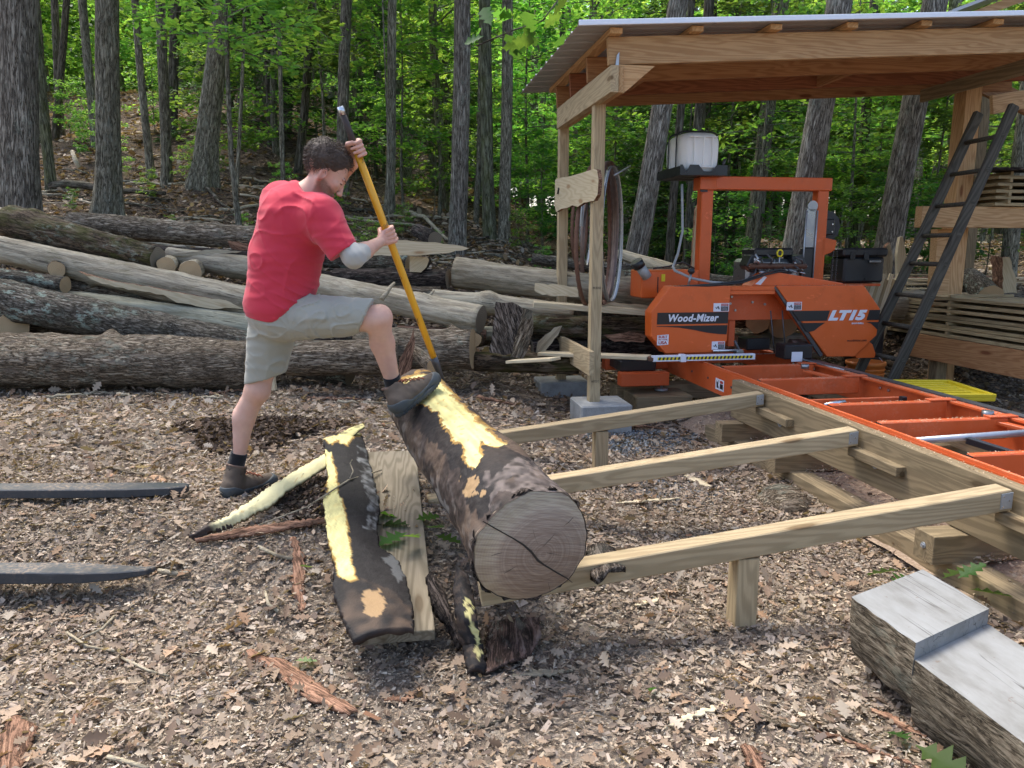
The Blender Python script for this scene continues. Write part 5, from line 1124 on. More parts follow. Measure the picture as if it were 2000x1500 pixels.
bx('guide_post', 3.0, 3.06, vh + .22, vh + .28, .62, .9, ORANGE_D, mill, .004)
board('diagonal_edge', (3.315, vh + .02, 1.168), (3.80, vh + .02, .545), .02, .035, DARKST, mill)
def poly(name, pts, mat, parent, d=.003, v=vh): return prism(name, pts, v - d - .0005, v - .0005, mat, parent)
poly('black_band', [(2.245, .953), (2.888, .953), (2.886, .853), (2.243, .853)], BLACKST, gl)
poly('black_swoosh', [(2.242, .838), (2.885, .838), (2.880, .757), (2.80, .762), (2.70, .775), (2.58, .80), (2.45, .822), (2.34, .831), (2.242, .834)], BLACKST, gl)
text_on_v('lettering', 'Wood-Mizer', 2.345, vh - .004, .872, .1, WHITEST, gl, width=.455, height=.066, shear=.22, bold=.003, spacing=1.06)
def sticker(u, z, w, h, parent, red=True):
    poly('warning_sticker', [(u, z), (u + w, z), (u + w, z + h), (u, z + h)], WHITEST, parent, .002)
    poly('warning_text_block', [(u + w * .48, z + h * .08), (u + w * .95, z + h * .08), (u + w * .95, z + h * .62), (u + w * .48, z + h * .62)], BLACKST, parent, .003)
    poly('danger_bar', [(u + w * .48, z + h * .66), (u + w * .95, z + h * .66), (u + w * .95, z + h * .93), (u + w * .48, z + h * .93)], REDST, parent, .003)
    text_on_v('sticker_lettering', 'DANGER', u + w * .52, vh - .0042, z + h * .73, .02, WHITEST, parent, width=w * .38, height=h * .13)
    for r_ in (.5, .34, .18): text_on_v('sticker_lettering', 'MOVING BLADE', u + w * .52, vh - .0042, z + h * r_, .02, WHITEST, parent, width=w * .38, height=h * .08)
    poly('pictogram', [(u + w * .08, z + h * .55), (u + w * .2, z + h * .45), (u + w * .3, z + h * .7), (u + w * .4, z + h * .3), (u + w * .34, z + h * .25), (u + w * .27, z + h * .5), (u + w * .2, z + h * .3)], BLACKST, parent, .003)
sticker(2.748, .957, .142, .072, gl); sticker(2.748, .625, .118, .072, gl); sticker(3.425, .960, .142, .072, gr_)
uw = poly('origin_sticker', [(2.25, .672), (2.352, .678), (2.352, .765), (2.25, .759)], WHITEST, gl, .002)
text_on_v('lettering', 'BUILT', 2.262, vh - .0042, .734, .03, REDST, gl, width=.078, height=.022, bold=.0008); text_on_v('lettering', 'IN THE', 2.262, vh - .0042, .716, .03, REDST, gl, width=.078, height=.011, bold=.0008)
text_on_v('lettering', 'USA', 2.262, vh - .0042, .682, .03, REDST, gl, width=.078, height=.027, bold=.0008)
poly('black_band', [(3.48, .953), (3.838, .953), (3.815, .862), (3.553, .862)], BLACKST, gr_)
poly('black_band', [(4.222, .953), (4.327, .953), (4.322, .862), (4.20, .862)], BLACKST, gr_)
poly('black_swoosh', [(3.565, .845), (3.80, .845), (3.745, .81), (3.70, .775), (3.655, .765), (3.628, .768)], BLACKST, gr_)
poly('black_swoosh', [(4.20, .845), (4.32, .845), (4.314, .775), (4.285, .80), (4.245, .832)], BLACKST, gr_)
text_on_v('lettering', 'LT15', 3.825, vh - .004, .862, .1, WHITEST, gr_, width=.375, height=.093, shear=.3, bold=.0065)
text_on_v('lettering', 'SAWMILL', 4.055, vh - .004, .828, .03, WHITEST, gr_, width=.12, height=.015, shear=.1, bold=.0008)
text_on_v('lettering', 'woodmizer.com', 4.025, vh - .004, .672, .03, BLACKST, gr_, width=.19, height=.022)
# chip chute below the right guard
prism('chip_chute', [(4.10, .58), (4.24, .68), (4.30, .64), (4.34, .55), (4.33, .515), (4.15, .515)], vh + .03, vh + .17, ORANGE, mill, .004)
# blade height scale with hazard strip
sc_ = bx('scale_bar', 2.16, 3.075, vh - .17, vh - .12, .555, .605, WHITEST, mill, .003, label='white scale bar with yellow and black hazard strip')
u_, v_ = 2.20, vh - .1735
poly('hazard_strip', [(u_, .568), (3.05, .568), (3.05, .592), (u_, .592)], YELLOWST, sc_, .001, vh - .17)
k = 0
while u_ + .034 * k < 3.02:
    a = u_ + .034 * k; poly('black_dash', [(a + .006, .568), (a + .022, .568), (a + .03, .592), (a + .014, .592)], BLACKST, sc_, .0022, vh - .17); k += 1
bx('slider_clip', 2.40, 2.45, vh - .18, vh - .115, .548, .612, WHITEST, sc_, .003)
bx('scale_mount', 2.13, 2.165, vh - .17, vh - .05, .56, .59, RUST, mill, .003)
tube('guide_rod', [(2.75, vh - .02, .615), (2.98, vh - .02, .618)], .014, CHROME, mill, 12, True)
tube('blade_guide_roller', [(3.0, vh - .04, .60), (3.0, vh + .05, .60)], .03, STEEL, mill, 16, True); tube('blade_guide_arm', [(2.96, vh, .70), (2.99, vh, .64), (3.03, vh, .57)], .012, DARKST, mill, 8, True)
bx('band_blade', 2.9, 3.9, vh + .04, vh + .07, .5695, .571, STEEL, mill, .0003)
for u0_, u1_ in ((3.33, 3.36), (3.44, 3.47)): tube('lube_line', [(u0_, vh + .1, .95), (u0_ + .03, vh + .1, .75), (u1_ + .03, vh + .1, .57)], .006, DARKST, mill, 6, True)
bx('debarker_box', 3.22, 3.45, vh + .3, vh + .5, .57, .68, BLACKPL, mill, .01)
tube('drive_pulley', [(3.62, vh + .25, .62), (3.78, vh + .25, .62)], .055, RUST2, mill, 20, True)
# belt cover hump, engine
prism('belt_cover', [(3.13, 1.165), (3.28, 1.285), (3.36, 1.29), (4.0, 1.19), (4.05, 1.165)], vh + .1, vh + .3, ORANGE, mill, .008)
poly('warning_sticker', [(3.17, 1.185), (3.25, 1.255), (3.275, 1.245), (3.22, 1.178)], WHITEST, mill, .002, vh + .1)
head_box = bx('carriage_box', 2.72, 4.1, vh + .45, vh + .75, .95, 1.14, ORANGE_D, mill, .008)
# operator box: fuel tank at left
ft = bx('fuel_tank', 2.235, 2.78, 6.72, 7.05, 1.05, 1.30, ORANGE, mill, .01, label='orange fuel tank box with filler cap')
tube('filler_neck', [(2.28, 6.70, 1.24), (2.20, 6.68, 1.34)], .045, HOSE, ft, 20, True); tube('filler_cap', [(2.20, 6.68, 1.33), (2.165, 6.67, 1.385)], .055, BLACKPL, ft, 20, True)
bx('yellow_label', 2.42, 2.455, 6.714, 6.719, 1.20, 1.265, YELLOWST, ft, .001); bx('sight_slot', 2.385, 2.393, 6.714, 6.719, 1.10, 1.24, BLACKST, ft, .001)
tube('throttle_lever', [(2.56, 6.42, 1.17), (2.58, 6.42, 1.28)], .011, STEEL, mill, 8, True); tube('lever_knob', [(2.58, 6.42, 1.275), (2.582, 6.42, 1.295), (2.584, 6.42, 1.318), (2.585, 6.42, 1.33)], [.015, .032, .026, .006], BLACKPL, mill, 14, True)
# gantry
vg = 6.86
bx('gantry_post', 2.83, 2.945, vg, vg + .11, .9, 2.06, ORANGE, mill, .008, label='left gantry post')
bx('gantry_post', 3.98, 4.09, vg, vg + .11, .9, 2.04, ORANGE, mill, .008, label='right gantry post')
bx('gantry_beam', 2.945, 4.105, vg - .02, vg + .12, 2.025, 2.143, ORANGE, mill, .006, label='top gantry beam')
bx('gantry_corner', 2.80, 2.96, vg - .03, vg + .14, 2.02, 2.138, ORANGE, mill, .006); bx('stop_pad', 2.80, 2.87, vg - .04, vg - .03, 2.0, 2.02, BLACKPL, mill, .002)
bx('mast_cover', 3.80, 3.93, vg - .1, vg - .05, 1.13, 1.50, BLACKPL, mill, .008, label='black lower mast cover'); bx('mast_upper', 3.82, 3.92, vg - .1, vg - .06, 1.50, 1.86, STEEL, mill, .006)
for u in (3.805, 3.915): tube('mast_rod', [(u, vg - .11, 1.14), (u + .005, vg - .11, 1.84)], .007, GALV, mill, 8, True)
tube('mast_pulley', [(3.875, vg - .10, 1.88), (3.875, vg - .07, 1.88)], .05, STEEL, mill, 20, True)
# up-down crank plate and chain at the right
V, F = tube_data([Vector((0, 0, 0)), Vector((0, .012, 0))], .16, 24, True, lambda i, k: 1.0 if k % 2 else .94); me = mesh_np('index_wheel', np.array([tuple(v) for v in V]), F)
mk('index_wheel', me, BLACKPL, MILL @ Matrix.Translation((4.13, vg + .10, 1.70)), mill, label='black toothed index wheel')
bx('crank_plate', 4.06, 4.19, vg + .03, vg + .08, 1.62, 1.77, BLACKPL, mill, .01)
for du, dz in ((.0, .04), (.07, .03), (.0, -.05), (.07, -.04)): tube('bolt', [(4.09 + du, vg + .03, 1.69 + dz), (4.09 + du, vg + .02, 1.69 + dz)], .009, CHROME, mill, 8, True)
prism('motor_bracket', [(4.05, 1.60), (4.2, 1.57), (4.19, 1.48), (4.14, 1.45), (4.05, 1.42)], vg, vg + .09, ORANGE, mill, .006)
for u in (4.185, 4.225): 
    ch = []
    for k in range(22): ch.append(tube_data([Vector((0, 0, -.022 * k)), Vector((0, 0, -.022 * k - .012))], .009 if k % 2 else .006, 6))
    V, F = join_data(ch); mk('chain', mesh_np('chain', np.array(V), F), DARKST, MILL @ Matrix.Translation((u, vg + .02, 1.58)), mill)
# toolbox
tb = thing('toolbox', 'black plastic toolbox sitting on the right side of the saw carriage', 'toolbox', M2W(4.46, 6.9, 1.165))
bx('box', 4.26, 4.68, 6.8, 7.05, 1.17, 1.415, BLACKPL, tb, .02); bx('lid', 4.232, 4.70, 6.78, 7.07, 1.417, 1.50, BLACKPL, tb, .018); bx('handle', 4.50, 4.62, 6.765, 6.79, 1.36, 1.385, STEEL, tb, .006)
for u in (4.30, 4.44): bx('latch', u, u + .05, 6.77, 6.783, 1.39, 1.46, BLACKPL, tb, .004)
bx('carrier_shelf', 4.1, 4.62, 6.75, 7.05, 1.14, 1.163, ORANGE_D, mill, .004)
# engine: shroud, cylinders, muffler, dipstick, fins
E0 = (3.25, vg - .25)
eng = bx('engine_shroud', 3.26, 3.64, 6.62, 6.9, 1.42, 1.50, BLACKPL, mill, .025, label='black engine air cover')
bx('engine_block', 3.2, 3.72, 6.64, 6.95, 1.16, 1.40, STEEL, mill, .03)
for s in (-1, 1):
    for k in range(9): board('cooling_fin', (3.46 + s * (.10 + .016 * k), 6.62, 1.30 + .010 * k - .05), (3.46 + s * (.17 + .014 * k), 6.62, 1.40 - .008 * k), .16, .004, STEEL, mill, c=.0008)
    prism('cylinder_head', [(3.46 + s * .14, 1.42), (3.46 + s * .25, 1.44), (3.46 + s * .29, 1.34), (3.46 + s * .24, 1.28), (3.46 + s * .16, 1.30)], 6.58, 6.75, BLACKPL, mill, .01)
for k in range(14): bx('engine_fin', 3.22 + .035 * k, 3.232 + .035 * k, 6.56, 6.63, 1.12, 1.2, DARKST, mill, .001)
tube('muffler', [(3.18, 6.55, 1.335), (3.3, 6.54, 1.34), (3.72, 6.54, 1.335)], [.024, .026, .022], RUST, mill, 16, True)
tube('dipstick', [(3.46, 6.55, 1.33), (3.465, 6.55, 1.42)], .006, GALV, mill, 8, True)
tor = [(3.465 + .026 * math.cos(a), 6.55, 1.452 + .03 * math.sin(a)) for a in [i * PI / 6 for i in range(13)]]; tube('dipstick_ring', tor, .008, YELLOWST, mill, 8, True)
rq = random.Random(4)
for k in range(44):
    a = (3.2 + rq.random() * .5, 6.50 + rq.random() * .1, 1.17 + rq.random() * .22); b = (a[0] + rq.uniform(-.1, .1), a[1], a[2] + rq.uniform(-.09, .09))
    tube('engine_pipe', [a, ((a[0] + b[0]) / 2 + .02, a[1] - .02, (a[2] + b[2]) / 2), b], rq.uniform(.004, .011), rq.choice([STEEL, DARKST, CHROME, BLACKPL, GALV, CHROME]), mill, 7, True)
for k in range(2): tube('hose', [(2.40, 6.33, 1.17), (2.7, 6.30, 1.18 + .01 * k), (3.0, 6.32, 1.20 + .016 * k), (3.25, 6.36, 1.27 + .02 * k), (3.4, 6.4, 1.295 + .018 * k), (3.56, 6.5, 1.28)], .0085, BLACKPL, mill, 8, True)
tube('water_hose', [(2.645, 6.88, 2.07), (2.65, 6.87, 1.9), (2.655, 6.85, 1.65), (2.60, 6.8, 1.45), (2.52, 6.7, 1.33), (2.5, 6.6, 1.30), (2.62, 6.5, 1.235), (2.8, 6.45, 1.20), (3.0, 6.42, 1.19)], .012, HOSE, mill, 10, True)
tube('wire_loop', [(2.4, 6.9, 1.31), (2.55, 6.9, 1.33), (2.68, 6.88, 1.37), (2.79, 6.86, 1.31)], .008, BLACKPL, mill, 8, True)
# water tank on the gantry: rounded block with two faces, ribs, straps, cradle
def roundbox(name, cen, hx, hy, hz, p, mat, parent, taper=0.0, ribs=True, n=(40, 40)):
    V = []; F = []; nu, nv = 56, 36
    for j in range(nv + 1):
        ph = -PI / 2 + PI * j / nv
        for i in range(nu):
            th = 2 * PI * i / nu
            d = Vector((math.cos(ph) * math.cos(th), math.cos(ph) * math.sin(th), math.sin(ph))); q = (abs(d.x) ** p + abs(d.y) ** p + abs(d.z) ** p) ** (-1 / p); d = d * q
            x, y, z = d
            if ribs and y < -.9: 
                m_ = (abs(abs(x) - .38) < .26 and abs(z) < .72); y = y + (.05 if m_ else 0)
            V.append((x * hx * (1 - taper * (1 - z) * .5), y * hy, z * hz))
    for j in range(nv):
        for i in range(nu): F.append([j * nu + i, j * nu + (i + 1) % nu, (j + 1) * nu + (i + 1) % nu, (j + 1) * nu + i])
    me = mesh_np(name, np.array(V), F, smooth=True); return mk(name, me, mat, MILL @ Matrix.Translation(cen), parent)
tk = thing('water_tank', 'white ribbed plastic water tank with black straps on top of the gantry', 'water tank', M2W(2.76, 6.95, 2.15))
tcx, tcy, tcz = 2.775, 7.0, 2.335
body = roundbox('tank_body', (tcx, tcy, tcz), .19, .27, .19, 4.2, TANK, tk, .08)
for du in (-.085, .085): bx('moulded_rib', tcx + du - .006, tcx + du + .006, tcy - .278, tcy - .26, tcz - .12, tcz + .13, TANK, tk, .003)
for dz in (-.125, .135): bx('moulded_rib', tcx - .13, tcx + .13, tcy - .277, tcy - .26, tcz + dz - .005, tcz + dz + .005, TANK, tk, .003)
bx('moulded_rib', tcx - .008, tcx + .008, tcy - .28, tcy - .262, tcz - .12, tcz + .13, TANK, tk, .003)
for dv in (-.12, .08):
    pts = [(tcx + .198 * math.copysign(abs(math.cos(a)) ** .3, math.cos(a)), tcy + dv, tcz + .198 * math.copysign(abs(math.sin(a)) ** .3, math.sin(a))) for a in [i * 2 * PI / 28 for i in range(29)]]
    tube('strap', pts, .008, BLACKPL, tk, 6, True)
z0_ = 2.14
prism('cradle_front', [(tcx - .22, z0_), (tcx + .22, z0_), (tcx + .22, z0_ + .085), (tcx + .12, z0_ + .085), (tcx + .08, z0_ + .03), (tcx - .0, z0_ + .03), (tcx - .05, z0_ + .085), (tcx - .13, z0_ + .085), (tcx - .16, z0_ + .02), (tcx - .2, z0_ + .085), (tcx - .22, z0_ + .085)], tcy - .30, tcy - .294, BLACKPL, tk)
bx('cradle_side', tcx - .222, tcx - .216, tcy - .3, tcy + .3, z0_, z0_ + .075, BLACKPL, tk, .001); bx('cradle_side', tcx + .216, tcx + .222, tcy - .3, tcy + .3, z0_, z0_ + .075, BLACKPL, tk, .001)
bx('cradle_floor', tcx - .22, tcx + .22, tcy - .3, tcy + .3, z0_ - .006, z0_, BLACKPL, tk, .001)
tube('valve', [(tcx + .22, tcy - .2, z0_ + .08), (tcx + .235, tcy - .2, z0_ + .15)], .014, DARKST, tk, 8, True)
# label sticker on the bed side, small
q = PU(1407, 752, 2.6)
prism('warning_sticker', [(q.y - .07, q.z - .045), (q.y + .09, q.z - .045), (q.y + .09, q.z + .045), (q.y - .07, q.z + .045)], 2.597, 2.5995, WHITEST, mill, plane='u')
prism('warning_text_block', [(q.y - .055, q.z - .03), (q.y + .0, q.z - .03), (q.y + .0, q.z + .01), (q.y - .055, q.z + .01)], 2.5955, 2.5965, BLACKST, mill, plane='u')
prism('danger_bar', [(q.y - .055, q.z + .015), (q.y + .0, q.z + .015), (q.y + .0, q.z + .035), (q.y - .055, q.z + .035)], 2.5955, 2.5965, REDST, mill, plane='u')
prism('pictogram', [(q.y + .02, q.z - .03), (q.y + .04, q.z + .0), (q.y + .03, q.z + .035), (q.y + .055, q.z + .01), (q.y + .07, q.z + .03), (q.y + .06, q.z - .03)], 2.5955, 2.5965, BLACKST, mill, plane='u')

# sawdust and chips lying on the bed, bunks and carriage
for (u0, u1, v0, v1, z, n) in [(2.61, 2.66, 1.2, 6.2, zb + .002, 700), (3.515, 3.565, 1.2, 6.2, zb + .006, 800), (2.36, 2.88, 6.31, 6.46, 1.177, 260), (3.33, 4.14, 6.31, 6.46, 1.174, 320), (2.52, 2.60, 1.2, 5.3, .524, 500)] + [(2.7, 3.5, v, v + .055, zb + .006, 130) for v in (5.92, 5.27, 4.33, 3.83, 3.13, 2.4)]:
    dustbox(u0, u1, v0, v1, n, lambda u, v, r, z=z: z + r.rand(len(u)) * .002, [(0.55, 0.42, 0.28), (0.62, 0.5, 0.36), (0.45, 0.32, 0.2)], 'sawdust_flakes', .003, .011)
# ------------------------------------------------------------------ implicit surfaces for the man and his clothes
def nrmv(v): return v / np.linalg.norm(v)
def A3(v): return np.array([v[0], v[1], v[2]], float)
def d_cap(p, a, b, ra, rb, sq=None):
    a = A3(a); b = A3(b); q = p - a; ab = b - a; t = np.clip((q @ ab) / (ab @ ab), 0, 1); w = q - t[:, None] * ab
    if sq is not None:      # flatten along a direction: sq = (dir, factor)
        d = nrmv(A3(sq[0])); w = w + np.outer(w @ d, d) * (sq[1] - 1)
    return np.linalg.norm(w, axis=1) - (ra + (rb - ra) * t)
def d_ell(p, c, r, R=None):
    q = p - A3(c)
    if R is not None: q = q @ np.array(R).T
    r = np.array(r); k0 = np.linalg.norm(q / r, axis=1); k1 = np.linalg.norm(q / (r * r), axis=1) + 1e-9
    return k0 * (k0 - 1) / k1
def smin(a, b, k):
    h = np.clip(.5 + .5 * (b - a) / k, 0, 1); return b * (1 - h) + a * h - k * h * (1 - h)
def smax(a, b, k): return -smin(-a, -b, k)
_n3 = np.random.RandomState(77).rand(32, 32, 32)
def noise3(p, s):
    q = p / s + 100; i = np.floor(q).astype(int); f = q - i; f = f * f * (3 - 2 * f); o = 0
    for dx in (0, 1):
        for dy in (0, 1):
            for dz in (0, 1):
                w = (f[:, 0] if dx else 1 - f[:, 0]) * (f[:, 1] if dy else 1 - f[:, 1]) * (f[:, 2] if dz else 1 - f[:, 2])
                o = o + w * _n3[(i[:, 0] + dx) % 32, (i[:, 1] + dy) % 32, (i[:, 2] + dz) % 32]
    return o - .5
def surf(name, fn, lo, hi, h, mat, parent=None, colfn=None, smooth=True, **kw):
    lo = A3(lo); hi = A3(hi); n = np.ceil((hi - lo) / h).astype(int) + 1
    xs = [lo[k] + h * np.arange(n[k]) for k in range(3)]
    K = 6; nb = (n + K - 1) // K; cxs = [lo[k] + h * (K * np.arange(nb[k]) + (K - 1) / 2) for k in range(3)]
    G = np.stack(np.meshgrid(*cxs, indexing='ij'), -1).reshape(-1, 3); Dc = np.empty(len(G))
    for s in range(0, len(G), 400000): Dc[s:s + 400000] = fn(G[s:s + 400000])
    Dc = Dc.reshape(nb); D = Dc.repeat(K, 0).repeat(K, 1).repeat(K, 2)[:n[0], :n[1], :n[2]].copy()      # coarse pass, then only blocks near the surface
    I = np.argwhere(np.abs(D) < h * K * .87 * 1.5 + .012)
    for s in range(0, len(I), 400000): q = I[s:s + 400000]; D[q[:, 0], q[:, 1], q[:, 2]] = fn(lo + h * q)
    S = D < 0
    nx_, ny_, nz_ = n - 1; acc = np.zeros((nx_, ny_, nz_, 3)); cnt = np.zeros((nx_, ny_, nz_))
    def sl(a, o, m): return a[o[0]:o[0] + m[0], o[1]:o[1] + m[1], o[2]:o[2] + m[2]]
    m = (nx_, ny_, nz_)
    for ax in range(3):
        oth = [k for k in range(3) if k != ax]
        for i in (0, 1):
            for j in (0, 1):
                o0 = [0, 0, 0]; o0[oth[0]] = i; o0[oth[1]] = j; o1 = list(o0); o1[ax] = 1
                a = sl(D, o0, m); b = sl(D, o1, m); cr = (a < 0) != (b < 0); t = np.where(cr, a / np.where(cr, a - b, 1), 0)
                for k in range(3): acc[..., k] += np.where(cr, o0[k] + (t if k == ax else 0), 0)
                cnt += cr
    act = cnt > 0; idx = -np.ones(act.shape, int); idx[act] = np.arange(act.sum())
    base = np.stack(np.meshgrid(np.arange(nx_), np.arange(ny_), np.arange(nz_), indexing='ij'), -1)
    V = lo + h * (base[act] + acc[act] / cnt[act][:, None]); F = []
    for ax in range(3):
        b, c = (ax + 1) % 3, (ax + 2) % 3; o1 = [0, 0, 0]; o1[ax] = 1
        mm = [n[0], n[1], n[2]]; mm[ax] -= 1
        a_ = S[:mm[0], :mm[1], :mm[2]]; b_ = S[o1[0]:o1[0] + mm[0], o1[1]:o1[1] + mm[1], o1[2]:o1[2] + mm[2]]
        I = np.argwhere(a_ != b_); I = I[(I[:, b] > 0) & (I[:, c] > 0) & (I[:, b] < n[b] - 1) & (I[:, c] < n[c] - 1)]
        e = []
        for db, dc in ((1, 1), (0, 1), (0, 0), (1, 0)):
            J = I.copy(); J[:, b] -= db; J[:, c] -= dc; e.append(idx[J[:, 0], J[:, 1], J[:, 2]])
        q = np.stack(e, -1); fl = b_[I[:, 0], I[:, 1], I[:, 2]]; q[fl] = q[fl][:, ::-1]; F.append(q)
    F = np.concatenate(F); c = V.mean(0); col = colfn(V) if colfn else None
    o = mk(name, mesh_np(name, V - c, F, col, smooth), mat, Matrix.Translation(Vector(c)), parent, **kw)
    return o
SC = 1 / 388.0                          # metres per survey pixel at the man
def J(px, py, Y): return A3(P(px, py, Y))
def plane(p, a, b, side, tilt=(0, 1, 0)):   # half space through the picture line a-b (at depth Y), distance positive on `side`
    a = A3(a); b = A3(b); t = nrmv(b - a); n = np.cross(t, nrmv(A3(tilt))); n = nrmv(n); d = (p - a) @ n
    return d if (A3(side) - a) @ n > 0 else -d

man = thing('person', 'bearded man in red t-shirt and grey shorts, one boot on the big log', 'person', (P(470, 975, 3.85).x, 3.85, .2))
YM = 3.80
poleA = P(869, 757, 4.16); poleB = P(664, 208, 3.76); pdir = (poleB - poleA).normalized()
def pole_at(py):
    best = min(range(400), key=lambda s: abs(proj(poleA + (poleB - poleA) * (s / 400))[1] - py)); return poleA + (poleB - poleA) * (best / 400)
hn = pole_at(460); hf = pole_at(292)
e1 = Vector((1, 0, 0)); e1 = (e1 - pdir * e1.dot(pdir)).normalized(); e2 = pdir.cross(e1).normalized(); e2 = e2 if e2.y > 0 else -e2
def pt_p(c, ang, r, s): a = math.radians(ang); return c + e1 * (math.cos(a) * r) + e2 * (math.sin(a) * r) + pdir * s
# joints
hipR, kneeR, ankR = J(562, 615, 3.74), J(738, 624, 3.66), J(767, 745, 3.80)
hipL, kneeL, ankL = J(535, 622, 3.92), J(502, 762, 3.92), J(463, 900, 3.90)
shR, elR, wrR = J(632, 424, 3.64), J(691, 503, 3.58), J(741, 473, 3.84)
shL, elL, wrL = J(600, 385, 3.98), J(650, 356, 4.16), J(689, 322, 3.90)
f_ = nrmv(np.array([.77, .22, -.63])); side_ = nrmv(np.cross(f_, [0.0, 0, 1.0])); up_ = np.cross(side_, f_); 
hc = J(643, 323, 3.80); R_h = np.array([f_, side_, up_])      # world -> (f, s, u); s points to the camera
def HL(f, s, u): return hc + f_ * f + side_ * s + up_ * u
def palm_pts(c, wr, th_palm, thk, sgn):
    return None
def fist(c, wr, th0, palm_th, dirn, thumb):
    """returns capsules of a hand closed round the pole"""
    caps = []; q = [1.0, 1.06, .98, .82]
    for i in range(4):
        s = (1.5 - i) * .0205; k = q[i]
        K = pt_p(c, th0, .040, s * 1.05); Pp = pt_p(c, th0 + dirn * 66 * k, .0345, s); Dp = pt_p(c, th0 + dirn * 122 * k, .031, s); Tp = pt_p(c, th0 + dirn * 168 * k, .030, s)
        caps += [(K, Pp, .0108, .0098), (Pp, Dp, .0097, .0088), (Dp, Tp, .0086, .0076)]
        base = pt_p(c, palm_th, .043, s * .8); caps.append((base, K, .014, .0108)); caps.append((Vector(wr), base, .021, .0145))
    tb = pt_p(c, palm_th - dirn * 30, .036, .018); tm = pt_p(c, palm_th - dirn * 85, .033, .030 + .006); tt = pt_p(c, palm_th - dirn * 135, .031, .038)
    caps += [(Vector(wr), tb, .018, .0155), (tb, tm, .0145, .0115), (tm, tt, .0112, .0088)]
    return caps
near_hand = fist(hn, wrR, -38, -108, 1, 1); far_hand = fist(hf, wrL, 62, 140, -1, 1)
def hands_d(p, caps, k=.0035):
    d = None
    for a, b, ra, rb in caps:
        q = d_cap(p, a, b, ra, rb); d = q if d is None else smin(d, q, k)
    return d
def head_d(p):
    q = (p - hc) @ R_h.T; z = np.zeros(3)
    def E(c, r): return d_ell(q, c, r)
    d = E((-.008, 0, .0), (.100, .076, .088)); d = smin(d, E((.048, 0, -.055), (.052, .058, .082)), .03)      # skull, face
    d = smin(d, E((.066, 0, -.134), (.026, .028, .026)), .028)                                            # chin
    for s in (-1, 1):
        d = smin(d, d_cap(q, (.0, s * .058, -.085), (.062, s * .026, -.138), .017, .018), .022)             # jaw
        d = smin(d, E((.072, s * .036, -.058), (.022, .022, .018)), .016)                                 # cheek
        d = smax(d, -E((.1075, s * .031, -.034), (.017, .019, .0115)), .012)                                 # eye socket
        d = smin(d, E((.0895, s * .031, -.037), (.0125, .0135, .0115)), .003)                               # lidded eye
        d = smin(d, d_cap(q, (.103, s * .012, -.018), (.093, s * .05, -.016), .0075, .006), .010)             # brow ridge
        d = smin(d, E((.108, s * .011, -.083), (.008, .007, .007)), .006)                                 # nostril
        e = d_ell(q, (.002, s * .079, -.058), (.020, .009, .033)); e = smax(e, -d_ell(q, (.006, s * .088, -.054), (.012, .009, .022)), .004)
        d = smin(d, e, .004)                                                                             # ear
    d = smin(d, d_cap(q, (.098, 0, -.026), (.119, 0, -.078), .0075, .0115), .010)                             # nose
    d = smin(d, E((.098, 0, -.104), (.010, .024, .0065)), .006); d = smin(d, E((.096, 0, -.117), (.010, .021, .007)), .006)
    return d
neckA, neckB = J(592, 398, 3.80), J(628, 350, 3.80)
def body_d(p):
    d = head_d(p)
    d = smin(d, d_cap(p, neckA, neckB, .072, .056), .03)
    d = smin(d, d_cap(p, J(560, 450, 3.84), neckA, .11, .085), .05)
    d = smin(d, d_cap(p, shR, elR, .052, .038), .02); d = smin(d, d_cap(p, elR, elR * .55 + wrR * .45, .040, .040), .015); d = smin(d, d_cap(p, elR * .6 + wrR * .4, wrR, .038, .026), .015)
    d = smin(d, d_cap(p, shL, elL, .05, .038), .02); d = smin(d, d_cap(p, elL, elL * .6 + wrL * .4, .04, .038), .015); d = smin(d, d_cap(p, elL * .6 + wrL * .4, wrL, .037, .026), .015)
    d = smin(d, d_cap(p, J(550, 520, 3.82), J(548, 600, 3.82), .12, .12), .05)
    # legs
    d = smin(d, d_cap(p, hipR, kneeR * .9 + hipR * .1, .075, .060), .03); d = smin(d, d_ell(p, J(742, 620, 3.69), (.062, .062, .064)), .03)
    cfR = kneeR * .62 + ankR * .38 + np.array([-.012, .03, 0]); d = smin(d, d_cap(p, kneeR, cfR, .055, .059), .025); d = smin(d, d_cap(p, cfR, ankR, .058, .036), .02)
    d = smin(d, d_cap(p, hipL, kneeL, .088, .062), .03); d = smin(d, d_ell(p, J(505, 762, 3.90), (.058, .06, .068)), .02)
    cfL = J(474, 818, 3.93); d = smin(d, d_cap(p, kneeL, cfL, .054, .060), .025); d = smin(d, d_cap(p, cfL, ankL, .060, .037), .02)
    return d
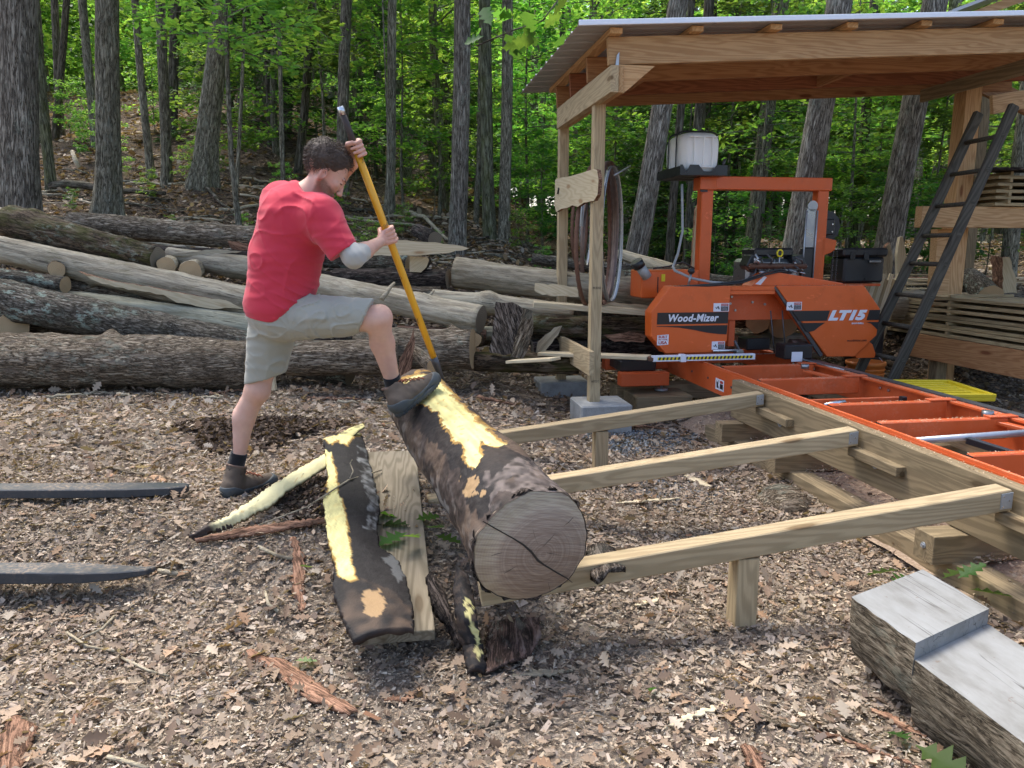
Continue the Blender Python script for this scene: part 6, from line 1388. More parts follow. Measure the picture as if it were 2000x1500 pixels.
def skin_col(V):
    q = (V - hc) @ R_h.T; n = noise3(V, .012) + noise3(V, .03)
    base = np.array([0.60, 0.36, 0.275]); c = np.tile(base, (len(V), 1)) * (1 + .10 * n)[:, None]
    nearh = np.linalg.norm(V - hc, axis=1) < .2
    # beard and moustache
    b = nearh * sst(-.010, .012, q[:, 0] + .2 * q[:, 2] + .02) * sst(-.066, -.094, q[:, 2] + .25 * (q[:, 0] - .05)) * sst(-.165, -.15, q[:, 2])
    b = np.maximum(b, nearh * sst(.085, .095, q[:, 0]) * sst(-.086, -.094, q[:, 2]) * sst(-.15, -.13, q[:, 2]))
    b = np.clip(b * (.75 + .9 * noise3(V, .006) + .3), 0, .85)[:, None]; c = c * (1 - b) + np.array([0.11, 0.055, 0.035]) * b
    bro = (nearh * sst(.022, .014, np.abs(q[:, 2] + .013)) * sst(.085, .092, q[:, 0]) * sst(.007, .012, np.abs(q[:, 1])) * sst(.055, .045, np.abs(q[:, 1])) * (np.abs(q[:, 2] + .013) < .008))[:, None]; c = c * (1 - bro * .85) + np.array([.05, .03, .02]) * bro * .85
    ey = (nearh * (np.abs(q[:, 2] + .0405) < .0028) * (q[:, 0] > .085) * (np.abs(np.abs(q[:, 1]) - .031) < .013))[:, None]; c = c * (1 - ey * .9) + np.array([.03, .018, .013]) * ey * .9
    lp = (nearh * (np.abs(q[:, 2] + .11) < .012) * (q[:, 0] > .093) * (np.abs(q[:, 1]) < .02))[:, None] * .6; c = c * (1 - lp) + np.array([.42, .14, .11]) * lp
    er = (nearh * (np.abs(q[:, 1]) > .071) * (q[:, 0] > -.03) * (q[:, 0] < .03))[:, None] * .45; c = c * (1 - er) + np.array([.55, .2, .14]) * er
    hnd = np.minimum(np.linalg.norm(V - A3(hn), axis=1), np.linalg.norm(V - A3(hf), axis=1)); k = (hnd < .09)[:, None] * .25; c = c * (1 - k) + np.array([.62, .28, .21]) * k
    legs = (V[:, 2] < 1.2)[:, None] * .25; c = c * (1 - legs) + np.array([.66, .43, .33]) * legs
    return c
# body: coarse grid for trunk and limbs, fine for head and hands; one continuous figure
def body_all(p):
    d = body_d(p)
    for caps, c in ((near_hand, hn), (far_hand, hf)):
        nr = np.linalg.norm(p - A3(c), axis=1) < .16
        if nr.any(): q = d.copy(); q[nr] = smin(d[nr], hands_d(p[nr], caps), .008); d = q
    return d
surf('body', body_all, (-1.45, 3.45, .2), (-.45, 4.3, 2.15), .0044, SKIN, man, skin_col)
# shirt
arm_pit = J(640, 478, 3.64)
def crease(x, k=3.0): return (1 - np.abs(np.sin(x))) ** k
def shirt_d(p):
    d = d_cap(p, J(552, 398, 3.86), J(578, 432, 3.80), .112, .178, ((0, 1, 0), .95))
    d = smin(d, d_cap(p, J(578, 432, 3.80), J(558, 510, 3.80), .180, .170, ((0, 1, 0), .95)), .03)
    d = smin(d, d_cap(p, J(558, 510, 3.80), J(550, 590, 3.80), .168, .175, ((0, 1, 0), .95)), .03)
    d = smin(d, d_cap(p, J(600, 404, 3.80), J(628, 422, 3.70), .078, .088), .09)
    d = smin(d, d_cap(p, J(596, 392, 3.82), J(612, 392, 3.95), .08, .085), .05)
    sl_ = d_cap(p, J(628, 424, 3.65), J(672, 492, 3.60), .096, .072); sp_ = plane(p, J(690, 478, 3.6), J(640, 514, 3.6), J(700, 560, 3.6)); sl_ = smax(sl_ - .0018 * np.exp(-((sp_ + .022) / .0035) ** 2) + (crease(p[:, 0] * 22 - p[:, 2] * 14 + noise3(p, .15) * 5, 4) - .2) * -.004, sp_, .006); d = smin(d, sl_, .05)
    s2_ = d_cap(p, shL, shL * .45 + elL * .55, .082, .066); d = smin(d, s2_, .03)
    # folds: fan out from the armpit, drape across the back and bunch at the waist
    v = p - arm_pit; r = np.linalg.norm(v, axis=1); ang = np.arctan2(v[:, 2], v[:, 0]); nz = noise3(p, .11)
    z0w, z1w = J(0, 500, 3.8)[2], J(0, 590, 3.8)[2]
    fan = (crease(ang * 5 + nz * 7) - .25) * np.exp(-((r - .26) / .14) ** 2) * -.0085 * sst(.04, -.08, v[:, 0])
    wz = (crease((p[:, 2] + p[:, 0] * .65) * 46 + nz * 6) - .25) * sst(z0w, z1w, p[:, 2]) * sst(J(490, 0, 3.8)[0], J(575, 0, 3.8)[0], p[:, 0]) * -.0095
    bk = (crease((p[:, 2] + p[:, 0] * 1.2) * 17 + noise3(p, .3) * 5, 5) - .2) * -.0035 + noise3(p, .09) * .004 + noise3(p * np.array([1, 1, 1.6]), .2) * .007
    hem = plane(p, J(478, 613, 3.8), J(556, 626, 3.8), J(520, 700, 3.8)); d = d + (fan + wz + bk) * sst(.01, -.08, hem) - .0016 * np.exp(-((hem + .024) / .0035) ** 2); d = smax(d - .006 * sst(.16, .02, -hem), hem, .003)
    hem2 = plane(p, J(556, 626, 3.8), J(620, 572, 3.8), J(620, 640, 3.8)); d = smax(d, hem2, .03)
    neck = plane(p, J(580, 351, 3.8), J(624, 400, 3.8), J(640, 340, 3.8)); d = smax(d, np.minimum(neck, .125 - np.linalg.norm(p - J(606, 372, 3.8), axis=1)), .004)
    return d
surf('t_shirt', shirt_d, (-1.5, 3.40, .95), (-.70, 4.25, 1.95), .0052, SHIRTM, man, label='red short-sleeved t-shirt')
def shorts_d(p):
    d = d_ell(p, J(548, 614, 3.81), (.168, .155, .100))
    tR = d_cap(p, J(556, 620, 3.76), J(726, 617, 3.665), .122, .086); tR = smax(tR, plane(p, J(731, 588, 3.7), J(707, 645, 3.7), J(760, 620, 3.7)), .005)
    tL = d_cap(p, J(536, 628, 3.88), J(513, 752, 3.92), .128, .090); tL = smax(tL, plane(p, J(478, 750, 3.9), J(549, 730, 3.9), J(520, 800, 3.9)), .005)
    d = smin(smin(d, tR, .05), tL, .03); nz = noise3(p, .1)
    v = p - J(575, 640, 3.7); ang = np.arctan2(v[:, 2], v[:, 0]); r = np.linalg.norm(v, axis=1)
    d = d - (crease(ang * 4.5 + nz * 6) - .25) * .0105 * np.exp(-((r - .2) / .15) ** 2) + noise3(p, .12) * .008 - (crease((p[:, 2] * .8 + p[:, 0]) * 21 + nz * 7, 4) - .2) * .004
    return d
surf('shorts', shorts_d, (-1.5, 3.45, .72), (-.58, 4.2, 1.34), .0054, SHORTM, man, label='light grey knee-length shorts')
# cloth wrap round the near elbow
def band_d(p):
    d = d_cap(p, elR * .72 + shR * .28, elR, .047, .046); d = smin(d, d_cap(p, elR, elR * .62 + wrR * .38, .046, .0445), .03)
    d = smax(d, (p - (elR * .74 + shR * .26)) @ nrmv(shR - elR), .004); d = smax(d, (p - (elR * .66 + wrR * .34)) @ nrmv(wrR - elR), .004)
    return d + noise3(p, .03) * .003 + np.sin(p[:, 0] * 190 + p[:, 2] * 150) * .0006
surf('elbow_wrap', band_d, elR - .13, elR + .13, .005, BANDM, man, label='white wrap round the near elbow')
for nm, a, top in (('R', ankR, .15), ('L', ankL, .14)):
    kn = kneeR if nm == 'R' else kneeL; dd = nrmv(kn - a)
    def sock_d(p, a=a, dd=dd, L=(.035 if nm == 'R' else .045)):
        d = d_cap(p, a - dd * .09, a + dd * L, .044, .0425); d = smax(d, ((p - (a + dd * L)) @ dd), .004); return d + np.sin(np.arctan2(p[:, 1] - a[1], p[:, 0] - a[0]) * 34) * .0006
    surf('sock', sock_d, a - .17, a + .17, .0045, SOCKM, man)
def boot(name, heel, toe, shaft, upn, label):
    """heel and toe: points on the sole line; shaft: ankle point"""
    heel = A3(heel); toe = A3(toe); sh = A3(shaft); fd = nrmv(toe - heel); un = nrmv(A3(upn) - fd * (A3(upn) @ fd)); sd = np.cross(fd, un); L = np.linalg.norm(toe - heel); Rb = np.array([fd, sd, un])
    def q_(p): return (p - heel) @ Rb.T
    shl = q_(sh[None])[0]
    def sole(p):
        q = q_(p); t = np.clip(q[:, 0] / L, 0, 1); w = .034 + .016 * np.sin(np.clip((t - .2) * 1.25, 0, 1) * PI) ; 
        d2 = np.stack([np.maximum(np.maximum(-q[:, 0] + .005, q[:, 0] - L + .02), 0) * 1.0, q[:, 1]], -1)
        a = np.linalg.norm(d2, axis=1) - w; b = np.abs(q[:, 2] - .013 - .02 * np.clip(t - .8, 0, 1) * 3) - .013; d = smax(a, b, .006)
        tr = (np.sin(q[:, 0] * 330) > .2) * .0035 * (q[:, 2] < .010); return d + tr
    def upper(p):
        q = q_(p); d = d_cap(q, (.008, 0, .056), (L * .45, 0, .056), .043, .041); d = smin(d, d_cap(q, (L * .4, 0, .05), (L - .055, 0, .042), .043, .038), .03)
        d = smin(d, d_ell(q, (L - .045, 0, .040), (.052, .046, .035)), .02); d = smin(d, d_cap(q, (.03, 0, .06), shl, .049, .053), .03); d = smax(d, .016 - q[:, 2], .004)
        ax = nrmv(shl - np.array([.035, 0, .06])); top = (q - shl) @ ax - .016; d = smax(d, top, .008); d = smax(d, -d_cap(q, shl - ax * .02, shl + ax * .06, .043, .045), .004)
        return d + noise3(p, .03) * .004 + np.abs(np.sin(q[:, 0] * 60 + q[:, 2] * 40)) * .0012
    lo = np.minimum(np.minimum(heel, toe), sh) - .1; hi = np.maximum(np.maximum(heel, toe), sh) + .1
    up = surf('boot', upper, lo, hi, .0048, BOOTM, man, label=label)
    def rand(p):
        d = upper(p) - .0035; q = q_(p); lim = .045 + .035 * sst(.6, 1.0, q[:, 0] / L) + .03 * sst(.25, .0, q[:, 0] / L); return smax(d, q[:, 2] - lim, .003)
    surf('rubber_rand', rand, lo, hi, .0048, BOOTG, up); surf('sole', sole, lo, hi, .0048, SOLEM, up)
    col_ = []
    ax = nrmv(shl - np.array([.035, 0, .06]))
    def W(f, s, u): return Vector(heel + fd * f + sd * s + un * u)
    for k in range(5):
        f = .085 + .026 * k; u = .138 - .0125 * k; tube('lace', [W(f, -.026, u - .012), W(f + .006, 0, u + .002), W(f + .012, .026, u - .012)], .0038, LACE, up, 6)
    tube('lace_loop', [W(.10, -.01, .108), W(.12, -.035, .118), W(.14, -.045, .10)], .0022, LACE, up, 5); tube('lace_loop', [W(.10, .0, .108), W(.13, -.01, .122), W(.16, -.03, .10)], .0022, LACE, up, 5)
    b1 = np.cross(ax, np.array([0, 1.0, 0])); b1 = nrmv(b1)
    def CR(a): o_ = shl + ax * .014 + (b1 * math.cos(a) + np.array([0, 1.0, 0]) * math.sin(a)) * .049; return W(*o_)
    tube('collar', [CR(i * PI / 8) for i in range(17)], .0065, COLLAR, up, 7)
LACE = plain('rust_orange_lace', (0.30, 0.10, 0.05), .8); COLLAR = plain('brown_padded_collar', (0.17, 0.11, 0.08), .8)
g1 = P(446, 976, 3.84); toe1 = Vector((g1.x + .17, g1.y + .25, g1.z + .0))
boot('L', g1 + Vector((0, 0, .0)), toe1, J(461, 915, 3.90), (0, 0, 1), 'boot planted on the ground')
lq0 = P(1041, 1066, 2.55); lq1 = P(818, 782, 4.10); lr0, lr1 = 119 * dep(lq0) / FPX, 62 * dep(lq1) / FPX
def log_hit(px, py):        # where the sight line meets the upper side of the big log
    r = ray(px, py)
    for s in range(3000):
        q = CAM + r * (3.2 + s * .0006); ax = lq1 - lq0; t = (q - lq0).dot(ax) / ax.dot(ax); c = lq0 + ax * t
        if (q - c).length < lr0 + (lr1 - lr0) * max(0, t) ** .9: return q, (q - c).normalized()
    return CAM + r * 4, Vector((0, 0, 1))
hA, nA = log_hit(812, 800); hB, nB = log_hit(842, 757); um = (nA + nB + Vector((-.15, 0, .5))).normalized(); hd = (hB - hA).normalized()
print('BOOT', hA, hB, nA, nB)
hmid = (hA + hB) / 2 + um * .012; fdv = (P(856, 752, hB.y + .02) - P(786, 806, hA.y - .02)).normalized(); fdv = (fdv - um * fdv.dot(um)).normalized()
ank2 = Vector(J(770, 762, hA.y + .0))
boot('R', hmid - fdv * .165, hmid + fdv * .135, ank2, um, 'boot pressed on top of the big log')
# hair: a shell and many short curved locks
def hair_d(p):
    q = (p - hc) @ R_h.T; d = d_ell(q, (-.012, 0, .010), (.109, .088, .092)) + noise3(p, .020) * .014 + noise3(p, .045) * .016
    line = (-.024 + .92 * (q[:, 0] - .012)) - q[:, 2]; line = line + noise3(p, .018) * .035 + noise3(p, .045) * .02 - .012 * sst(.03, .0, np.abs(q[:, 0] - .035)) 
    return smax(d, line, .02)
surf('hair', hair_d, hc - .16, hc + .16, .0048, HAIRM, man, label='short tousled dark brown hair')
rh = np.random.RandomState(5); LV = []; LF = []
for k in range(5200):
    d = rh.randn(3); d /= np.linalg.norm(d); qs = np.array([-.012, 0, .010]) + d * np.array([.112, .088, .098])
    if qs[2] < -.022 + .92 * (qs[0] - .012) + rh.uniform(-.012, .012): continue
    nrm = nrmv(d / np.array([.112, .088, .098])); fl = nrmv(np.cross(nrm, rh.randn(3) * .6 + np.array([0.1, .4, .2]))); L = rh.uniform(.016, .040); w = np.cross(nrm, fl) * rh.uniform(.0006, .0013); cl = rh.uniform(.4, 1.3); b = len(LV)
    for t in (0, .35, .7, 1.0):
        c = qs + fl * L * t * (1 - .35 * t) + nrm * (-.002 + .015 * math.sin(t * 2.7) * cl); ww = w * (1.15 - t)
        LV += [hc + (c + ww) @ R_h, hc + (c - ww) @ R_h]
    for s in range(3): LF.append((b + 2 * s, b + 2 * s + 1, b + 2 * s + 3, b + 2 * s + 2))
mk('hair_locks', mesh_np('hair_locks', np.array(LV), np.array(LF), smooth=True), HAIRM, None, man, kind='stuff')
# pole
pole = thing('pry_pole', 'yellow pole with dark upper end, held in both hands behind the big log', 'pole', poleA)
def pl(t): return poleA + (poleB - poleA) * t
tube('shaft', [pl(.10), pl(.35), pl(.62), pl(.868)], [.0175, .0185, .019, .0185], POLEM, pole, 20)
tube('bare_end', [pl(.868), pl(.93), pl(.985)], [.0175, .016, .0145], plain('dark_bare_wood', (0.05, 0.038, 0.035), .6), pole, 16)
tube('tip_cap', [pl(.975), pl(1.0)], [.0165, .015], CHROME, pole, 14)
tube('ferrule', [pl(.02), pl(.10), pl(.125)], [.012, .021, .021], DARKST, pole, 16); tube('spike', [pl(-.03), pl(.02)], [.003, .012], DARKST, pole, 10)
tube('joint_ring', [pl(.592), pl(.597)], .0198, RUST, pole, 18)
# ------------------------------------------------------------------ the big log on the rails
def inpoly(x, y, poly):
    r = np.zeros(len(x), bool); n = len(poly); j = n - 1
    for i in range(n):
        xi, yi = poly[i]; xj, yj = poly[j]; c = ((yi > y) != (yj > y)) & (x < (xj - xi) * (y - yi) / (yj - yi + 1e-9) + xi); r ^= c; j = i
    return r
def projv(V):
    d = V[:, 1] * cp + (CH - V[:, 2]) * sp; dn = -V[:, 1] * sp + (CH - V[:, 2]) * cp; return 1000 + FPX * V[:, 0] / d, 750 + FPX * dn / d
def v3n(V, s): return noise3(V, s)
YEL = np.array([0.65, 0.58, 0.25]); TANC = np.array([0.34, 0.22, 0.11]); BLK = np.array([0.014, 0.012, 0.012]); BRN = np.array([0.10, 0.068, 0.048]); GRY = np.array([0.30, 0.31, 0.31]); DBR = np.array([0.05, 0.036, 0.03])
def mixc(c, m, t): m = np.clip(m, 0, 1)[:, None]; return c * (1 - m) + t * m
q0 = P(1041, 1066, 2.55); q1 = P(818, 782, 4.10); M_, L_ = frame(q0, q1); ra, rb_ = 119 * dep(q0) / FPX, 62 * dep(q1) / FPX
n, nr = 300, 280; V = []; 
ccx = np.linspace(0, 1, nr + 1)
TT, TH = np.meshgrid(ccx, np.arange(n) * 2 * PI / n, indexing='ij'); c_, s_ = np.cos(TH).ravel(), np.sin(TH).ravel(); T_ = TT.ravel(); X_ = T_ * L_
pp = np.stack([X_, c_ * .2, s_ * .2], -1); rad = ra + (rb_ - ra) * T_ ** .9; rad = rad * (1 + .10 * v3n(pp * np.array([.6, 1, 1]), .16) + .05 * v3n(pp, .06) + .03 * v3n(pp, .022))
loc = np.stack([X_, rad * c_, rad * s_ + .012 * np.sin(X_ * 4)], -1); Mn = np.array(M_); W_ = loc @ Mn[:3, :3].T + Mn[:3, 3]
px_, py_ = projv(W_); nz1, nz2, nz3 = v3n(W_, .05), v3n(W_, .018), v3n(W_, .16)
jx, jy = px_ + nz1 * 26 + nz2 * 14, py_ + v3n(W_ + 5, .05) * 26 + v3n(W_ + 5, .018) * 12
front = ((W_ - np.array(CAM)) * (W_ - (q0 + (q1 - q0) * .5).to_tuple() if False else (W_ - (np.array(q0) + np.outer(T_, np.array(q1 - q0)))))).sum(1) < .0
upw = s_            # local z is roughly up
col = np.tile(DBR, (len(W_), 1)) * (1 + .9 * nz2 + .5 * nz1)[:, None]
col = mixc(col, sst(-.02, .2, nz3 + nz1 * .6), BRN)
col = mixc(col, sst(.0, .25, nz1 + .5 * nz2) * sst(.55, -.25, upw) * .8, np.array([.20, .185, .17]))                    # dull bloom on the flank
col = mixc(col, sst(.05, .3, v3n(W_ + 3, .1) + nz2 * .6) * sst(.35, -.35, upw) * .6, BRN * 1.8)
blackp = inpoly(jx, jy, [(815, 790), (860, 790), (895, 850), (925, 905), (960, 935), (985, 960), (930, 1010), (895, 930), (850, 870), (800, 820)]); col = mixc(col, (blackp & front) * .9, BLK)
blackp = inpoly(jx, jy, [(915, 895), (935, 855), (1000, 870), (1050, 905), (985, 935), (950, 960), (920, 990), (905, 945)]); col = mixc(col, (blackp & front) * .75, BLK * 1.3)
gp = inpoly(jx, jy, [(950, 930), (1010, 895), (1060, 900), (1120, 960), (1080, 965), (990, 960), (950, 990)]); col = mixc(col, (gp & front) * (.35 + nz2), np.array([.21, .17, .15]))
tp = inpoly(jx, jy, [(900, 940), (915, 925), (938, 930), (940, 960), (922, 978), (905, 965)]); col = mixc(col, (tp & front) * .9, TANC * 1.1)
yp = inpoly(jx * .6 + px_ * .4, jy * .6 + py_ * .4, [(780, 765), (790, 738), (825, 730), (858, 738), (875, 760), (905, 790), (942, 832), (988, 868), (980, 874), (934, 858), (938, 888), (926, 912), (912, 900), (908, 880), (882, 850), (862, 820), (846, 803), (832, 792), (812, 778)]); 
ypo = [(780, 765), (790, 738), (825, 730), (858, 738), (875, 760), (905, 790), (942, 832), (988, 868), (980, 874), (934, 858), (938, 888), (926, 912), (912, 900), (908, 880), (882, 850), (862, 820), (846, 803), (832, 792), (812, 778)]
rimp = inpoly(jx * .6 + px_ * .4 + 3.5, jy * .6 + py_ * .4 - 3, ypo) | inpoly(jx * .6 + px_ * .4 - 4, jy * .6 + py_ * .4 + 3, ypo) | inpoly(jx * .6 + px_ * .4 + 4, jy * .6 + py_ * .4 + 4, ypo)
col = mixc(col, (rimp & front) * (.75 + nz2), np.array([.42, .24, .06]))
gr_l = v3n(np.stack([X_ * .12, TH.ravel() * .2, T_ * 0 + 3], -1), .012)
col = mixc(col, (yp & front) * 1.0, YEL); col = np.where((yp & front)[:, None], col * (1 + .55 * gr_l[:, None] + .25 * nz1[:, None]), col)
col = mixc(col, (yp & front) * sst(.22, .40, v3n(W_ + 21, .09)) * .45, np.array([.62, .42, .12])); col = mixc(col, (yp & front) * (nz2 > .36) * .6, np.array([.5, .27, .06])); col = mixc(col, (yp & front) * sst(.34, .46, v3n(W_ + 9, .03)) * .6, BLK)
pit = yp & front; shr = np.where(pit, -.007, 0) + np.where(blackp & front, -.002, 0); loc[:, 1] += shr * c_; loc[:, 2] += shr * s_
big = thing('big_log', 'big dark-barked log with yellow peeled streak and brown cut face on the rails', 'log', q0)
idm = np.arange(len(loc)).reshape(nr + 1, n); Fq2 = np.stack([idm[:-1, :], np.roll(idm[:-1, :], -1, 1), np.roll(idm[1:, :], -1, 1), idm[1:, :]], -1).reshape(-1, 4)
mk('bark_body', mesh_np('bark_body', loc, Fq2, col, smooth=True), PAINTV, M_, big)
# cut face: its own disc with growth rings, crack is a dark strip laid on it
FACEM = MT('big_log_cut_face', .85, .15); _tc = FACEM.N('ShaderNodeTexCoord'); _mp = FACEM.N('ShaderNodeMapping'); FACEM.l.new(_tc.outputs['Object'], _mp.inputs[0]); _mp.inputs['Location'].default_value = (0, .03, .03); _mp.inputs['Scale'].default_value = (0, 1, 1)
_nz = FACEM.noise(_mp.outputs[0], 5, 3, .5, 0, 'Color'); _ad = FACEM.N('ShaderNodeVectorMath', operation='MULTIPLY_ADD'); FACEM.l.new(_nz, _ad.inputs[0]); _ad.inputs[1].default_value = (.022, .022, .022); FACEM.l.new(_mp.outputs[0], _ad.inputs[2])
_ln = FACEM.N('ShaderNodeVectorMath', operation='LENGTH'); FACEM.l.new(_ad.outputs[0], _ln.inputs[0]); _r = _ln.outputs['Value']
_s1 = FACEM.mrange(FACEM.math('SINE', FACEM.math('MULTIPLY', _r, 620)), -1, 1); _rn = FACEM.noise(FACEM.math('MULTIPLY', _r, 1.0), 60, 3)
_cmb = FACEM.N('ShaderNodeCombineXYZ'); FACEM.l.new(_r, _cmb.inputs[0]); _rn = FACEM.noise(_cmb.outputs[0], 75, 4, .7)
_rot = FACEM.N('ShaderNodeMapping'); FACEM.l.new(_tc.outputs['Object'], _rot.inputs[0]); _rot.inputs['Rotation'].default_value = (math.radians(-12), 0, 0); _rot2 = FACEM.N('ShaderNodeMapping'); FACEM.l.new(_rot.outputs[0], _rot2.inputs[0]); _rot2.inputs['Scale'].default_value = (1, 4, 75)
_saw = FACEM.noise(_rot2.outputs[0], 2.2, 5, .65, .4)
_c = FACEM.ramp(_r, [(0.0, (0.25, 0.185, 0.14)), (0.12, (0.29, 0.22, 0.165)), (0.165, (0.34, 0.265, 0.195)), (0.185, (0.46, 0.38, 0.27)), (0.225, (0.40, 0.33, 0.22))])
_c = FACEM.mix(FACEM.math('MULTIPLY', FACEM.mrange(_rn, .42, .6), .5), _c, (0.44, 0.36, 0.28)); _c = FACEM.mix(FACEM.math('MULTIPLY', _s1, .10), _c, (0.15, 0.095, 0.075))
_c = FACEM.mix(FACEM.ramp(_saw, [(.40, .45), (.55, 0)]), _c, (0.15, 0.095, 0.075)); _c = FACEM.mix(FACEM.ramp(_saw, [(.56, 0), (.72, .35)]), _c, (0.46, 0.37, 0.30))
FACEM.col(_c); FACEM.bump(FACEM.math('ADD', _saw, FACEM.math('MULTIPLY', _rn, .4)), .5, .004); FACEM = FACEM.m
ring0 = loc[:n]; inv = M_.inverted()
def onface(px, py, off=0.0):   # point of the cut plane seen at (px,py), local
    r = ray(px, py); nn = (q1 - q0).normalized(); t = (q0 - nn * off - CAM).dot(nn) / r.dot(nn); return inv @ (CAM + r * t)
cent = ring0.mean(0); FV = [(cent[0] - .002, cent[1], cent[2])]; FF = []
for k in range(n): FV.append((-.002, cent[1] + (ring0[k, 1] - cent[1]) * .978, cent[2] + (ring0[k, 2] - cent[2]) * .978))
for k in range(n): FF.append((0, 1 + (k + 1) % n, 1 + k))
for k in range(n): FV.append((.012, ring0[k, 1], ring0[k, 2]))
for k in range(n): FF.append((1 + k, 1 + (k + 1) % n, 1 + n + (k + 1) % n)); FF.append((1 + k, 1 + n + (k + 1) % n, 1 + n + k))
mk('cut_face', mesh_np('cut_face', np.array(FV), np.array(FF)), FACEM, M_, big)
crk = [(943, 1018), (965, 1031), (985, 1042), (1003, 1052), (1022, 1064), (1038, 1078), (1050, 1094), (1062, 1103), (1085, 1117), (1108, 1130), (1118, 1138)]
rk = random.Random(2); CV = []; wid = [.0012, .0016, .0022, .0024, .0026, .0034, .0036, .0028, .0022, .0016, .0008]
for (x, y), w in zip(crk, wid):
    a = onface(x, y, .0045); w *= rk.uniform(.8, 1.3); CV += [(a.x, a.y - w * .5, a.z + w), (a.x, a.y + w * .5, a.z - w)]
mk('crack', mesh_np('crack', np.array(CV), [(2 * i, 2 * i + 1, 2 * i + 3, 2 * i + 2) for i in range(len(crk) - 1)]), BLACKST, M_, big, label='dark crack running across the cut face')
for (xa, ya), (xb, yb) in [((1060, 1068), (1086, 1040)), ((1068, 1080), (1100, 1086)), ((1050, 1062), (1040, 1030)), ((985, 1120), (1010, 1105)), ((1120, 1010), (1100, 1028)), ((960, 1085), (985, 1078)), ((1075, 1160), (1070, 1135))]:
    a = onface(xa, ya, .0045); b = onface(xb, yb, .0045); m_ = (a + b) / 2 + Vector((0, rk.uniform(-.003, .003), rk.uniform(-.003, .003))); w = .0008
    mk('check', mesh_np('check', np.array([(a.x, a.y, a.z + w), (a.x, a.y, a.z - w), (m_.x, m_.y + w, m_.z + w), (m_.x, m_.y - w, m_.z - w), (b.x, b.y, b.z), (b.x, b.y + .0002, b.z)]), [(0, 1, 3, 2), (2, 3, 5, 4)]), BLACKST, M_, big)
ff = [tuple(p) for p in loc[-n:]]; me_ = mesh_np('far_cut_face', np.array([tuple(loc[-n:].mean(0))] + ff), [(0, 1 + k, 1 + (k + 1) % n) for k in range(n)]); mk('far_cut_face', me_, END_GREY, M_, big)
# ragged bark rim flakes round the cut face
for k in range(26):
    th = rk.uniform(0, 6.28); i = int(th / 6.283 * n) % n; p = Vector(loc[i + n * rk.randint(0, 2)]) * 1.0; out_ = Vector((0, loc[i, 1], loc[i, 2])).normalized(); t_ = Vector((0, -out_.z, out_.y)); s = rk.uniform(.01, .03)
    mk('bark_flake', mesh_np('bark_flake', np.array([tuple(p + t_ * s + Vector((rk.uniform(-.006, .03), 0, 0))), tuple(p - t_ * s), tuple(p + out_ * .006 + Vector((s * 1.4, 0, 0))), tuple(p + out_ * .012)]), [(0, 1, 3), (0, 3, 2), (1, 2, 3), (0, 2, 1)]), BARK_BLACK, M_, big)

# ------------------------------------------------------------------ curved bark slab, plank, strips
def sheet(name, L0, L1, nn, mm, thick, colfn, mat, label, cat, curl=.02, sag=0.0, zf=None, jag=.006, seed=1, parent=None, fold=None):
    """bark sheet between two edge polylines (lists of world points); curled across its width, with real thickness"""
    L0 = [Vector(p) for p in L0]; L1 = [Vector(p) for p in L1]
    def samp(Lp, t):
        s = t * (len(Lp) - 1); i = min(int(s), len(Lp) - 2); f = s - i; return Lp[i].lerp(Lp[i + 1], f)
    T = []; rj = random.Random(seed)
    for i in range(nn + 1):
        t = i / nn; a, b = samp(L0, t), samp(L1, t); dj = (b - a).normalized(); a = a + dj * rj.uniform(-jag, jag); b = b + dj * rj.uniform(-jag, jag)
        ax = (samp(L0, min(1, t + .02)) + samp(L1, min(1, t + .02)) - samp(L0, max(0, t - .02)) - samp(L1, max(0, t - .02))).normalized(); nm = dj.cross(ax).normalized(); nm = nm if nm.z > 0 else -nm
        for j in range(mm + 1):
            s = j / mm; p = a.lerp(b, s) + nm * (curl * math.sin(s * PI) + .004 * mnoise.noise(a.lerp(b, s) * 18) + .008 * mnoise.noise(a.lerp(b, s) * 6)); T.append(p)
    V = np.array([tuple(p) for p in T]); nv = len(V); ctr = V.mean(0)
    B = V.copy(); B[:, 2] -= thick * (.8 + .6 * vnoise(V[:, 0], V[:, 1], .03, 17)); W = np.concatenate([V, B]); F = []
    w = mm + 1
    for i in range(nn):
        for j in range(mm):
            a = i * w + j; F += [(a, a + 1, a + w + 1, a + w), (nv + a, nv + a + w, nv + a + w + 1, nv + a + 1)]
    for i in range(nn):
        for j in (0, mm): a = i * w + j; F.append((a, a + w, nv + a + w, nv + a))
    for j in range(mm):
        for i in (0, nn): a = i * w + j; F.append((a, nv + a, nv + a + 1, a + 1))
    col = colfn(W) if colfn else None
    if col is not None: col[nv:] = DBR
    mx, _ = frame(L0[0], L0[-1]); mx.translation = Vector(ctr); W = (W - ctr) @ np.array(mx.to_3x3())
    o = mesh_np(name, W, np.array(F), col, smooth=True); fixn(o)
    return mk(name, o, mat, mx, parent, label, cat)
def GP(px, py, dz=0.0):        # point on the ground seen at px,py, lifted by dz
    r = ray(px, py); t = .5
    for _ in range(600):
        q = CAM + r * t
        if q.z <= gz(q.x, q.y) + dz: break
        t += .012
    return CAM + r * t
BARK_BROWN = barkmat('brown_inner_bark', (0.07, 0.045, 0.035), (0.16, 0.10, 0.08), (0.26, 0.19, 0.16), .3, 0, 5, 14, .6)
